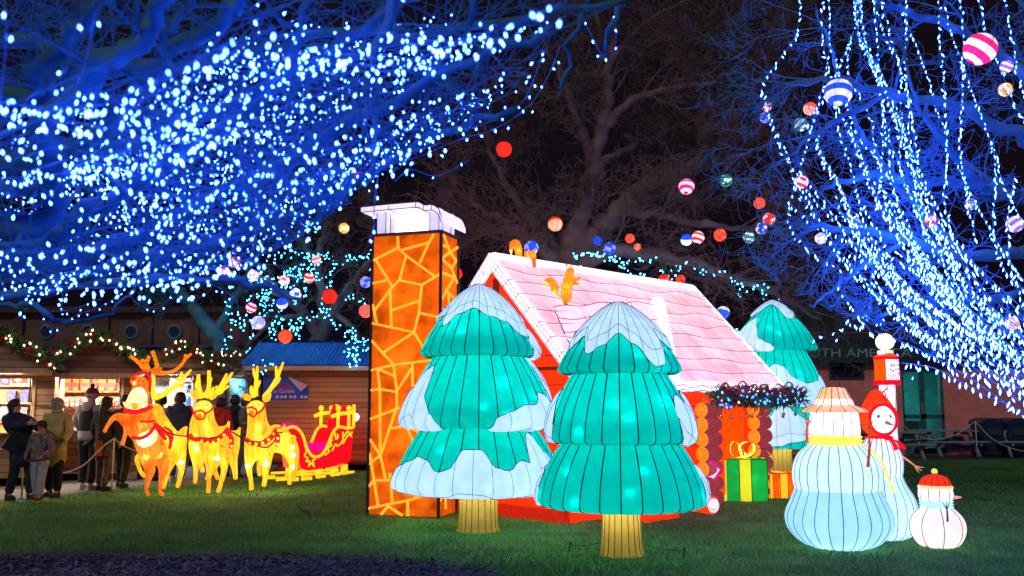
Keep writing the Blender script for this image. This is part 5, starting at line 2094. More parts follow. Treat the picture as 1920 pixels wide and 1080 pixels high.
GOLD = fabric('gold_stud_cloth', (255, 226, 70), 0.8, 0.5)
EYEW = fabric('white_eye_cloth', (255, 240, 220), 0.9, 0.5)
AMBER = fabric('amber_eye_cloth', (236, 150, 40), 0.5, 0.5)
HOT = glow('hot_bulb_glow', (1.0, 0.86, 0.42), 80)
EYED = pbr('dark_eye', (0.05, 0.02, 0.005), 0.4, 0.1)
HOOF = fabric('hoof_cloth', (236, 170, 60), 0.5, 0.5)


def deer(label, fig, base, body, harness, antlers, ears, eyes, nose, studs=(), lamps=(), mat=None, am=None, furs=(), group=None, nose_m=None, hot=()):
    t = thing('reindeer_lantern', label, 'reindeer lantern', base, 0, group)
    bpy.context.view_layer.update()
    fig.base = base
    mat = mat or DEERY
    b = fig.skin('body', body, mat, t)
    for f_ in furs:
        fig.skin('fur', f_, DEERW, b)
    for a in antlers:
        fig.tubes('antler', [[(x, y, d, r * 0.82) for x, y, d, r in q] for q in a], am or YELLOW, t, 7)
    if ears:
        for e in ears:
            fig.tubes('ear', [e], mat, t, 8)
    for e in eyes:
        x, y, d, r = e
        ey = fig.tubes('eye', [[(x - r * 1.1, y + r * 0.35, d * 0.86, r * 0.12), (x, y - r * 0.1, d * 0.9, r * 0.42), (x + r * 1.1, y - r * 0.25, d * 0.82, r * 0.12)]], EYEW, t, 7)
        fig.tubes('lash', [[(x - r * 1.3, y + r * 0.2, d * 0.88, r * 0.10), (x, y - r * 0.62, d * 0.92, r * 0.2), (x + r * 1.3, y - r * 0.6, d * 0.84, r * 0.10)]], EYED, ey, 6)
        fig.balls('pupil', [(x - r * 0.1, y, d * 0.9 - fig.r(r) * 0.42, r * 0.26)], EYED, ey)
    if nose:
        fig.balls('nose', [nose], nose_m or fabric('amber_nose_cloth', (224, 130, 30), 0.6, 0.5), t)
    if harness:
        h = fig.tubes('harness', harness, HARN, t, 6)
        if studs:
            for sd in studs:
                fig.balls('stud', [sd], GOLD, h)
    for sp_ in hot:
        fig.balls('bulb_spot', [sp_], HOT, t)
    for x, y, dy, pw in lamps:
        lamp(fig.p(x, y, dy) - base, pw * 2.8, (1, 0.93, 0.7), t, 0.015)
    return t


YG = 'reindeer lanterns pulling the sleigh'
zf = 3.482
# the leader, rearing
f = Fig(180, 640, zf, 15.1)
bs = gnd(290, 929)
deer('orange reindeer lantern rearing up with a red nose at the head of the team', f, bs,
     [[(370, 710, 0.1, 66), (335, 620, 0.05, 84), (292, 535, 0, 80), (278, 440, 0, 70), (286, 345, 0, 60), (294, 262, 0, 58), (262, 256, -0.12, 42), (240, 262, -0.2, 32)],
      [0, (330, 750, -0.12, 54), (358, 842, -0.12, 36), (335, 925, -0.05, 18), (328, 975, -0.08, 14), (345, 1004, -0.14, 17)],
      [0, (415, 730, 0.25, 54), (444, 828, 0.22, 36), (424, 915, 0.3, 18), (417, 978, 0.27, 14), (438, 1008, 0.2, 17)],
      [2, (205, 530, -0.2, 46), (148, 485, -0.3, 30), (110, 500, -0.35, 22), (72, 555, -0.3, 14), (52, 598, -0.3, 17)],
      [2, (240, 545, 0.1, 42), (206, 540, -0.25, 30), (196, 590, -0.3, 18), (180, 645, -0.3, 14), (170, 682, -0.32, 19)]],
     [[(190, 452, -0.42, 16), (260, 462, -0.55, 16), (335, 440, -0.45, 16), (360, 430, -0.1, 14)], [(240, 628, -0.5, 12), (300, 632, -0.62, 12), (350, 600, -0.5, 12), (390, 545, -0.2, 12)],
      [(285, 522, -0.62, 8), (340, 525, -0.58, 8), (378, 520, -0.2, 8)], [(388, 540, -0.4, 14), (420, 590, -0.45, 17), (455, 640, -0.35, 12)], [(262, 215, -0.28, 9), (320, 200, -0.25, 9), (352, 240, -0.1, 11), (350, 330, -0.1, 9)]],
     [[[(330, 200, 0, 20), (300, 160, -0.1, 17), (255, 118, -0.2, 14), (222, 98, -0.25, 13)], [(345, 190, 0, 20), (330, 150, -0.05, 17), (338, 118, -0.1, 15), (345, 103, -0.12, 15)], [(330, 140, -0.05, 14), (308, 128, -0.1, 14), (296, 122, -0.1, 12)]],
      [[(370, 200, 0.1, 22), (398, 170, 0.15, 17), (388, 120, 0.15, 14), (368, 62, 0.15, 16)], [(390, 200, 0.1, 20), (460, 208, 0.2, 15), (530, 180, 0.3, 13), (575, 130, 0.35, 13), (590, 85, 0.35, 16)], [(580, 115, 0.35, 13), (605, 95, 0.35, 13), (622, 82, 0.38, 9)]]],
     [[(370, 205, 0.05, 20), (395, 195, 0.05, 24), (430, 175, 0.05, 8)]],
     [(300, 222, -0.42, 17)], (243, 240, -0.30, 17), lamps=[(320, 640, -0.4, 1.0), (290, 540, -0.3, 0.5), (280, 440, -0.28, 0.5), (290, 340, -0.2, 0.3), (330, 760, -0.2, .25), (415, 740, 0.1, .25)],
     mat=DEERO, am=ANTO, group=YG, nose_m=REDORG,
     furs=[[[(292, 300, -0.12, 30), (278, 345, -0.17, 56), (264, 390, -0.24, 66), (244, 430, -0.32, 52), (222, 470, -0.40, 22)], [2, (300, 425, -0.24, 50), (322, 465, -0.22, 18)]], [[(262, 625, -0.36, 34), (315, 655, -0.30, 60), (365, 620, -0.24, 52), (385, 580, -0.12, 26)]], [[(238, 268, -0.30, 20), (264, 277, -0.28, 20)]]])
# yellow one behind it
f = Fig(180, 640, zf, 15.9)
bs = gnd(322, 918)
deer('yellow reindeer lantern half hidden behind the orange rearing leader', f, bs,
     [[(540, 660, 0.3, 62), (460, 640, 0.1, 66), (400, 570, -0.1, 56), (385, 470, -0.1, 50), (378, 400, -0.1, 48)],
      [0, (545, 750, 0.1, 46), (560, 830, 0.1, 27), (545, 905, 0.15, 17), (530, 960, 0.1, 19)],
      [0, (500, 760, 0.5, 44), (470, 850, 0.5, 20), (450, 920, 0.5, 16), (440, 965, 0.5, 17)],
      [2, (380, 690, -0.2, 40), (290, 738, -0.35, 26), (262, 765, -0.35, 18), (290, 850, -0.35, 14), (322, 888, -0.35, 18)],
      [0, (575, 575, 0.3, 24), (596, 555, 0.3, 10)]],
     [[(400, 545, -0.4, 9), (450, 590, -0.45, 9), (490, 640, -0.45, 11), (480, 700, -0.4, 9)], [(445, 560, -0.3, 7), (490, 590, -0.35, 9), (500, 640, -0.35, 9)]],
     [[[(384, 380, 0, 20), (368, 300, 0.0, 17), (374, 225, 0, 15)], [(372, 330, 0, 12), (358, 300, -0.05, 10), (352, 275, -0.05, 6)]],
      [[(390, 370, 0, 20), (450, 345, 0.1, 16), (520, 290, 0.2, 14), (575, 235, 0.25, 14), (622, 185, 0.3, 8)], [(535, 275, 0.2, 13), (550, 235, 0.2, 12), (560, 200, 0.2, 9)], [(450, 345, 0.1, 14), (462, 310, 0.1, 12), (468, 295, 0.1, 8)], [(520, 300, 0.2, 12), (550, 292, 0.2, 11), (575, 285, 0.2, 9)]]],
     [], [], None, hot=[(556, 792, -0.22, 13)], lamps=[(552, 790, -0.1, 0.25), (520, 660, 0, 0.6), (440, 620, -0.1, 0.5)], group=YG)
# third: facing the viewer
f = Fig(180, 640, zf, 15.1)
bs = gnd(400, 926)
deer('yellow reindeer lantern facing forward in the middle with a red studded collar', f, bs,
     [[(905, 640, 0.75, 58), (820, 640, 0.4, 62), (745, 645, 0.05, 68), (722, 550, 0, 64), (710, 470, -0.02, 58), (702, 412, -0.05, 62), (682, 452, -0.25, 42), (672, 487, -0.32, 34)],
      [2, (735, 735, -0.08, 42), (738, 830, -0.1, 22), (736, 925, -0.1, 16), (732, 995, -0.15, 20)],
      [2, (832, 745, 0.1, 44), (838, 840, 0.1, 25), (815, 930, 0.1, 17), (795, 992, 0.05, 21)],
      [0, (885, 750, 0.7, 40), (905, 830, 0.8, 22), (912, 905, 0.8, 18)],
      [2, (780, 780, 0.4, 24), (775, 840, 0.45, 17), (798, 905, 0.4, 18)],
      [0, (930, 590, 0.8, 18), (940, 560, 0.8, 8)]],
     [[(612, 632, -0.1, 11), (680, 638, -0.5, 15), (760, 650, -0.62, 18), (830, 610, -0.45, 17), (858, 570, -0.1, 12)], [(860, 590, -0.1, 14), (885, 640, 0.0, 17), (880, 700, 0.0, 13)],
      [(640, 470, -0.45, 6), (660, 505, -0.55, 6), (700, 505, -0.5, 6), (712, 470, -0.42, 6), (690, 452, -0.5, 6), (660, 455, -0.55, 6), (642, 470, -0.48, 6)], [(712, 470, -0.42, 7), (745, 455, -0.25, 7), (770, 425, -0.1, 7)], [(640, 470, -0.42, 6), (624, 430, -0.25, 6)]],
     [[[(690, 370, 0, 20), (672, 300, -0.05, 17), (668, 215, -0.05, 14)], [(675, 320, 0, 13), (655, 285, -0.05, 11), (664, 250, -0.05, 8)], [(700, 360, 0, 16), (720, 330, 0, 12), (728, 312, 0, 8)]],
      [[(745, 370, 0.05, 22), (800, 320, 0.1, 17), (850, 265, 0.15, 15), (890, 205, 0.2, 10)], [(800, 320, 0.1, 14), (830, 260, 0.1, 12), (855, 210, 0.1, 9)], [(800, 330, 0.1, 13), (845, 305, 0.1, 12), (868, 290, 0.1, 9)], [(740, 370, 0.05, 14), (760, 320, 0.05, 12), (770, 300, 0.05, 8)]]],
     [[(668, 368, 0, 16), (640, 345, 0, 24), (618, 312, 0, 7)], [(742, 372, 0.05, 16), (768, 352, 0.05, 22), (790, 328, 0.05, 7)]],
     [(655, 432, -0.42, 11), (722, 430, -0.36, 12)], (674, 490, -0.45, 15), studs=[(690, 652, -0.60, 9), (728, 662, -0.70, 9), (765, 660, -0.74, 9), (800, 642, -0.68, 9), (835, 612, -0.55, 9), (880, 650, -0.12, 8), (885, 685, -0.12, 8)],
     hot=[(792, 764, -0.42, 13)], lamps=[(790, 762, -0.05, 0.3), (745, 640, -0.2, 0.7), (722, 550, -0.2, 0.45), (705, 440, -0.15, 0.3), (836, 800, 0.0, 0.2)], group=YG)
# fourth, behind the third
f = Fig(180, 640, zf, 16.1)
bs = gnd(375, 913)
deer('yellow reindeer lantern mostly hidden behind the forward facing one', f, bs,
     [[(840, 600, 0.8, 56), (740, 620, 0.4, 60), (655, 630, 0.0, 52), (648, 540, 0, 44), (690, 440, 0.1, 36), (725, 395, 0.1, 34)],
      [2, (640, 720, -0.05, 34), (652, 820, -0.05, 20), (650, 885, -0.05, 16), (648, 930, -0.1, 18)],
      [2, (690, 730, 0.1, 30), (682, 800, 0.1, 20), (700, 860, 0.1, 18)],
      [0, (800, 740, 0.7, 36), (770, 840, 0.75, 20), (715, 905, 0.75, 18)],
      [0, (860, 560, 0.85, 18), (868, 520, 0.85, 8)]],
     [[(615, 610, -0.3, 11), (640, 640, -0.38, 12), (690, 650, -0.3, 11)]],
     [[[(720, 370, 0.1, 20), (738, 290, 0.1, 17), (738, 190, 0.1, 14)], [(738, 280, 0.1, 13), (748, 255, 0.1, 12), (755, 235, 0.1, 7)]],
      [[(745, 370, 0.15, 20), (790, 330, 0.2, 16), (790, 290, 0.2, 12)], [(760, 350, 0.15, 15), (820, 330, 0.2, 13), (835, 300, 0.2, 9)]]],
     [], [], None, hot=[(655, 697, -0.36, 12)], lamps=[(655, 690, -0.2, 0.3), (660, 620, -0.15, 0.4), (800, 620, 0.5, 0.4)], group=YG)
# fifth, by the sleigh
f = Fig(430, 640, 3.6, 16.2)
bs = gnd(505, 917)
deer('yellow reindeer lantern nearest the sleigh, standing clear with tall antlers', f, bs,
     [[(385, 650, 0.65, 66), (295, 670, 0.35, 70), (205, 680, 0.0, 80), (192, 585, 0, 72), (186, 495, -0.02, 64), (180, 428, -0.05, 66), (160, 462, -0.25, 45), (148, 486, -0.32, 37)],
      [2, (140, 765, -0.1, 46), (130, 860, -0.1, 25), (146, 940, -0.1, 17), (150, 1008, -0.15, 21)],
      [2, (255, 775, 0.1, 46), (244, 865, 0.1, 28), (242, 930, 0.1, 18), (230, 985, 0.05, 22)],
      [0, (400, 745, 0.55, 46), (424, 825, 0.6, 27), (410, 900, 0.6, 17), (406, 972, 0.55, 20)],
      [0, (440, 740, 0.95, 40), (448, 850, 1.0, 22), (432, 940, 1.0, 18)],
      [2, (205, 790, 0.4, 24), (198, 860, 0.45, 17), (206, 912, 0.4, 19)],
      [0, (370, 590, 0.7, 20), (372, 562, 0.7, 9)]],
     [[(112, 660, -0.2, 13), (150, 685, -0.55, 17), (225, 685, -0.6, 19), (290, 640, -0.4, 17), (310, 600, -0.1, 12)], [(310, 610, -0.1, 14), (330, 650, 0.0, 17), (320, 710, 0.0, 13)],
      [(125, 450, -0.45, 6), (150, 445, -0.6, 6), (180, 462, -0.52, 6), (182, 490, -0.48, 6), (160, 510, -0.6, 6), (128, 490, -0.52, 6)], [(182, 490, -0.48, 7), (222, 462, -0.3, 7), (244, 420, -0.1, 7)]],
     [[[(168, 375, 0, 20), (150, 330, -0.05, 16), (150, 300, -0.05, 8)], [(178, 370, 0, 20), (180, 300, 0.0, 17), (185, 230, 0, 15), (190, 165, 0, 8)], [(182, 260, 0, 13), (168, 220, 0, 11), (162, 180, 0, 7)], [(185, 310, 0, 13), (202, 280, 0, 11), (205, 262, 0, 7)]],
      [[(235, 380, 0.05, 22), (280, 320, 0.1, 18), (320, 250, 0.15, 16), (345, 190, 0.18, 13), (366, 140, 0.2, 8)], [(322, 245, 0.15, 14), (318, 205, 0.15, 12), (315, 165, 0.15, 7)], [(290, 310, 0.1, 14), (325, 275, 0.1, 12), (345, 245, 0.1, 7)]]],
     [[(142, 388, 0, 16), (112, 374, 0, 23), (82, 354, 0, 7)], [(230, 398, 0, 16), (256, 382, 0, 24), (282, 352, 0, 7)]],
     [(140, 428, -0.42, 12), (198, 438, -0.36, 13)], (150, 487, -0.5, 18), studs=[(140, 682, -0.62, 10), (180, 694, -0.72, 10), (225, 688, -0.75, 10), (265, 664, -0.62, 10), (298, 628, -0.4, 10), (328, 655, -0.12, 9), (325, 695, -0.12, 9)],
     hot=[(122, 838, -0.30, 10), (246, 828, -0.10, 15), (424, 715, 0.32, 11), (432, 770, 0.42, 13), (428, 850, 0.5, 10)], lamps=[(118, 840, -0.22, 0.2), (240, 830, -0.05, 0.3), (420, 760, 0.45, 0.25), (205, 680, -0.2, 0.8), (192, 585, -0.2, 0.5), (180, 450, -0.15, 0.3), (330, 670, 0.4, 0.6)], group=YG)
# reins from the leader to the sleigh
f = Fig(180, 640, zf, 15.1)
mb = MB()
for P in ([(378, 535, -0.1), (480, 600, 0.2), (600, 622, 0.2), (700, 635, -0.3), (830, 615, -0.3), (880, 590, 0.1), (985, 650, 0.3), (1010, 655, 0.4)],
          [(1010, 655, 0.4), (1060, 685, 0.5), (1120, 690, 0.5), (1170, 645, 0.7), (1180, 600, 0.9), (1260, 600, 2.2), (1330, 620, 2.9)]):
    mb.tube(smooth_path([f.p(*q) for q in P], 5), 0.012, 6)
o = mb.build('reins', pbr('brown_rein', (0.10, 0.025, 0.02), 0.6, 0.2), origin=(-5, 15.4, 0))
o.location = (-5, 15.4, 0)
tag(o, 'dark red reins running along the reindeer team to the sleigh', 'reins')

# ------------------------------------------------------------------ sleigh
SA_ = RD(37)
sp = gnd(563, 893)
SL = thing('sleigh_lantern', 'red sleigh lantern with gold scrollwork standing behind the last reindeer', 'sleigh lantern', sp, SA_)
ux, uz = 0.00378, 0.00302
Q = lambda x, y: ((x - 480) * ux, (905 - y) * uz)
outline = [(492, 858), (530, 870), (620, 858), (700, 845), (752, 815), (786, 740), (800, 650), (803, 575), (760, 578), (715, 568), (682, 590), (658, 650), (636, 715), (606, 762), (570, 776), (538, 756), (512, 705), (494, 640), (474, 596), (446, 568), (415, 562), (388, 582), (385, 622), (402, 655), (432, 672), (455, 700), (470, 770)]
PO = [Q(*p) for p in outline]
RIM = [(803, 575), (760, 578), (715, 568), (682, 590), (658, 650), (636, 715), (606, 762), (570, 776), (538, 756), (512, 705), (494, 640), (474, 596), (446, 568), (415, 562), (388, 582), (385, 622), (402, 655), (430, 660), (440, 635), (425, 618)]
SWD = 0.86
for y in (0.0, SWD):
    mb = MB()
    mb.prism(PO, y, y + 0.06, 0)
    s = mb.build('side_panel', RED, SL)
    mb = MB()
    mb.tube(smooth_path([V((Q(*p)[0], y + 0.0, Q(*p)[1])) for p in RIM], 3), 0.038, 8, flat=0.8)
    mb.build('gold_rim', YELLOW, s)
    yy = y - 0.012 if y == 0 else y + 0.072
    for P in ([(500, 690), (512, 730), (502, 765), (520, 780), (512, 805), (528, 800)], [(535, 800), (528, 840), (545, 815), (560, 845), (552, 800), (565, 792)], [(625, 765), (650, 740), (640, 715), (665, 700), (655, 675), (672, 660)],
              [(668, 740), (690, 690), (700, 705), (720, 690), (735, 660), (735, 610)], [(685, 610), (692, 655), (705, 640), (700, 620)], [(735, 690), (745, 670), (760, 640), (778, 625), (790, 640)], [(735, 605), (740, 635), (765, 600)], [(770, 600), (780, 630), (794, 605)]):
        mb = MB()
        mb.tube(smooth_path([V((Q(*p)[0], yy, Q(*p)[1])) for p in P], 4), 0.02, 6, flat=0.8)
        mb.build('scroll', YELLOW, s)
x0, z0 = Q(480, 855)
mb = MB()
mb.prism([(x0 - 0.02, 0.15), (x0 + 0.03, 0.15), (-0.10, 0.72), (-0.35, 0.80), (-0.33, 0.98), (-0.20, 1.02), (-0.02, 0.80)], 0.062, SWD - 0.002)
mb.box(0.0, 1.1, 0.062, SWD - 0.002, 0.14, 0.2)
mb.build('front_board', fabric('salmon_cloth', (244, 120, 76), 0.7, 0.6), SL)
mb = MB()
mb.prism([(1.1, 0.2), (1.2, 0.3), (1.26, 1.0), (1.22, 1.45), (1.12, 1.48), (1.0, 1.1), (0.95, 0.6)], 0.062, SWD - 0.002)
mb.build('seat_back', RED, SL)
mb = MB()
mb.box(0.35, 0.94, 0.07, SWD - 0.01, 0.5, 0.66, b=0.04)
mb.box(-0.16, 0.0, 0.1, SWD - 0.05, 0.9, 1.10, b=0.05)
mb.build('seat_cushion', MAGENTA, SL)
for y in (0.03, SWD + 0.03):
    mb = MB()
    for x in (0.86, 1.12):
        mb.tube([(x, y, 1.0), (x, y, 1.36)], 0.035, 8)
        mb.ball((x, y, 1.42), 0.06, 10, 8)
    mb.tube(smooth_path([V((0.7, y, 1.24)), V((0.9, y, 1.3)), V((1.15, y, 1.32)), V((1.24, y, 1.36))], 4), 0.04, 8)
    mb.tube([(1.24, y, 1.0), (1.24, y, 1.5)], 0.035, 8)
    mb.build('gold_rail', YELLOW, SL)
mb = MB()
for y in (0.08, SWD - 0.02):
    for i, x in enumerate((0.05, 0.4, 0.75, 1.0)):
        mb.box(x, x + 0.12, y - 0.05, y + 0.05, 0.051, 0.2)
    mb.box(-0.3, 1.3, y - 0.035, y + 0.035, 0.0, 0.05, b=0.01)
mb.build('runner', YELLOW, SL)
mb = MB()
mb.ball((1.36, 0.2, 1.22), 0.09, 12, 9)
mb.build('tail_lamp', glow('tail_lamp_glow', (1, 0.9, 0.75), 4), SL)
for p, e in (((0.5, 0.4, 0.4), 2.0), ((0.9, 0.15, 0.55), 0.5), ((0.25, 0.12, 0.4), 0.3), ((1.0, 0.12, 0.8), 0.3), ((0.6, 0.12, 0.35), 0.3), ((1.1, 0.4, 1.1), 0.5)):
    lamp(p, e, (1, 0.85, 0.75), SL)
# loose yellow lantern blocks under the team
for i, (px, py) in enumerate([(508, 898), (530, 901), (552, 902), (577, 900), (603, 896), (630, 892), (648, 889)]):
    t = thing('lantern_block', 'low yellow lantern block in the row under the sleigh', 'lantern block', gnd(px, py) + V((0, -0.1, 0)), RD(30 + 7 * i), 'yellow lantern blocks under the sleigh')
    mb = MB()
    mb.box(-0.10, 0.10, -0.06, 0.06, 0, 0.085, b=0.012)
    b = mb.build('block', YELLOW, t)
    mb = MB()
    mb.tube([(-0.1, -0.063, 0.085), (0.1, -0.063, 0.085)], 0.004, 4)
    mb.tube([(-0.1, -0.063, 0.005), (0.1, -0.063, 0.005)], 0.004, 4)
    mb.build('edge_wire', DARK, b)

# straw under the deer
rg = random.Random(8)
mb = MB()
for q in range(220):
    p = gnd(rg.uniform(340, 440), rg.uniform(900, 912))
    a = rg.uniform(0, PI)
    d = V((math.cos(a), math.sin(a), rg.uniform(-.1, .25))) * rg.uniform(0.05, 0.13)
    p.z = 0.02 + rg.random() * 0.04
    mb.tube([p - d, p + d], 0.004, 3)
o = mb.build('straw', pbr('dry_straw', (0.4, 0.26, 0.10), 0.8, 0.3))
tag(o, 'scattered straw and dead leaves under the middle reindeer', 'straw', kind='stuff')

# ------------------------------------------------------------------ squirrels on the roof
f = Fig(940, 440, 7.717, 13.65)
f.rk = 1.3
b1_ = at(995, 503, 13.65)


def squirrel(label, fig, base, body, tail, limbs, ears, eye, fur):
    t = thing('squirrel_lantern', label, 'squirrel lantern', base, 0)
    bpy.context.view_layer.update()
    fig.base = base
    b = fig.skin('body', body, SQUIR, t)
    fig.tubes('tail', tail, SQUIR, t, 14, 6)
    for e in ears:
        fig.tubes('ear', [e], SQUIR, t, 6)
    fig.balls('eye', [eye], EYED, t)
    fig.tubes('tail_tip', [fur], DEERW, t, 8)
    lamp(fig.p(body[0][1][0], body[0][1][1], body[0][1][2]) - base, 0.5, WARM, t, 0.02)
    lamp(fig.p(tail[0][2][0], tail[0][2][1], 0) - base, 0.2, WARM, t, 0.02)
    return t


squirrel('amber squirrel lantern crouching on the roof ridge with its tail raised', f, b1_,
         [[(330, 360, 0.0, 72), (395, 330, -0.05, 68), (450, 290, -0.1, 52), (478, 285, -0.12, 44)], [1, (400, 430, -0.1, 26), (410, 470, -0.12, 18)], [2, (470, 400, -0.15, 24), (485, 480, -0.18, 16)], [0, (340, 430, 0.05, 40), (380, 455, 0.0, 22)]],
         [[(285, 430, 0.05, 30), (258, 340, 0.05, 46), (248, 230, 0.05, 58), (215, 130, 0.05, 60), (160, 140, 0.05, 46), (142, 215, 0.05, 26), (146, 270, 0.05, 12)]], [],
         [[(400, 235, -0.1, 18), (392, 215, -0.1, 14), (382, 200, -0.1, 4)], [(480, 245, -0.1, 18), (492, 220, -0.1, 14), (497, 200, -0.1, 4)]], (505, 285, -0.3, 8), [(140, 215, 0.0, 24), (142, 260, 0.0, 16), (150, 300, 0.0, 5)])
f = Fig(940, 440, 7.717, 13.15)
f.rk = 1.25
b2_ = at(1060, 572, 13.15)
squirrel('amber squirrel lantern standing upright on the dormer with paws held out', f, b2_,
         [[(930, 870, 0, 70), (935, 770, 0, 76), (950, 650, 0, 66), (985, 570, 0, 46), (990, 510, -0.02, 60), (1040, 525, -0.08, 38)], [0, (930, 950, -0.05, 40), (915, 1005, -0.05, 22), (960, 1012, -0.12, 16)], [0, (985, 930, 0.1, 34), (945, 990, 0.1, 20)],
          [2, (1020, 640, -0.1, 38), (1090, 650, -0.15, 26), (1150, 612, -0.15, 14)], [2, (1010, 690, 0.1, 34), (1080, 705, 0.05, 18), (1130, 712, 0.05, 10)]],
         [[(880, 900, 0.03, 20), (800, 895, 0.05, 36), (770, 830, 0.05, 50), (765, 740, 0.05, 58), (715, 675, 0.05, 58), (655, 690, 0.05, 50), (615, 745, 0.05, 34)]], [],
         [[(950, 460, 0, 20), (942, 440, 0, 15), (935, 420, 0, 4)], [(1010, 460, 0, 16), (1015, 445, 0, 12), (1016, 430, 0, 4)]], (1035, 500, -0.28, 9), [(650, 690, 0.03, 46), (610, 740, 0.03, 30), (585, 790, 0.03, 6)])
# ------------------------------------------------------------------ people
SKIN = pbr('skin', (0.50, 0.29, 0.21), 0.55, 0.1, 9)
EYEP = pbr('eye_dark', (0.02, 0.015, 0.012), 0.3, 0.1)
LIPS = pbr('lips', (0.36, 0.11, 0.09), 0.5, 0.1)


def cloth(name, c, var=0.25, scale=14, c2=None):
    return pbr(name, c, 0.85, var, scale, bump=0.25, bscale=40, c2=c2)


def person(label, base, H, rot, coat, trousers, shoes, hair=None, hat=None, lean=0.0, arms=None, step=0.12, hem=0.82, head_turn=0.0, head_tilt=0.0, hairlong=0.0, hood=None, vest=None, stout=1.0, scarf=None, group=None):
    s = H / 1.75
    t = thing('person', label, 'person', base, rot, group)
    Rl = Matrix.Rotation(-lean, 3, 'X')          # leaning towards -Y
    hip = V((0, 0, 0.93))

    def U(x, y, z):
        return (Rl @ (V((x, y, z)) - hip) + hip) * s

    def G(x, y, z):
        return V((x, y, z)) * s
    arms = arms or {-1: ((-0.25, 0.0, 1.14), (-0.24, -0.10, 0.92)), 1: ((0.25, 0.0, 1.14), (0.24, -0.10, 0.92))}
    nodes, edges = [], []

    def ad(p, r, prev=None):
        nodes.append((p, r * s))
        if prev is not None:
            edges.append((prev, len(nodes) - 1))
        return len(nodes) - 1
    pel = ad(U(0, 0, 0.95), (0.13))
    wa = ad(U(0, 0, 1.10), 0.115, pel)
    ch = ad(U(0, 0.01, 1.32), 0.13, wa)
    ne = ad(U(0, 0.0, 1.475), 0.058, ch)
    hc = U(0, -0.025, 1.62)
    h0 = ad(U(0, -0.01, 1.56), 0.072, ne)
    h1 = ad(hc, 0.094, h0)
    ad(U(0, -0.015, 1.685), 0.075, h1)
    legs = {}
    for k in (-1, 1):
        hp = ad(G(k * 0.095, 0, 0.88), 0.085, pel)
        kn = ad(G(k * 0.105, -0.02 - k * step * 0.4, 0.48), 0.056, hp)
        an = ad(G(k * 0.11, -k * step + 0.02, 0.09), 0.036, kn)
        ad(G(k * 0.12, -k * step - 0.13, 0.035), 0.032, an)
        legs[k] = (nodes[hp][0], nodes[kn][0], nodes[an][0])
    hands = {}
    for k in (-1, 1):
        sh = U(k * 0.185, 0.0, 1.41)
        el, wr = U(*arms[k][0]), U(*arms[k][1])
        a = ad(sh, 0.052, ch)
        b_ = ad(el, 0.040, a)
        c = ad(wr, 0.026, b_)
        d = (wr - el).normalized()
        sd = d.cross(V((k, 0.2, 0.1))).normalized()
        pm_ = ad(wr + d * 0.07 * s, 0.030, c)
        for q in range(4):
            f0 = wr + d * 0.085 * s + sd * (q - 1.5) * 0.018 * s
            f1 = ad(f0 + d * (0.035 - 0.004 * abs(q - 1.4)) * s, 0.0095, pm_)
            ad(f0 + (d * 0.065 + V((-k * 0.018, 0, 0))) * s, 0.0075, f1)
        th = ad(wr + d * 0.05 * s + sd * -0.045 * s, 0.011, c)
        ad(wr + d * 0.085 * s + sd * -0.058 * s, 0.009, th)
        hands[k] = (sh, el, wr, d)
    skin('body', nodes, edges, SKIN, t, 1)
    # face
    Th = Matrix.Rotation(head_turn, 3, 'Z') @ Matrix.Rotation(-head_tilt - lean * 0.6, 3, 'X')
    W_ = lambda x, y, z: hc + (Th @ V((x, y, z))) * s
    mb = MB()
    mb.ball(W_(0, -0.098, -0.012), 0.017 * s, 8, 6)
    mb.ball(W_(0, -0.094, 0.012), 0.010 * s, 8, 6)
    for k in (-1, 1):
        mb.ball(W_(k * 0.094, 0.005, -0.005), (0.014 * s, 0.022 * s, 0.030 * s), 8, 6)
    mb.build('nose_and_ears', SKIN, t)
    for k in (-1, 1):
        mb = MB()
        mb.ball(W_(k * 0.036, -0.086, 0.018), (0.012 * s, 0.008 * s, 0.008 * s), 8, 6)
        mb.build('eye', EYEP, t)
    mb = MB()
    mb.ball(W_(0, -0.090, -0.052), (0.024 * s, 0.008 * s, 0.007 * s), 8, 6)
    mb.build('mouth', LIPS, t)
    # coat: trunk, skirt and sleeves grown as one surface
    nodes, edges = [], []
    w_ = stout
    rx = lambda a, b_: (a * s * w_, b_ * s * w_)
    nd = lambda p, r, prev=None: (nodes.append((p, r)), edges.append((prev, len(nodes) - 1)) if prev is not None else None, len(nodes) - 1)[2]
    a = nd(G(0, 0, hem), rx(0.20, 0.165))
    b_ = nd(U(0, 0, 0.98), rx(0.195, 0.155), a)
    c = nd(U(0, 0, 1.14), rx(0.18, 0.145), b_)
    d = nd(U(0, 0.01, 1.34), rx(0.19, 0.145), c)
    e = nd(U(0, 0.005, 1.46), rx(0.085, 0.085), d)
    nd(U(0, 0.0, 1.50), rx(0.078, 0.078), e)
    for k in (-1, 1):
        sh, el, wr, dd = hands[k]
        p = nd(sh, rx(0.080, 0.080), d)
        q = nd(el, rx(0.068, 0.068), p)
        nd(wr + dd * 0.015 * s, rx(0.052, 0.052), q)
    co_ = skin('coat', nodes, edges, coat, t, 2)
    if vest:
        nodes, edges = [], []
        a = nd(U(0, 0, 0.92), rx(0.205, 0.17))
        b_ = nd(U(0, 0, 1.12), rx(0.195, 0.158), a)
        c = nd(U(0, 0.01, 1.32), rx(0.205, 0.158), b_)
        nd(U(0, 0.01, 1.44), rx(0.13, 0.11), c)
        skin('vest', nodes, edges, vest, t, 2)
    # trousers and shoes
    nodes, edges = [], []
    a = nd(G(0, 0, 0.96), rx(0.15, 0.13))
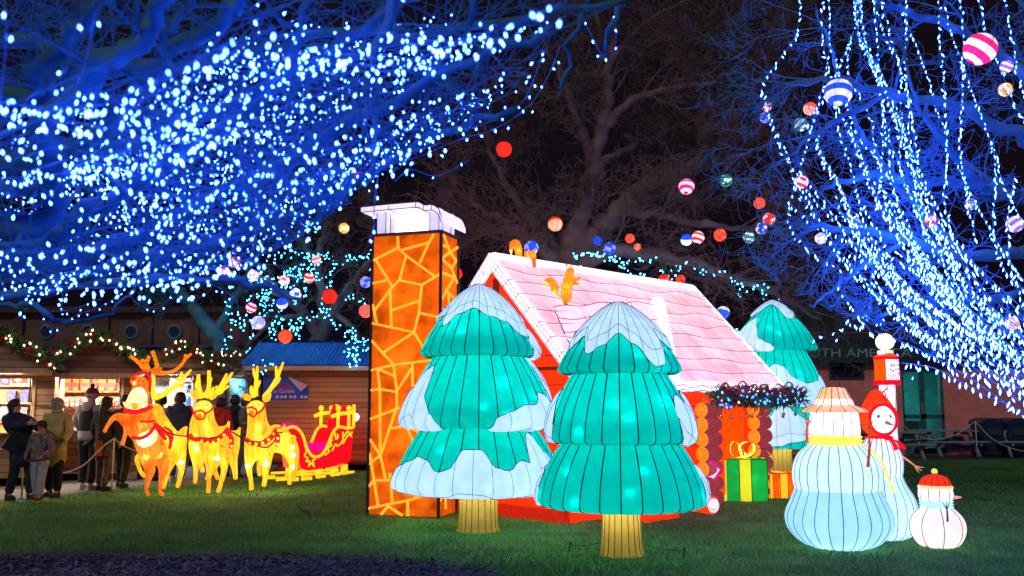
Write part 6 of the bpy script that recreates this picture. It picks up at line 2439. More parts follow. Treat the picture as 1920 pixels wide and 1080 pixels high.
    for k in (-1, 1):
        h_, kn, an = legs[k]
        p = nd(h_ + V((0, 0, -0.05)) * s, rx(0.105, 0.105), a)
        q = nd(kn, rx(0.078, 0.078), p)
        nd(an, rx(0.066, 0.066), q)
    skin('trousers', nodes, edges, trousers, t, 2)
    for k in (-1, 1):
        an = legs[k][2]
        mb = MB()
        mb.ball((an.x + k * 0.005, an.y - 0.055 * s, 0.045 * s), (0.05 * s, 0.135 * s, 0.045 * s), 12, 8)
        mb.ball((an.x, an.y + 0.01 * s, 0.075 * s), (0.048 * s, 0.06 * s, 0.055 * s), 10, 7)
        sh_ = mb.build('shoe', shoes[0], t)
        mb = MB()
        mb.prism([(an.x + 0.053 * s * math.cos(q), an.y - 0.05 * s + 0.14 * s * math.sin(q)) for q in [2 * PI * j / 14 for j in range(14)]], 0.002, 0.022 * s, axis='z')
        mb.build('sole', shoes[1], sh_)
    if hair:
        mb = MB()
        q = lambda r: (r[0] * s, r[1] * s, r[2] * s)
        mb.ball(W_(0, 0.020, 0.028), q((0.104, 0.106, 0.104)), 16, 10)
        mb.ball(W_(0, 0.045, -0.03), q((0.092, 0.080, 0.095)), 14, 9)
        mb.ball(W_(-0.02, -0.055, 0.085), q((0.06, 0.045, 0.03)), 10, 7)
        mb.ball(W_(0.03, -0.05, 0.086), q((0.055, 0.045, 0.03)), 10, 7)
        for k in (-1, 1):
            mb.ball(W_(k * 0.088, 0.012, -0.02), q((0.028, 0.045, 0.07)), 10, 7)
        if hairlong:
            mb.tube(smooth_path([W_(0, 0.05, 0.02), W_(0, 0.085, -0.10), W_(0, 0.105, -0.18), W_(0, 0.11, -0.15 - hairlong)], 4), [x * s for x in (.09, .10, .105, .108, .11, .11, .11, .11, .108, .10, .09, .07, .04)], 12, flat=0.55)
        mb.build('hair', hair, t)
    if hat:
        kind, hm = hat[0], hat[1]
        mb = MB()
        T = Matrix.Translation(W_(0, 0.004, 0.012)) @ Th.to_4x4() @ Matrix.Diagonal((s, s, s, 1))
        if kind == 'cap':
            mb.lathe([(0.106, 0.0), (0.109, 0.04), (0.095, 0.09), (0.06, 0.12), (0, 0.13)], 18, M=T)
            mb.prism([(0.085 * math.sin(q), -0.06 - 0.12 * math.cos(q)) for q in [RD(-75 + 15 * j) for j in range(11)]], 0.015, 0.027, M=T, axis='z')
        else:
            mb.lathe([(0.108, -0.015), (0.113, 0.02), (0.106, 0.07), (0.08, 0.115), (0.04, 0.14), (0, 0.145)], 18, M=T)
        ho = mb.build('hat', hm, t)
        if kind != 'cap':
            mb = MB()
            mb.lathe([(0.109, -0.03), (0.119, -0.01), (0.116, 0.03), (0.109, 0.035)], 18, M=T)
            mb.build('brim', hat[2] if len(hat) > 2 else hm, ho)
        if kind == 'bobble':
            mb = MB()
            mb.ball(T @ V((0, 0, 0.175)), 0.042 * s, 10, 8)
            mb.build('bobble', hat[3], ho)
    if hood:
        nodes, edges = [], []
        a = nd(U(-0.11, 0.03, 1.47), (0.05 * s, 0.06 * s))
        b_ = nd(U(0, 0.13, 1.46), (0.08 * s, 0.07 * s), a)
        nd(U(0.11, 0.03, 1.47), (0.05 * s, 0.06 * s), b_)
        nd(U(0, 0.17, 1.34), (0.06 * s, 0.035 * s), b_)
        skin('hood', nodes, edges, hood, t, 2)
    if scarf:
        mb = MB()
        mb.lathe([(0.07 * s, -0.03 * s), (0.1 * s, -0.01 * s), (0.1 * s, 0.02 * s), (0.07 * s, 0.04 * s)], 16, M=Matrix.Translation(U(0, 0, 1.49)))
        mb.build('scarf', scarf, t)
    return t


NAVY = cloth('navy_wool', (0.022, 0.030, 0.085), 0.3)
BLK = cloth('black_cloth', (0.024, 0.022, 0.025), 0.3)
MUST = cloth('mustard_quilt', (0.50, 0.42, 0.14), 0.25, 7)
CHECK = cloth('checked_flannel', (0.32, 0.22, 0.19), 0.5, 11, c2=(0.05, 0.04, 0.06))
GREYT = cloth('pale_grey_jersey', (0.36, 0.36, 0.40), 0.15)
GREYM = cloth('grey_marl', (0.38, 0.36, 0.36), 0.15)
BROWNH = pbr('brown_hair', (0.07, 0.03, 0.016), 0.6, 0.4, 30)
GREYH = pbr('grey_hair', (0.32, 0.28, 0.25), 0.7, 0.3, 30)
DARKH = pbr('dark_hair', (0.014, 0.010, 0.012), 0.5, 0.3, 30)
TROUP = cloth('patterned_trousers', (0.22, 0.15, 0.13), 0.6, 16, c2=(0.05, 0.04, 0.05))
JEAN = cloth('blue_jeans', (0.06, 0.09, 0.18), 0.25)
REDC = cloth('red_parka', (0.42, 0.02, 0.025), 0.2)
HIVI = cloth('lime_jacket', (0.36, 0.5, 0.12), 0.2)
WINE = cloth('plum_knit', (0.10, 0.02, 0.05), 0.3, 30)
SHB = (pbr('black_shoe', (0.015, 0.015, 0.016), 0.5, 0.1), pbr('dark_sole', (0.03, 0.03, 0.03), 0.7, 0.1))
SHW = (pbr('white_trainer', (0.55, 0.52, 0.5), 0.5, 0.15), pbr('white_sole', (0.7, 0.68, 0.65), 0.6, 0.1))
SHY = (pbr('black_trainer', (0.02, 0.02, 0.02), 0.5, 0.1), pbr('lime_sole', (0.6, 0.6, 0.05), 0.6, 0.1))


def pt(px, Y):
    p = at(px, 700, Y)
    return V((p.x, p.y, 0.004))


w1 = person('person in a long navy coat stooping over the child', pt(52, 14.9), 1.68, RD(62), NAVY, BLK, SHB, BROWNH, None, lean=0.46, hem=0.52, stout=1.12,
            arms={-1: ((-0.24, -0.18, 1.18), (-0.14, -0.42, 1.10)), 1: ((0.24, -0.12, 1.16), (0.12, -0.38, 1.06))}, head_tilt=0.25, head_turn=0.2)
# shoulder bag
t = thing('shoulder_bag', 'black shoulder bag hanging behind the stooping person', 'bag', at(30, 842, 14.75), RD(35))
mb = MB()
mb.prism([(-0.22, 0.02), (0.05, -0.08), (0.2, 0.12), (0.16, 0.32), (-0.03, 0.36)], -0.06, 0.06)
mb.build('bag', BLK, t)
mb = MB()
mb.tube(smooth_path([(-0.03, 0, 0.35), (0.06, 0, 0.46), (0.16, -0.02, 0.48), (0.16, 0, 0.32)], 5), 0.012, 6)
mb.build('strap', DARK, t)
person('child in a checked jacket, black hat and pale trousers under the stooping person', pt(85, 14.75), 1.26, RD(-8), CHECK, GREYT, SHY, None, ('beanie', BLK), hem=0.86, step=0.10, stout=1.15,
       arms={-1: ((-0.27, 0.0, 1.12), (-0.2, -0.2, 1.0)), 1: ((0.27, 0, 1.12), (0.2, -0.2, 1.0))}, head_tilt=0.35)
person('grey haired person smiling in a long mustard quilted coat', pt(112, 15.35), 1.64, RD(-6), MUST, BLK, SHB, GREYH, None, hem=0.50, stout=1.12, step=0.06, scarf=GREYM,
       arms={-1: ((-0.26, 0.02, 1.14), (-0.22, -0.14, 0.96)), 1: ((0.26, 0.02, 1.14), (0.22, -0.14, 0.96))})
person('tall person from behind in a bobble hat, grey sleeves and black gilet', pt(174, 16.6), 1.80, RD(176), GREYM, BLK, SHW, None, ('bobble', WINE, cloth('pink_knit', (0.4, 0.2, 0.22), 0.3, 30), BLK), hem=0.80, hood=GREYM, vest=BLK, step=0.07, stout=1.08,
       arms={-1: ((-0.27, 0.0, 1.16), (-0.22, -0.16, 1.0)), 1: ((0.27, 0.0, 1.16), (0.22, -0.16, 1.0))})
person('person with long dark hair and patterned trousers facing the bauble stall', pt(203, 16.4), 1.66, RD(168), BLK, TROUP, SHB, DARKH, None, hairlong=0.28, hem=0.72, step=0.08)
t = thing('carrier_bag', 'orange paper carrier bag held beside the patterned trousers', 'bag', at(187, 855, 16.3), RD(10))
mb = MB()
mb.box(-0.05, 0.05, -0.05, 0.05, 0, 0.27, b=0.004)
mb.build('bag', pbr('orange_paper', (0.6, 0.1, 0.015), 0.6, 0.15), t)
mb = MB()
mb.tube(smooth_path([(-0.03, 0, 0.27), (0, 0, 0.36), (0.03, 0, 0.27)], 4), 0.005, 5)
mb.build('handle', DARK, t)
person('person in black largely hidden behind the rearing reindeer', pt(238, 17.0), 1.70, RD(170), BLK, BLK, SHB, DARKH, None, hem=0.7)
person('person in a dark cap and lime jacket at the white lit hatch', pt(303, 18.6), 1.72, RD(150), HIVI, BLK, SHB, DARKH, ('cap', BLK), hem=0.8, vest=None, head_turn=0.5)
person('person in a hooded navy jacket with short dark hair at the white lit hatch', pt(340, 18.2), 1.76, RD(190), NAVY, JEAN, SHW, DARKH, None, hem=0.78, hood=NAVY, stout=1.15)
person('person in a red parka behind the middle reindeer', pt(416, 18.8), 1.66, RD(160), REDC, BLK, SHB, DARKH, None, hem=0.66, hood=REDC, stout=1.2)
person('person in a dark blue coat between the middle and last reindeer', pt(443, 19.6), 1.72, RD(200), NAVY, BLK, SHB, DARKH, None, hem=0.7, hood=BLK)
person('person in a grey fleece holding up a hand left of the last reindeer', pt(462, 19.2), 1.68, RD(90), cloth('grey_fleece', (0.12, 0.12, 0.13), 0.3), JEAN, SHB, BROWNH, None, hem=0.78,
       arms={-1: ((-0.26, -0.02, 1.14), (-0.2, -0.26, 1.22)), 1: ((0.26, 0, 1.14), (0.24, -0.1, 0.92))})

# ------------------------------------------------------------------ rope barriers
ROPEY = pbr('pale_rope', (0.55, 0.5, 0.42), 0.8, 0.15, 60)
PALE = pbr('pale_post', (0.6, 0.58, 0.55), 0.5, 0.1)


def barrier(label, px, py0, py1, Y=None):
    g = gnd(px, py1) if Y is None else at(px, py1, Y)
    g.z = 0
    h = at(px, py0, g.y).z
    t = thing('rope_post', label, 'post', g)
    mb = MB()
    mb.tube([(0, 0, 0), (0, 0, h - 0.03)], 0.014, 8)
    mb.build('post', PALE, t)
    mb = MB()
    mb.tube(smooth_path([(0, 0, h - 0.03), (0.012, -0.01, h + 0.01), (0, -0.02, h - 0.005)], 4), 0.008, 6)
    mb.build('hook', PALE, t)
    mb = MB()
    mb.lathe([(0, 0.012), (0.03, 0.010), (0.04, 0.0)], 12)
    mb.build('base', DARK, t)
    return V((g.x, g.y, h))


def rope(label, pts, r=0.012):
    mb = MB()
    mb.tube(smooth_path(pts, 8), r, 7)
    o = mb.build('barrier_rope', ROPEY, origin=pts[0])
    o.location = pts[0]
    tag(o, label, 'rope')


pA = barrier('pale rope post beside the stooping person at the far left', 40, 836, 935)
pB = barrier('pale rope post in front of the rearing reindeer', 209, 822, 922)
pO = at(-60, 846, pA.y + 0.2)
rope('pale rope running out to the left from the first post', [pO, (pO + pA) / 2 + V((0, 0, -0.02)), pA])
rope('pale rope sagging between the two left posts', [pA, at(75, 858, lerp(pA.y, pB.y, .2)), at(112, 886, lerp(pA.y, pB.y, .42)), at(155, 873, lerp(pA.y, pB.y, .68)), at(190, 840, lerp(pA.y, pB.y, .88)), pB])
pC = at(262, 846, pB.y + 0.5)
pD = at(330, 822, pB.y + 1.6)
rope('pale rope running behind the rearing reindeer', [pB, at(232, 836, pB.y + .2), pC, at(300, 842, pB.y + 1.0), pD])
Yr = 23.0
pE = barrier('pale rope post between the two right picnic tables', 1833, 790, 860)
pF = at(1690, 794, pE.y)
barrier('pale rope post hidden behind the hooded snowman', 1690, 794, 860)
rope('pale blue lit rope sagging in front of the picnic table', [pF, at(1712, 812, pE.y), at(1745, 824, pE.y), at(1790, 816, pE.y), pE], 0.014)
rope('pale rope falling away to the right of the last post', [pE, at(1855, 818, pE.y), at(1885, 836, pE.y), at(1930, 846, pE.y), at(2000, 830, pE.y)], 0.014)

# ------------------------------------------------------------------ picnic tables and bins
PIC = planks('picnic_timber', (0.24, 0.30, 0.30), 0.5, rough=0.7, var=0.25)


def board(mb, x0, x1, y0, y1, z0, z1):
    mb.box(x0, x1, y0, y1, z0, z1, b=0.006)


def picnic(label, p, rot, L=1.75):
    t = thing('picnic_table', label, 'picnic table', p, rot, 'picnic tables on the paving')
    for q in range(5):
        mb = MB()
        board(mb, -L / 2, L / 2, -0.36 + q * 0.146, -0.36 + q * 0.146 + 0.138, 0.71, 0.75)
        mb.build('top_board', PIC, t)
    for s in (-1, 1):
        mb = MB()
        board(mb, -L / 2, L / 2, s * 0.70 - 0.13, s * 0.70 + 0.13, 0.42, 0.46)
        mb.build('bench', PIC, t)
    for x in (-L / 2 + 0.3, L / 2 - 0.3):
        for s in (-1, 1):
            mb = MB()
            mb.prism([(s * 0.24, 0.709), (s * 0.34, 0.709), (s * 0.80, 0.0), (s * 0.70, 0.0)], x - 0.025, x + 0.025, axis='x')
            mb.build('leg', PIC, t)
        mb = MB()
        mb.box(x + 0.027, x + 0.07, -0.78, 0.78, 0.33, 0.418)
        mb.build('crossbar', PIC, t)
        mb = MB()
        mb.box(x + 0.027, x + 0.07, -0.34, 0.34, 0.62, 0.708)
        mb.build('batten', PIC, t)
    return t


picnic('picnic table in front of the glazed doors', gnd(1772, 856), RD(8))
picnic('picnic table at the right edge of the picture', gnd(1915, 856), RD(-6))
picnic('picnic table partly hidden behind the hooded snowman', at(1668, 760, 25.0) * V((1, 1, 0)) if False else V((at(1664, 760, 24.8).x, 24.8, 0)), RD(4))
BINM = pbr('navy_plastic', (0.02, 0.035, 0.08), 0.35, 0.15)
for i, (px, lab) in enumerate([(1848, 'dark wheelie bin with a domed lid, left of the pair by the brown wall'), (1896, 'dark wheelie bin with a domed lid, right of the pair by the brown wall')]):
    p = at(px, 760, 26.2)
    t = thing('wheelie_bin', lab, 'bin', (p.x, 26.2, 0), RD(0))
    mb = MB()
    vs = []
    for z, a, b_ in ((0.06, .25, .24), (0.95, .33, .33)):
        vs += [(-a, -b_, z), (a, -b_, z), (a, b_, z), (-a, b_, z)]
    mb.add(vs, [(3, 2, 1, 0), (4, 5, 6, 7), (0, 1, 5, 4), (1, 2, 6, 5), (2, 3, 7, 6), (3, 0, 4, 7)])
    mb.box(-.35, .35, -.35, .35, 0.90, 0.955, b=0.01)
    mb.build('body', BINM, t)
    mb = MB()
    mb.prism([(-0.36, 0.957)] + [(-0.36 + 0.72 * q / 10, 0.965 + 0.13 * math.sin(PI * q / 10) ** 0.6) for q in range(11)] + [(0.36, 0.957)], -0.36, 0.36)
    mb.build('lid', BINM, t)
    mb = MB()
    mb.box(-0.2, 0.2, -0.353, -0.349, 0.62, 0.80)
    mb.build('label_plate', pbr('bin_plate', (0.03, 0.05, 0.1), 0.5, 0.1), t)
    for k in (-1, 1):
        mb = MB()
        mb.tube([(k * 0.22, 0.26, 0.1), (k * 0.28, 0.26, 0.1)], 0.1, 14)
        mb.build('wheel', DARK, t)
# ------------------------------------------------------------------ bare trees
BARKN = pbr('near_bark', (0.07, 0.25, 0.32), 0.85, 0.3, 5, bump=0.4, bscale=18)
BARKC = pbr('dark_bark', (0.175, 0.12, 0.10), 0.9, 0.35, 4, bump=0.6, bscale=16)
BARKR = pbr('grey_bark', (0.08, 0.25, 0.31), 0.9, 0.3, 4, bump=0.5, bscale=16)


def grow(mb, rg, p, d, L, r, lvl, P):
    if 'clip' in P and P['clip'](p):
        return
    n = 5 if lvl < 2 else 4
    pts, rr = [p], [r]
    q, dd = p.copy(), d.normalized()
    wd = P['wander'] * (1 + 0.3 * lvl)
    cv = V((rg.gauss(0, 1), rg.gauss(0, 1), rg.gauss(0, 1))) * wd * 0.5
    for i in range(n):
        cv = cv * 0.75 + V((rg.gauss(0, 1), rg.gauss(0, 1), rg.gauss(0, 1))) * wd * 0.45
        dd = (dd + cv + V(P['drift']) * P['pull']).normalized()
        q = q + dd * (L / n)
        if 'clip' in P and P['clip'](q):
            break
        pts.append(q.copy())
        rr.append(max(P['rmin'], r * (1 - (i + 1) / n * 0.75)))
    n = len(pts) - 1
    if n < 1:
        return
    mb.tube(pts, rr, 4 if lvl < 2 else 3, 0, cap=False)
    if lvl + 1 < P['levels']:
        for k in range(P['kids'][lvl]):
            u = rg.uniform(0.2, 1.0) * n
            i = min(n - 1, int(u))
            b = pts[i].lerp(pts[i + 1], u - i)
            ax = (pts[i + 1] - pts[i]).normalized()
            side = V((rg.gauss(0, 1), rg.gauss(0, 1), rg.gauss(0, 1)))
            side = (side - ax * side.dot(ax)).normalized()
            a = rg.uniform(0.45, 1.05)
            grow(mb, rg, b, ax * math.cos(a) + side * math.sin(a), L * rg.uniform(0.4, 0.72), rr[i] * 0.62, lvl + 1, P)


def bare_tree(label, base, limbs, mat, P, per_m, L0, seed, skip=1, group=None):
    """limbs: (world points, r0, r1, twig factor); the first is the trunk"""
    rg = random.Random(seed)
    t = thing('bare_tree', label, 'tree', base, 0, group)
    crown = MB()
    for i, (pts, r0, r1, tf) in enumerate(limbs):
        S = smooth_path(pts, 6)
        N = len(S) - 1
        S = [p + V((rg.gauss(0, 1), rg.gauss(0, 1), rg.gauss(0, 1))) * (0.10 * r0 + 0.012) * (1 if 0 < j else 0) for j, p in enumerate(S)]
        mb = MB()
        mb.tube(S, [lerp(r0, r1, (j / N) ** 0.8) * (1 + 0.08 * rg.gauss(0, 1)) for j in range(N + 1)], 9 if r0 > 0.08 else 6)
        mb.build('trunk' if i == 0 else 'limb', mat, t, origin=base)
        ln = sum((S[j + 1] - S[j]).length for j in range(N))
        for k in range(int(ln * per_m * tf)):
            u = rg.uniform(0.12 if i else 0.75, 1.0) * N
            j = min(N - 1, int(u))
            b = S[j].lerp(S[j + 1], u - j)
            ax = (S[j + 1] - S[j]).normalized()
            side = V((rg.gauss(0, 1), rg.gauss(0, 1), rg.gauss(0, 1)))
            side = (side - ax * side.dot(ax)).normalized()
            a = rg.uniform(0.4, 1.2)
            rad = min(0.035, max(P['rmin'] * 2, lerp(r0, r1, u / N) * 0.35)) * P.get('thick', 1)
            grow(crown, rg, b, ax * math.cos(a) + side * math.sin(a), L0 * rg.uniform(0.5, 1.2), rad, 0, P)
    crown.build('crown', mat, t, origin=base)
    return t


def W(*pts):
    return [at(*p) for p in pts]


# middle tree, dark, behind the house
LC = [(W((1042, 884, 20.5), (1046, 700, 20.5), (1055, 560, 20.4), (1064, 490, 20.3)), 0.50, 0.36, 0),
      (W((1062, 500, 20.3), (1086, 425, 20.1), (1106, 340, 19.9), (1128, 255, 19.8), (1140, 190, 19.8), (1143, 120, 19.7), (1152, 50, 19.5)), 0.32, 0.07, 0.8),
      (W((1112, 300, 19.9), (1096, 255, 19.7), (1078, 210, 19.5), (1062, 165, 19.3), (1046, 125, 19.2), (1020, 95, 19.0)), 0.15, 0.04, 1),
      (W((1064, 495, 20.3), (1115, 440, 20.0), (1160, 395, 19.8), (1192, 358, 19.6), (1242, 332, 19.4), (1292, 318, 19.2)), 0.30, 0.15, .8),
      (W((1292, 318, 19.2), (1350, 300, 19.0), (1415, 284, 18.8), (1470, 250, 18.6)), 0.12, 0.03, 1),
      (W((1130, 245, 19.8), (1180, 192, 19.5), (1245, 168, 19.2), (1330, 152, 19.0), (1410, 120, 18.8)), 0.13, 0.03, 1),
      (W((1062, 500, 20.3), (1020, 468, 20.0), (978, 440, 19.7), (928, 410, 19.4), (880, 378, 19.2), (840, 330, 19.0)), 0.22, 0.05, 1),
      (W((1064, 505, 20.3), (1150, 472, 19.5), (1255, 482, 19.2), (1350, 508, 18.9), (1450, 548, 18.6), (1540, 600, 18.4)), 0.22, 0.04, 1),
      (W((1060, 490, 20.3), (1002, 420, 20.6), (952, 350, 20.8), (922, 285, 21.0), (905, 215, 21.0)), 0.16, 0.04, 1),
      (W((1280, 322, 19.2), (1340, 272, 19.4), (1392, 210, 19.6), (1428, 150, 19.8), (1450, 80, 20.0)), 0.11, 0.03, 1),
      (W((1165, 392, 19.8), (1235, 402, 19.4), (1310, 420, 19.0), (1400, 428, 18.8), (1480, 445, 18.6)), 0.14, 0.04, 1),
      (W((1144, 120, 19.7), (1182, 68, 19.4), (1236, 28, 19.2), (1310, -15, 19.0)), 0.08, 0.025, 1),
      (W((1144, 130, 19.7), (1124, 62, 20.0), (1112, 0, 20.2), (1090, -60, 20.4)), 0.08, 0.025, 1),
      (W((985, 440, 19.7), (915, 432, 19.3), (862, 462, 19.0), (800, 470, 18.8)), 0.12, 0.03, 1),
      (W((1130, 300, 19.8), (1200, 270, 20.5), (1290, 230, 21.0), (1350, 180, 21.4), (1390, 110, 21.6)), 0.10, 0.03, 1),
      (W((1150, 60, 19.5), (1220, 90, 20.6), (1310, 70, 21.2), (1400, 20, 21.6)), 0.06, 0.02, 1)]
PC = dict(wander=0.26, drift=(0.0, -0.3, 0.22), pull=0.08, rmin=0.0060, levels=4, kids=(6, 4, 3), thick=0.9)
bc = V((LC[0][0][0].x, LC[0][0][0].y, 0))
bare_tree('big dark bare tree with a forked trunk rising behind the house roof', bc, LC, BARKC, PC, 3.8, 1.35, 21)

# near tree whose lit branches fill the upper left
LN = []
tb = V((-6.6, 4.6, 0))
LN.append(([tb, V((-6.55, 4.7, 1.4)), V((-6.3, 4.8, 2.6)), V((-5.9, 4.8, 3.6))], 0.32, 0.22, 0))
st = V((-6.1, 4.8, 3.0))
rn = random.Random(4)
heavy = [((-60, 300, 4.2), (90, 215, 3.6), (200, 110, 3.2), (300, 20, 2.9), (360, -60, 2.6), 0.050),
         ((-60, 190, 4.0), (60, 130, 3.6), (160, 40, 3.3), (210, -40, 3.1), (240, -80, 3.0), 0.040),
         ((-60, 420, 4.6), (120, 300, 4.4), (300, 130, 4.0), (420, 20, 3.6), (470, -60, 3.4), 0.055),
         ((-60, 470, 5.2), (200, 380, 4.8), (420, 230, 4.2), (640, 90, 3.8), (820, -40, 3.4), 0.050),
         ((-60, 500, 5.6), (250, 440, 5.2), (520, 310, 4.6), (800, 160, 4.2), (1060, 40, 3.8), 0.050),
         ((-60, 520, 6.4), (300, 480, 6.0), (560, 400, 5.4), (760, 280, 5.0), (960, 200, 4.6), 0.045),
         ((-60, 360, 5.0), (240, 270, 4.8), (520, 160, 4.6), (800, 60, 4.4), (1180, 5, 4.2), 0.045),
         ((-60, 550, 7.6), (160, 530, 7.4), (360, 520, 7.0), (480, 535, 6.8), (560, 570, 6.6), 0.045),
         ((-60, 80, 5.0), (160, 130, 5.0), (420, 110, 4.8), (640, 60, 4.6), (860, 60, 4.4), 0.040),
         ((-60, 560, 8.2), (60, 570, 8.2), (110, 600, 8.0), (200, 590, 7.8), (250, 540, 7.8), 0.030)]
for a, b_, c, d, e, r in heavy:
    LN.append(([st.lerp(at(*a), 0.0), at(*a), at(*b_), at(*c), at(*d), at(*e)], r * 1.6, r * 0.35, 1))
# hanging boughs from above
for (x, y0, y1, Y) in ((712, -60, 330, 3.4), (880, -40, 110, 4.0), (1070, -20, 190, 4.6), (1150, -30, 110, 4.8), (560, -60, 210, 3.6), (330, -60, 120, 3.2)):
    LN.append((W((x + 40, y0, Y), (x, (y0 + y1) / 2, Y + 0.1), (x - 20, y1, Y + 0.2)), 0.028, 0.008, 1))
UP = [(-60, 185), (60, 175), (180, 165), (280, 160), (400, 95), (520, 40), (700, 30), (900, 40), (1050, 15), (1200, -30)]
LO = [(-60, 565), (60, 560), (150, 535), (330, 525), (470, 520), (560, 460), (640, 410), (720, 335), (860, 262), (980, 195), (1050, 95), (1130, 40), (1200, 0)]


def below(p):
    """beneath the drooping skirt of the crown"""
    d = p - V((0, 0, CAMH))
    fw, u = d.y * CT + d.z * ST, -d.y * ST + d.z * CT
    if fw < 0.5:
        return True
    px, py = 960 + F * d.x / fw, 540 - F * u / fw
    return px > -200 and py > curve(LO, px) - 10


LOR = [(1380, 480), (1500, 560), (1600, 600), (1700, 640), (1780, 690), (1860, 740), (1960, 800), (2200, 860)]


def below_r(p):
    d = p - V((0, 0, CAMH))
    fw, u = d.y * CT + d.z * ST, -d.y * ST + d.z * CT
    return 540 - F * u / fw > curve(LOR, 960 + F * d.x / fw)


PN = dict(clip=below, wander=0.10, drift=(-0.8, 0.5, 0.0), pull=0.16, rmin=0.0022, levels=3, kids=(4, 3), thick=0.55)
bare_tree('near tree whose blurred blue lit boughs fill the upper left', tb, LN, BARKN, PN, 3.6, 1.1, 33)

# a paler leaning trunk behind the stalls on the left
LS = [(W((470, 872, 26), (452, 740, 26), (425, 660, 25.8), (385, 605, 25.6), (345, 562, 25.4), (318, 530, 25.2)), 0.30, 0.16, 0.4),
      (W((345, 562, 25.4), (300, 500, 25.2), (250, 450, 25.0)), 0.15, 0.05, 1), (W((400, 630, 25.7), (440, 560, 25.4), (470, 500, 25.2), (480, 440, 25)), 0.14, 0.04, 1)]
bl = V((LS[0][0][0].x, 26, 0))
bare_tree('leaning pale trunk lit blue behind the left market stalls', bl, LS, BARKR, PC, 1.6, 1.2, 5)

# tree with turquoise lights between the near tree and the chimney
LT = [(W((604, 880, 25), (602, 740, 25), (598, 660, 24.9), (600, 625, 24.8)), 0.34, 0.26, 0),
      (W((600, 640, 24.8), (630, 575, 24.2), (670, 520, 23.8), (715, 470, 23.4), (750, 410, 23.0)), 0.20, 0.05, 1),
      (W((600, 630, 24.8), (560, 575, 24.4), (505, 530, 24.0), (450, 500, 23.6), (405, 490, 23.4)), 0.18, 0.05, 1),
      (W((600, 630, 24.8), (605, 560, 24.8), (596, 490, 24.8), (612, 420, 24.8), (640, 370, 24.8)), 0.18, 0.05, 1),
      (W((575, 590, 24.4), (520, 600, 23.4), (470, 640, 22.9), (448, 690, 22.6)), 0.09, 0.03, 1),
      (W((625, 585, 24.4), (655, 610, 23.6), (676, 650, 23.2), (668, 695, 23.0)), 0.09, 0.03, 1),
      (W((596, 500, 24.8), (560, 450, 24.4), (520, 420, 24.0), (470, 400, 23.8)), 0.10, 0.03, 1)]
bt = V((LT[0][0][0].x, 25, 0))
bare_tree('bare tree wound with turquoise lights left of the chimney', bt, LT, BARKC, PC, 2.4, 1.2, 8)

# right tree, lit blue, twisting twigs
LR = [(W((2170, 905, 12.6), (2110, 600, 12.5), (2070, 420, 12.3), (2010, 300, 12.0)), 0.36, 0.24, 0)]
for pts, r in [([(2040, 380, 14.7), (1930, 370, 14.4), (1840, 350, 14.2), (1740, 340, 14.0), (1640, 330, 13.8), (1540, 350, 13.6)], .13), ([(2020, 310, 14.6), (1900, 250, 14.4), (1790, 200, 14.2), (1680, 180, 14.0), (1560, 150, 13.8), (1470, 160, 13.6)], .13),
               ([(2060, 430, 14.8), (1930, 470, 14.4), (1810, 480, 14.0), (1700, 450, 13.6), (1600, 430, 13.4), (1500, 420, 13.2)], .13), ([(2010, 300, 14.6), (1900, 120, 14.6), (1800, 60, 14.4), (1700, 20, 14.2), (1600, -20, 14.0)], .12),
               ([(2080, 520, 14.9), (1960, 545, 14.3), (1850, 560, 13.8), (1740, 570, 13.4), (1640, 600, 13.0)], .10), ([(2000, 290, 14.6), (1950, 100, 15.0), (1900, -20, 15.2)], .12),
               ([(1800, 480, 14.0), (1730, 400, 14.2), (1650, 300, 14.4), (1600, 220, 14.6), (1560, 100, 14.8), (1530, 20, 15)], .08), ([(1850, 360, 14.2), (1780, 280, 13.8), (1720, 200, 13.6), (1690, 90, 13.4)], .07),
               ([(1700, 450, 13.6), (1620, 500, 13.2), (1560, 540, 12.9), (1520, 580, 12.7)], .05), ([(1660, 180, 14.0), (1560, 230, 13.8), (1480, 290, 13.6), (1430, 330, 13.4)], .05)]:
    LR.append((W(*[(a, b_, c - 2.6) for a, b_, c in pts]), r * 0.85, r * 0.22, 1))
PR = dict(clip=below_r, wander=0.34, drift=(-0.4, -0.1, -0.1), pull=0.08, rmin=0.0042, levels=4, kids=(5, 4, 2), thick=1.1)
br_ = V((LR[0][0][0].x, 15, 0))
br_.y = 12.6
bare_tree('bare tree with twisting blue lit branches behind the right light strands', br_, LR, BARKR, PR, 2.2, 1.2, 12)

# ------------------------------------------------------------------ light strings
G_NB = glow('blue_white_glow', (0.026, 0.090, 1.0), 112)
G_RB = glow('blue_white_strand_glow', (0.026, 0.085, 1.0), 95)
G_TQ = glow('turquoise_glow', (0.035, 0.42, 0.95), 42)
NB = octa(G_NB, 0.0036, 0.0080)
NBS = octa(G_NB, 0.0038, 0.0082)
RBM = octa(G_RB, 0.0075, 0.027)
TQM = octa(G_TQ, 0.015, 0.017)
CABLE = pbr('blue_cable', (0.10, 0.28, 0.5), 0.4, 0.1)
CABLED = pbr('dark_cable', (0.05, 0.06, 0.08), 0.5, 0.1)
NBULB = [0]


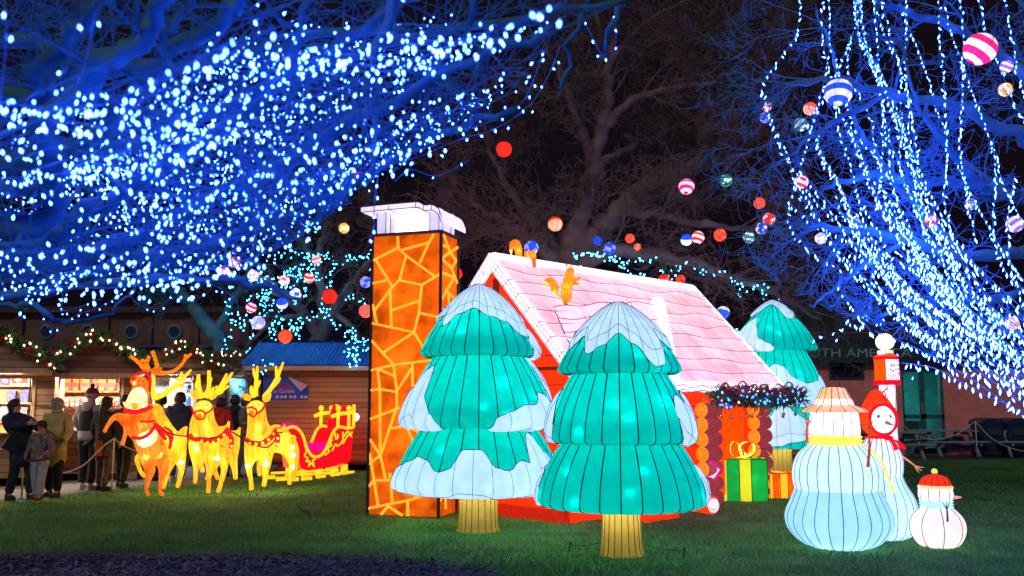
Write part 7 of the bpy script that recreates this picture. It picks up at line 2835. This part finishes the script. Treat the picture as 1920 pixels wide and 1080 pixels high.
def light_string(label, pts, me, gap, group, wire=0.003, jit=0.03, mat=None, rg=R, hang=0.02, cat='light string', smooth=5, skipend=0):
    P = smooth_path(pts, smooth)
    o = P[0].copy()
    mb = MB()
    mb.tube(P, wire, 3, cap=False)
    s = mb.build('light_string', mat or CABLE, origin=o)
    s.location = o
    tag(s, label, cat, group)
    cum = [0]
    for a, b_ in zip(P, P[1:]):
        cum.append(cum[-1] + (b_ - a).length)
    n = min(99, max(3, int(cum[-1] / gap)))
    j = 0
    for k in range(n):
        u = (k + rg.uniform(0.15, 0.85)) / n * cum[-1]
        while j < len(P) - 2 and cum[j + 1] < u:
            j += 1
        p = P[j].lerp(P[j + 1], (u - cum[j]) / max(1e-6, cum[j + 1] - cum[j]))
        p = p + V((rg.gauss(0, jit), rg.gauss(0, jit), rg.gauss(0, jit) - hang))
        b = link('bulb', me, s, p - o)
        b.rotation_euler = (rg.gauss(0, .35), rg.gauss(0, .35), rg.uniform(0, PI))
        q = rg.uniform(0.8, 1.25)
        b.scale = (q, q, q)
        NBULB[0] += 1
    return s


# upper left: strings wound through the near boughs.  u runs left to right, v from upper edge to lower edge of the lit band
rg = random.Random(77)
GL = 'blue white light strings in the near boughs'
for i in range(76):
    v = (i + rg.random()) / 76
    u0 = rg.uniform(-60, 520) if i % 3 else rg.uniform(-60, 60)
    ln = rg.uniform(340, 620)
    Y0 = rg.choice((rg.uniform(2.2, 3.4), rg.uniform(3.0, 4.6), rg.uniform(3.8, 6.0), rg.uniform(4.5, 7.0), rg.uniform(5.5, 8.5)))
    Y0 = Y0 + 1.2 * v
    ts, pts = rg.uniform(0.25, 0.5), []
    for k in range(5):
        x = min(1185, u0 + ln * k / 4)
        yu, yl = curve(UP, x), curve(LO, x)
        y = lerp(yu, yl, min(0.98, max(0.02, v + rg.gauss(0, 0.05)))) + rg.gauss(0, 10)
        pts.append(at(x, y, Y0 * (1 - 0.05 * k)))
    big = Y0 < 3.6
    light_string('string of blue white lights wound through the near blurred boughs', pts, NB if big else NBS, lerp(0.030, 0.060, min(1, (Y0 - 2) / 5)), GL, 0.0025, 0.02 * Y0 / 3, CABLE, rg)
# sparse big ones in the top left corner
for i, pts in enumerate([[(5, -20, 2.3), (12, 60, 2.3), (0, 190, 2.4)], [(195, -20, 2.4), (140, 60, 2.4), (128, 120, 2.5), (95, 160, 2.6), (40, 205, 2.7), (5, 225, 2.8)], [(180, 20, 2.6), (145, 155, 2.7), (72, 170, 2.7), (38, 200, 2.8)],
                         [(590, -20, 3.0), (520, 20, 3.0), (430, 60, 3.1), (370, 110, 3.2), (300, 160, 3.4)], [(760, -20, 3.2), (690, 40, 3.2), (610, 20, 3.2), (480, 70, 3.3), (400, 120, 3.4)], [(520, -15, 3.2), (455, 25, 3.3), (410, 70, 3.4), (372, 100, 3.5)]]):
    light_string('sparse string of large blurred lights in the top left boughs', [at(*p) for p in pts], NB, 0.16, 'sparse light strings at the top left', 0.0025, 0.012, CABLE, rg)
# strands hanging below the canopy
for lab, pts, gp in [('light strand looping down over the far left stalls', [(70, 570, 8.4), (82, 595, 8.4), (95, 617, 8.4), (140, 592, 8.3), (180, 578, 8.2), (215, 558, 8.1), (238, 528, 8.0)], .10),
                     ('inner light strand looping above the far left stalls', [(55, 560, 8.4), (95, 583, 8.4), (140, 578, 8.3), (190, 560, 8.3)], .13),
                     ('light strand dipping in front of the round windows', [(240, 548, 8.2), (258, 570, 8.2), (280, 579, 8.2), (305, 572, 8.1), (325, 548, 8.0)], .11),
                     ('short hanging light strand above the garlanded far left stall', [(112, 530, 8.0), (118, 560, 8.0), (112, 580, 8.0)], .07),
                     ('light strand trailing over the leaning trunk', [(300, 500, 7.0), (345, 522, 7.0), (400, 535, 7.0), (440, 560, 7.0), (448, 590, 7.0)], .08),
                     ('outer right light strand curving down from the upper middle', [(1050, 85, 5.0), (1042, 110, 5.0), (1016, 165, 5.0), (985, 205, 5.0), (930, 240, 4.9), (860, 262, 4.8), (790, 292, 4.7), (720, 312, 4.6)], .10),
                     ('inner right light strand curving down from the upper middle', [(1020, 95, 4.9), (1000, 150, 4.9), (975, 195, 4.9), (900, 235, 4.8), (820, 250, 4.7)], .11),
                     ('light strand with a V shaped drop beside the dark tree', [(1092, 35, 5.0), (1112, 72, 5.0), (1128, 102, 5.0), (1140, 112, 5.0), (1150, 102, 5.0), (1156, 70, 5.0), (1152, 30, 5.0), (1165, -15, 5.0)], .085),
                     ('light strand reaching down past the curved chimney cap', [(712, 300, 4.4), (708, 335, 4.4), (702, 380, 4.5), (700, 430, 4.6), (690, 455, 4.6)], .07),
                     ('thin light strand along the lower edge of the canopy', [(880, 300, 5.4), (820, 330, 5.4), (770, 318, 5.4), (740, 340, 5.3)], .13)]:
    light_string(lab, [at(*p) for p in pts], NBS, gp, None, 0.003, 0.012, CABLE, rg)

# right: long strands hanging from the crown and fanning out to the lower right
GR = 'long blue strands of the right tree'
RS = [[(1502, -20), (1494, 60), (1462, 110), (1428, 163), (1440, 205), (1462, 262), (1482, 300)],
      [(1428, 163), (1446, 230), (1470, 290), (1505, 340), (1540, 390), (1590, 430), (1640, 470)],
      [(1545, -20), (1540, 60), (1552, 120), (1560, 170)],
      [(1552, -20), (1556, 70), (1545, 150), (1530, 205), (1512, 270), (1496, 330), (1480, 380), (1478, 420)],
      [(1600, -20), (1608, 60), (1640, 130), (1672, 210), (1700, 290), (1730, 380), (1770, 470), (1830, 560), (1930, 640)],
      [(1612, -20), (1622, 80), (1650, 160), (1660, 240), (1672, 320), (1690, 400), (1740, 490), (1800, 570), (1930, 680)],
      [(1640, -20), (1644, 70), (1650, 150), (1655, 250), (1650, 330), (1640, 400)],
      [(1650, -20), (1668, 60), (1690, 130), (1710, 210), (1722, 300), (1760, 390), (1815, 480), (1930, 590)],
      [(1700, -20), (1698, 80), (1702, 180), (1708, 290), (1722, 390), (1735, 450)],
      [(1760, -20), (1762, 60), (1770, 160), (1775, 270), (1772, 380), (1800, 470), (1850, 550), (1930, 610)],
      [(1768, -20), (1780, 50), (1806, 120), (1830, 190), (1860, 270), (1880, 340), (1930, 440)],
      [(1800, -20), (1806, 70), (1804, 160), (1800, 260), (1812, 360), (1830, 450)],
      [(1830, -20), (1850, 60), (1880, 140), (1905, 200), (1940, 260)],
      [(1880, -20), (1896, 60), (1910, 140), (1935, 220)],
      [(1560, 180), (1590, 240), (1612, 300), (1640, 370), (1680, 440), (1740, 520), (1810, 590), (1930, 670)],
      [(1565, 190), (1578, 260), (1600, 330), (1615, 400), (1640, 460), (1700, 530), (1790, 610), (1930, 710)],
      [(1480, 380), (1520, 415), (1570, 440), (1620, 470), (1690, 530), (1770, 590), (1930, 690)],
      [(1478, 415), (1500, 450), (1540, 485), (1572, 500), (1575, 540), (1600, 580), (1640, 630)],
      [(1480, 300), (1492, 350), (1530, 410), (1560, 460), (1610, 520), (1680, 580), (1760, 650), (1840, 690), (1930, 740)],
      [(1572, 480), (1630, 540), (1690, 600), (1750, 650), (1830, 700), (1930, 755)],
      [(1640, 620), (1700, 645), (1760, 675), (1820, 710), (1870, 745), (1930, 785)],
      [(1690, 680), (1750, 690), (1800, 715), (1850, 742), (1930, 775)],
      [(1590, 470), (1660, 520), (1740, 570), (1820, 620), (1930, 660)],
      [(1720, 480), (1780, 540), (1850, 610), (1930, 680)],
      [(1780, 470), (1830, 530), (1880, 600), (1935, 650)],
      [(1660, 400), (1720, 470), (1770, 540), (1840, 640), (1930, 725)],
      [(1860, 270), (1868, 340), (1862, 420), (1880, 500), (1935, 560)],
      [(1902, 330), (1890, 420), (1900, 520), (1935, 600)],
      [(1600, 60), (1570, 130), (1540, 190), (1520, 240)],
      [(1700, 610), (1770, 640), (1850, 680), (1935, 720)],
      [(1500, 320), (1560, 400), (1610, 470), (1650, 540), (1720, 610), (1800, 670), (1930, 765)]]
RS2 = list(RS)
for i in range(22):                       # the veil is thick: more strands run between the drawn ones
    a_ = RS[rg.choice((4, 5, 7, 9, 10, 14, 15, 16, 18, 25))]
    b_ = RS[rg.choice((4, 5, 14, 15, 18, 19, 22, 23, 25, 30))]
    f_, n_ = rg.uniform(0.15, 0.85), 8
    A_, B_ = smooth_path([V((x, y, 0)) for x, y in a_], 6), smooth_path([V((x, y, 0)) for x, y in b_], 6)
    q_ = []
    for k in range(n_):
        u = k / (n_ - 1)
        p = A_[int(u * (len(A_) - 1))].lerp(B_[int(u * (len(B_) - 1))], f_)
        q_.append((p.x + rg.gauss(0, 7), p.y + rg.gauss(0, 7)))
    RS2.append(q_)
for i, c in enumerate(RS2):
    pts = []
    d0 = rg.uniform(-0.8, 0.8)
    for x, y in c:
        yy = min(1, max(0, (y - 100) / 640))
        pts.append(at(x, y, lerp(11.6, 8.4, yy * min(1, max(0, (x - 1400) / 400))) + d0))
    light_string('long strand of blue white lights hanging down the right tree', pts, RBM, 0.092, GR, 0.0045, 0.010, CABLE, rg, 0.03)
for lab, pts in [('blue light string along a bough left of the lantern post', [(1522, 642, 15), (1560, 626, 15), (1600, 612, 14.8), (1645, 602, 14.6), (1690, 588, 14.4)]),
                 ('blue light string looping above the name board', [(1580, 585, 14.5), (1605, 605, 14.5), (1640, 570, 14.4), (1660, 560, 14.3), (1690, 575, 14.2), (1735, 590, 14.0)]),
                 ('blue light string clustered right of the lantern post', [(1680, 655, 14), (1730, 630, 13.8), (1760, 640, 13.6), (1790, 665, 13.4), (1760, 680, 13.4)]),
                 ('short blue light drop in front of the glazed doors', [(1725, 672, 13.8), (1720, 690, 13.8), (1724, 704, 13.8)])]:
    light_string(lab, [at(*p) for p in pts], RBM, 0.085, None, 0.004, 0.05, CABLED, rg, 0.03)

# turquoise strings
zt4 = lambda x, y, Y: at(380 + x / 3.374, 380 + y / 3.374, Y)
zt7 = lambda x, y, Y: at(940 + x / 3.556, 400 + y / 3.556, Y)
T4 = [[(380, 350), (480, 330), (600, 320), (700, 350), (800, 320)], [(900, 350), (960, 335), (1010, 345), (1060, 325)], [(905, 340), (950, 365), (1000, 330), (1056, 360), (1050, 440)],
      [(840, 390), (830, 440), (790, 470), (800, 540), (780, 640), (790, 720), (860, 790), (920, 820), (960, 810)], [(930, 800), (980, 840), (900, 880), (990, 900), (890, 940), (980, 960), (900, 975)],
      [(1050, 840), (1000, 880), (1040, 930), (960, 950), (985, 1000), (930, 1060)], [(760, 440), (680, 520), (620, 590), (540, 650), (470, 690)], [(780, 660), (700, 710), (640, 745), (600, 830), (580, 880), (550, 930), (500, 1000), (440, 1050)],
      [(300, 480), (380, 560), (400, 640), (380, 720), (320, 810), (290, 880), (290, 960), (300, 1040)], [(150, 630), (158, 680), (190, 760), (180, 830), (158, 880), (155, 930)], [(470, 700), (440, 790), (430, 860), (440, 930), (380, 960), (350, 1000)],
      [(550, 770), (620, 740), (585, 800), (540, 790), (600, 830)], [(640, 150), (720, 120), (700, 160), (745, 185)], [(870, 600), (950, 615), (1035, 622)], [(300, 490), (450, 480), (560, 460), (680, 400), (750, 370)],
      [(200, 740), (280, 720), (250, 790), (200, 780)], [(420, 560), (460, 500), (540, 430), (620, 410), (720, 430)], [(400, 600), (440, 640), (420, 680), (380, 640), (410, 590)], [(440, 760), (490, 750), (470, 800), (450, 830), (480, 870)],
      [(460, 540), (540, 520), (600, 480), (680, 470), (740, 400)], [(280, 610), (330, 590), (390, 600), (440, 560)], [(380, 1000), (430, 1030), (400, 1060), (350, 1050)], [(640, 330), (760, 340), (820, 370), (870, 400)]]
rt = random.Random(6)
for c in T4:
    Y = rt.uniform(22.2, 24.5)
    if min(y for x, y in c) > 700:
        Y = rt.uniform(19.8, 20.6)
    light_string('string of tiny turquoise lights in the tree left of the chimney', [zt4(x, y, Y) for x, y in c], TQM, 0.062, 'turquoise strings left of the chimney', 0.003, 0.055, CABLED, rt, 0.0)
T7 = [[(470, 275), (560, 255), (680, 290), (790, 320), (910, 320), (1040, 300)], [(800, 330), (850, 390), (940, 420), (1030, 470)], [(290, 355), (400, 360), (520, 370), (570, 390)], [(640, 375), (720, 430), (860, 460), (990, 470)],
      [(1040, 360), (1110, 400), (1200, 350), (1260, 335)], [(1280, 370), (1370, 400), (1470, 405)], [(1510, 395), (1590, 470), (1640, 500), (1750, 500), (1850, 540), (1860, 590)], [(1590, 480), (1580, 570)], [(1750, 500), (1760, 570)],
      [(1400, 660), (1480, 740), (1590, 775)], [(1190, 380), (1165, 440), (1160, 490)], [(480, 285), (600, 270), (700, 300), (800, 330)]]
for c in T7:
    Y = rt.uniform(18.2, 19.2)
    light_string('string of tiny turquoise lights on the boughs behind the house roof', [zt7(x, y, Y) for x, y in c], TQM, 0.062, 'turquoise strings behind the house roof', 0.003, 0.04, CABLED, rt, 0.0)

# ------------------------------------------------------------------ ball lanterns
BC = {'red': (240, 50, 40), 'orange': (245, 96, 60), 'pink': (236, 40, 130), 'white': (244, 240, 250), 'blue': (40, 90, 236), 'green': (30, 150, 90), 'purple': (150, 110, 220), 'amber': (250, 190, 60), 'coral': (246, 120, 110), 'lavender': (170, 175, 240), 'teal': (40, 190, 170), 'peach': (255, 190, 150)}
BMAT = {n: fabric(n + '_ball_cloth', c, 0.5, 0.6, weave=0.3, wscale=3) for n, c in BC.items()}
_bm = {}


def ball_me(a, b_, kind):
    if (a, b_, kind) in _bm:
        return _bm[a, b_, kind]
    mb = MB()
    n, rows = 22, 20
    vs, fs = [], []
    for i in range(rows + 1):
        p = PI * i / rows
        for k in range(n):
            q = 2 * PI * k / n
            vs.append((math.sin(p) * math.cos(q), math.sin(p) * math.sin(q), math.cos(p)))
    for i in range(rows):
        for k in range(n):
            if kind == 'stripes':
                m = (i // 3) % 2
            elif kind == 'half':
                m = 0 if i < 9 else 1
            elif kind == 'patch':
                m = 1 if (k // 4 + i // 4) % 3 == 0 else 0
            else:
                m = 0
            a_, b2 = i * n + k, i * n + (k + 1) % n
            fs.append(((a_, a_ + n, b2 + n, b2), m))
    o = len(mb.v)
    mb.v.extend(vs)
    for f_, m in fs:
        mb.f.append(list(f_))
        mb.m.append(m)
        mb.s.append(True)
    for k in range(0, n, 4):
        q = 2 * PI * k / n
        mb.tube([(1.006 * math.sin(p) * math.cos(q), 1.006 * math.sin(p) * math.sin(q), 1.006 * math.cos(p)) for p in [PI * i / 14 for i in range(15)]], 0.018, 3, 2, cap=False)
    ob = mb.build('ball_lantern', [BMAT[a], BMAT[b_], BLACK])
    _bm[a, b_, kind] = ob.data
    bpy.data.objects.remove(ob)
    return _bm[a, b_, kind]


mb = MB()
mb.tube([(0, 0, 0.97), (0, 0, 1.10)], 0.09, 8, 0)
mb.tube([(0, 0, 1.10), (0.02, 0, 2.0)], 0.02, 4, 0)
ob = mb.build('hanger', BLACK)
HANG = ob.data
bpy.data.objects.remove(ob)
BALLS = [
    (1838, 92, 31, 9.5, 'pink', 'white', 'stripes', 'largest ball lantern, pink and white striped, in the right tree'),
    (1572, 173, 27, 11.0, 'white', 'blue', 'stripes', 'large white and blue striped ball lantern among the right strands'),
    (1519, 204, 13, 12.5, 'orange', 'peach', 'half', 'orange topped peach ball lantern just left of the large white and blue one'),
    (1501, 234, 13, 12.5, 'green', 'white', 'stripes', 'green and white ringed ball lantern just below the orange topped peach one'),
    (1438, 199, 10, 12.8, 'red', 'white', 'stripes', 'small red and white ball lantern at the left tip of the right strands'),
    (1435, 220, 11, 13.0, 'lavender', 'blue', 'patch', 'lavender blue ball lantern touching the one at the left tip of the strands'),
    (1503, 341, 13, 12.0, 'red', 'white', 'stripes', 'red and white striped ball lantern hanging low in the left edge of the right strands'),
    (1887, 125, 12, 10.5, 'white', 'purple', 'stripes', 'white and purple striped ball lantern right below the largest pink one'),
    (1885, 168, 13, 11.0, 'amber', 'white', 'patch', 'amber and white ball lantern near the right edge below the purple striped one'),
    (1746, 414, 12, 11.5, 'red', 'white', 'patch', 'red and white patched ball lantern in the middle of the right strands'),
    (1604, 420, 11, 12.5, 'lavender', 'white', 'patch', 'pale lavender ball lantern midway down the right strands'),
    (1539, 447, 11, 12.8, 'white', 'lavender', 'patch', 'whitish ball lantern left of the pale lavender one in the right strands'),
    (1820, 383, 11, 12.5, 'white', 'blue', 'patch', 'white and blue mottled ball lantern behind the right strands'),
    (1903, 420, 16, 10.5, 'white', 'purple', 'stripes', 'white and purple banded ball lantern at the right edge halfway down'),
    (1866, 597, 12, 11.5, 'teal', 'green', 'patch', 'teal ball lantern low among the densest right strands'),
    (1897, 606, 13, 11.5, 'peach', 'white', 'patch', 'peach ball lantern beside the teal one low in the right strands'),
    (945, 280, 15, 18.0, 'red', 'red', 'plain', 'plain red ball lantern alone below the canopy edge in the upper middle'),
    (1287, 350, 15, 17.0, 'pink', 'white', 'stripes', 'pink and white striped ball lantern in the dark tree above the roof'),
    (1361, 339, 12, 17.5, 'green', 'white', 'patch', 'green and white ball lantern in the dark tree'),
    (1424, 381, 11, 17.0, 'orange', 'orange', 'plain', 'plain orange ball lantern right of the green and white one'),
    (1442, 411, 12, 16.8, 'red', 'white', 'patch', 'red ball lantern with white patches beside a blue one'),
    (1428, 428, 11, 17.0, 'blue', 'white', 'patch', 'blue ball lantern touching the red one with white patches'),
    (1404, 445, 11, 17.2, 'green', 'white', 'stripes', 'green and white striped ball lantern at the right end of the row above the roof'),
    (1350, 441, 12, 17.2, 'orange', 'red', 'patch', 'orange red ball lantern in the row between the striped red and striped green ones'),
    (1309, 445, 12, 17.0, 'red', 'white', 'stripes', 'red and white striped ball lantern touching a blue and white one above the roof'),
    (1287, 450, 11, 17.2, 'blue', 'white', 'half', 'blue and white ball lantern at the left of the touching pair above the roof'),
    (1041, 420, 14, 18.0, 'red', 'peach', 'half', 'red topped peach ball lantern above the roof ridge by the forked trunk'),
    (1143, 466, 12, 18.0, 'blue', 'lavender', 'patch', 'blue and lavender ball lantern above the middle of the roof ridge'),
    (1120, 452, 9, 18.6, 'blue', 'blue', 'plain', 'small plain blue ball lantern just left of the blue and lavender one'),
    (1181, 447, 9, 17.8, 'orange', 'orange', 'plain', 'small orange ball lantern half hidden by a bough above the ridge'),
    (1195, 463, 7, 17.8, 'orange', 'coral', 'patch', 'tiny coral ball lantern just below the small orange one'),
    (1245, 525, 11, 17.8, 'red', 'coral', 'patch', 'red ball lantern rising behind the right end of the roof ridge'),
    (1276, 524, 9, 18.2, 'orange', 'red', 'patch', 'smaller orange ball lantern to the right of the red one behind the ridge end'),
    (1356, 586, 12, 17.6, 'white', 'blue', 'half', 'white and blue ball lantern between the roof end and the rear tree lantern'),
    (1289, 540, 9, 18.0, 'blue', 'white', 'half', 'blue ball lantern peeping over the right end of the roof'),
    (996, 465, 14, 15.8, 'blue', 'lavender', 'patch', 'blue ball lantern behind the crouching squirrel'),
    (855, 513, 12, 17.0, 'red', 'red', 'plain', 'plain red ball lantern beside the right edge of the chimney'),
    (675, 334, 12, 12.0, 'red', 'red', 'plain', 'plain red ball lantern among the canopy lights above the chimney cap'),
    (440, 492, 11, 19.5, 'red', 'coral', 'patch', 'red ball lantern, upper of the left pair under the canopy'),
    (420, 510, 11, 19.5, 'coral', 'red', 'patch', 'coral red ball lantern, lower of the left pair under the canopy'),
    (475, 517, 11, 20.0, 'white', 'lavender', 'patch', 'white ball lantern right of the red pair among turquoise lights'),
    (533, 526, 10, 20.0, 'white', 'coral', 'patch', 'white and coral ball lantern high among the turquoise lights'),
    (593, 487, 9, 20.5, 'coral', 'white', 'stripes', 'small coral and white striped ball lantern topmost in the turquoise tree'),
    (580, 521, 10, 20.5, 'red', 'white', 'stripes', 'red and white ball lantern below the small coral striped one'),
    (554, 551, 11, 19.5, 'white', 'blue', 'patch', 'white and blue ball lantern in the middle of the turquoise tree'),
    (618, 556, 14, 19.0, 'red', 'red', 'plain', 'large plain red ball lantern crossed by a turquoise string'),
    (529, 569, 11, 19.5, 'blue', 'white', 'half', 'blue topped white ball lantern low in the turquoise tree'),
    (471, 577, 10, 19.5, 'pink', 'white', 'stripes', 'pink and white striped ball lantern left in the turquoise tree'),
    (484, 605, 13, 19.0, 'lavender', 'white', 'patch', 'lavender white ball lantern hanging low left in the turquoise tree'),
    (535, 631, 13, 19.0, 'orange', 'orange', 'plain', 'plain orange ball lantern lowest above the blue hut roof'),
    (686, 583, 13, 18.5, 'coral', 'coral', 'plain', 'plain coral ball lantern touching the left edge of the chimney'),
    (686, 529, 11, 18.8, 'lavender', 'blue', 'patch', 'lavender blue ball lantern at the chimney edge above the coral one'),
    (645, 428, 10, 19.0, 'amber', 'white', 'patch', 'amber ball lantern high left of the chimney cap')]
rb = random.Random(2)
for px, py, rp, Y, a, b_, kd, lab in BALLS:
    r = rp / (F / Y)
    o = link('ball_lantern', ball_me(a, b_, kd), loc=at(px, py, Y))
    o.scale = (r, r, r)
    o.rotation_euler = (rb.uniform(-.5, .5), rb.uniform(-.6, .6), rb.uniform(0, 6))
    tag(o, lab, 'ball lantern', 'ball lanterns hung in the trees')
    lamp((rb.uniform(-.3, .3), rb.uniform(-.5, 0), -0.3), 24 * r * r, (1, 0.97, 0.95), o, 0.012, 'ball_bulb')
    h = link('hanger', HANG, o)
    h.rotation_euler = (-o.rotation_euler.x * 0.6, -o.rotation_euler.y * 0.6, 0)

# unseen warm fill added behind the camera so that unlit surfaces keep some shape
sl = bpy.data.lights.new('added_fill', 'SUN')
sl.energy = 0.62
sl.angle = RD(12)
sl.color = (1.0, 0.90, 0.84)
so = bpy.data.objects.new('added_fill', sl)
COL.objects.link(so)
so.rotation_euler = (RD(58), 0, RD(-18))
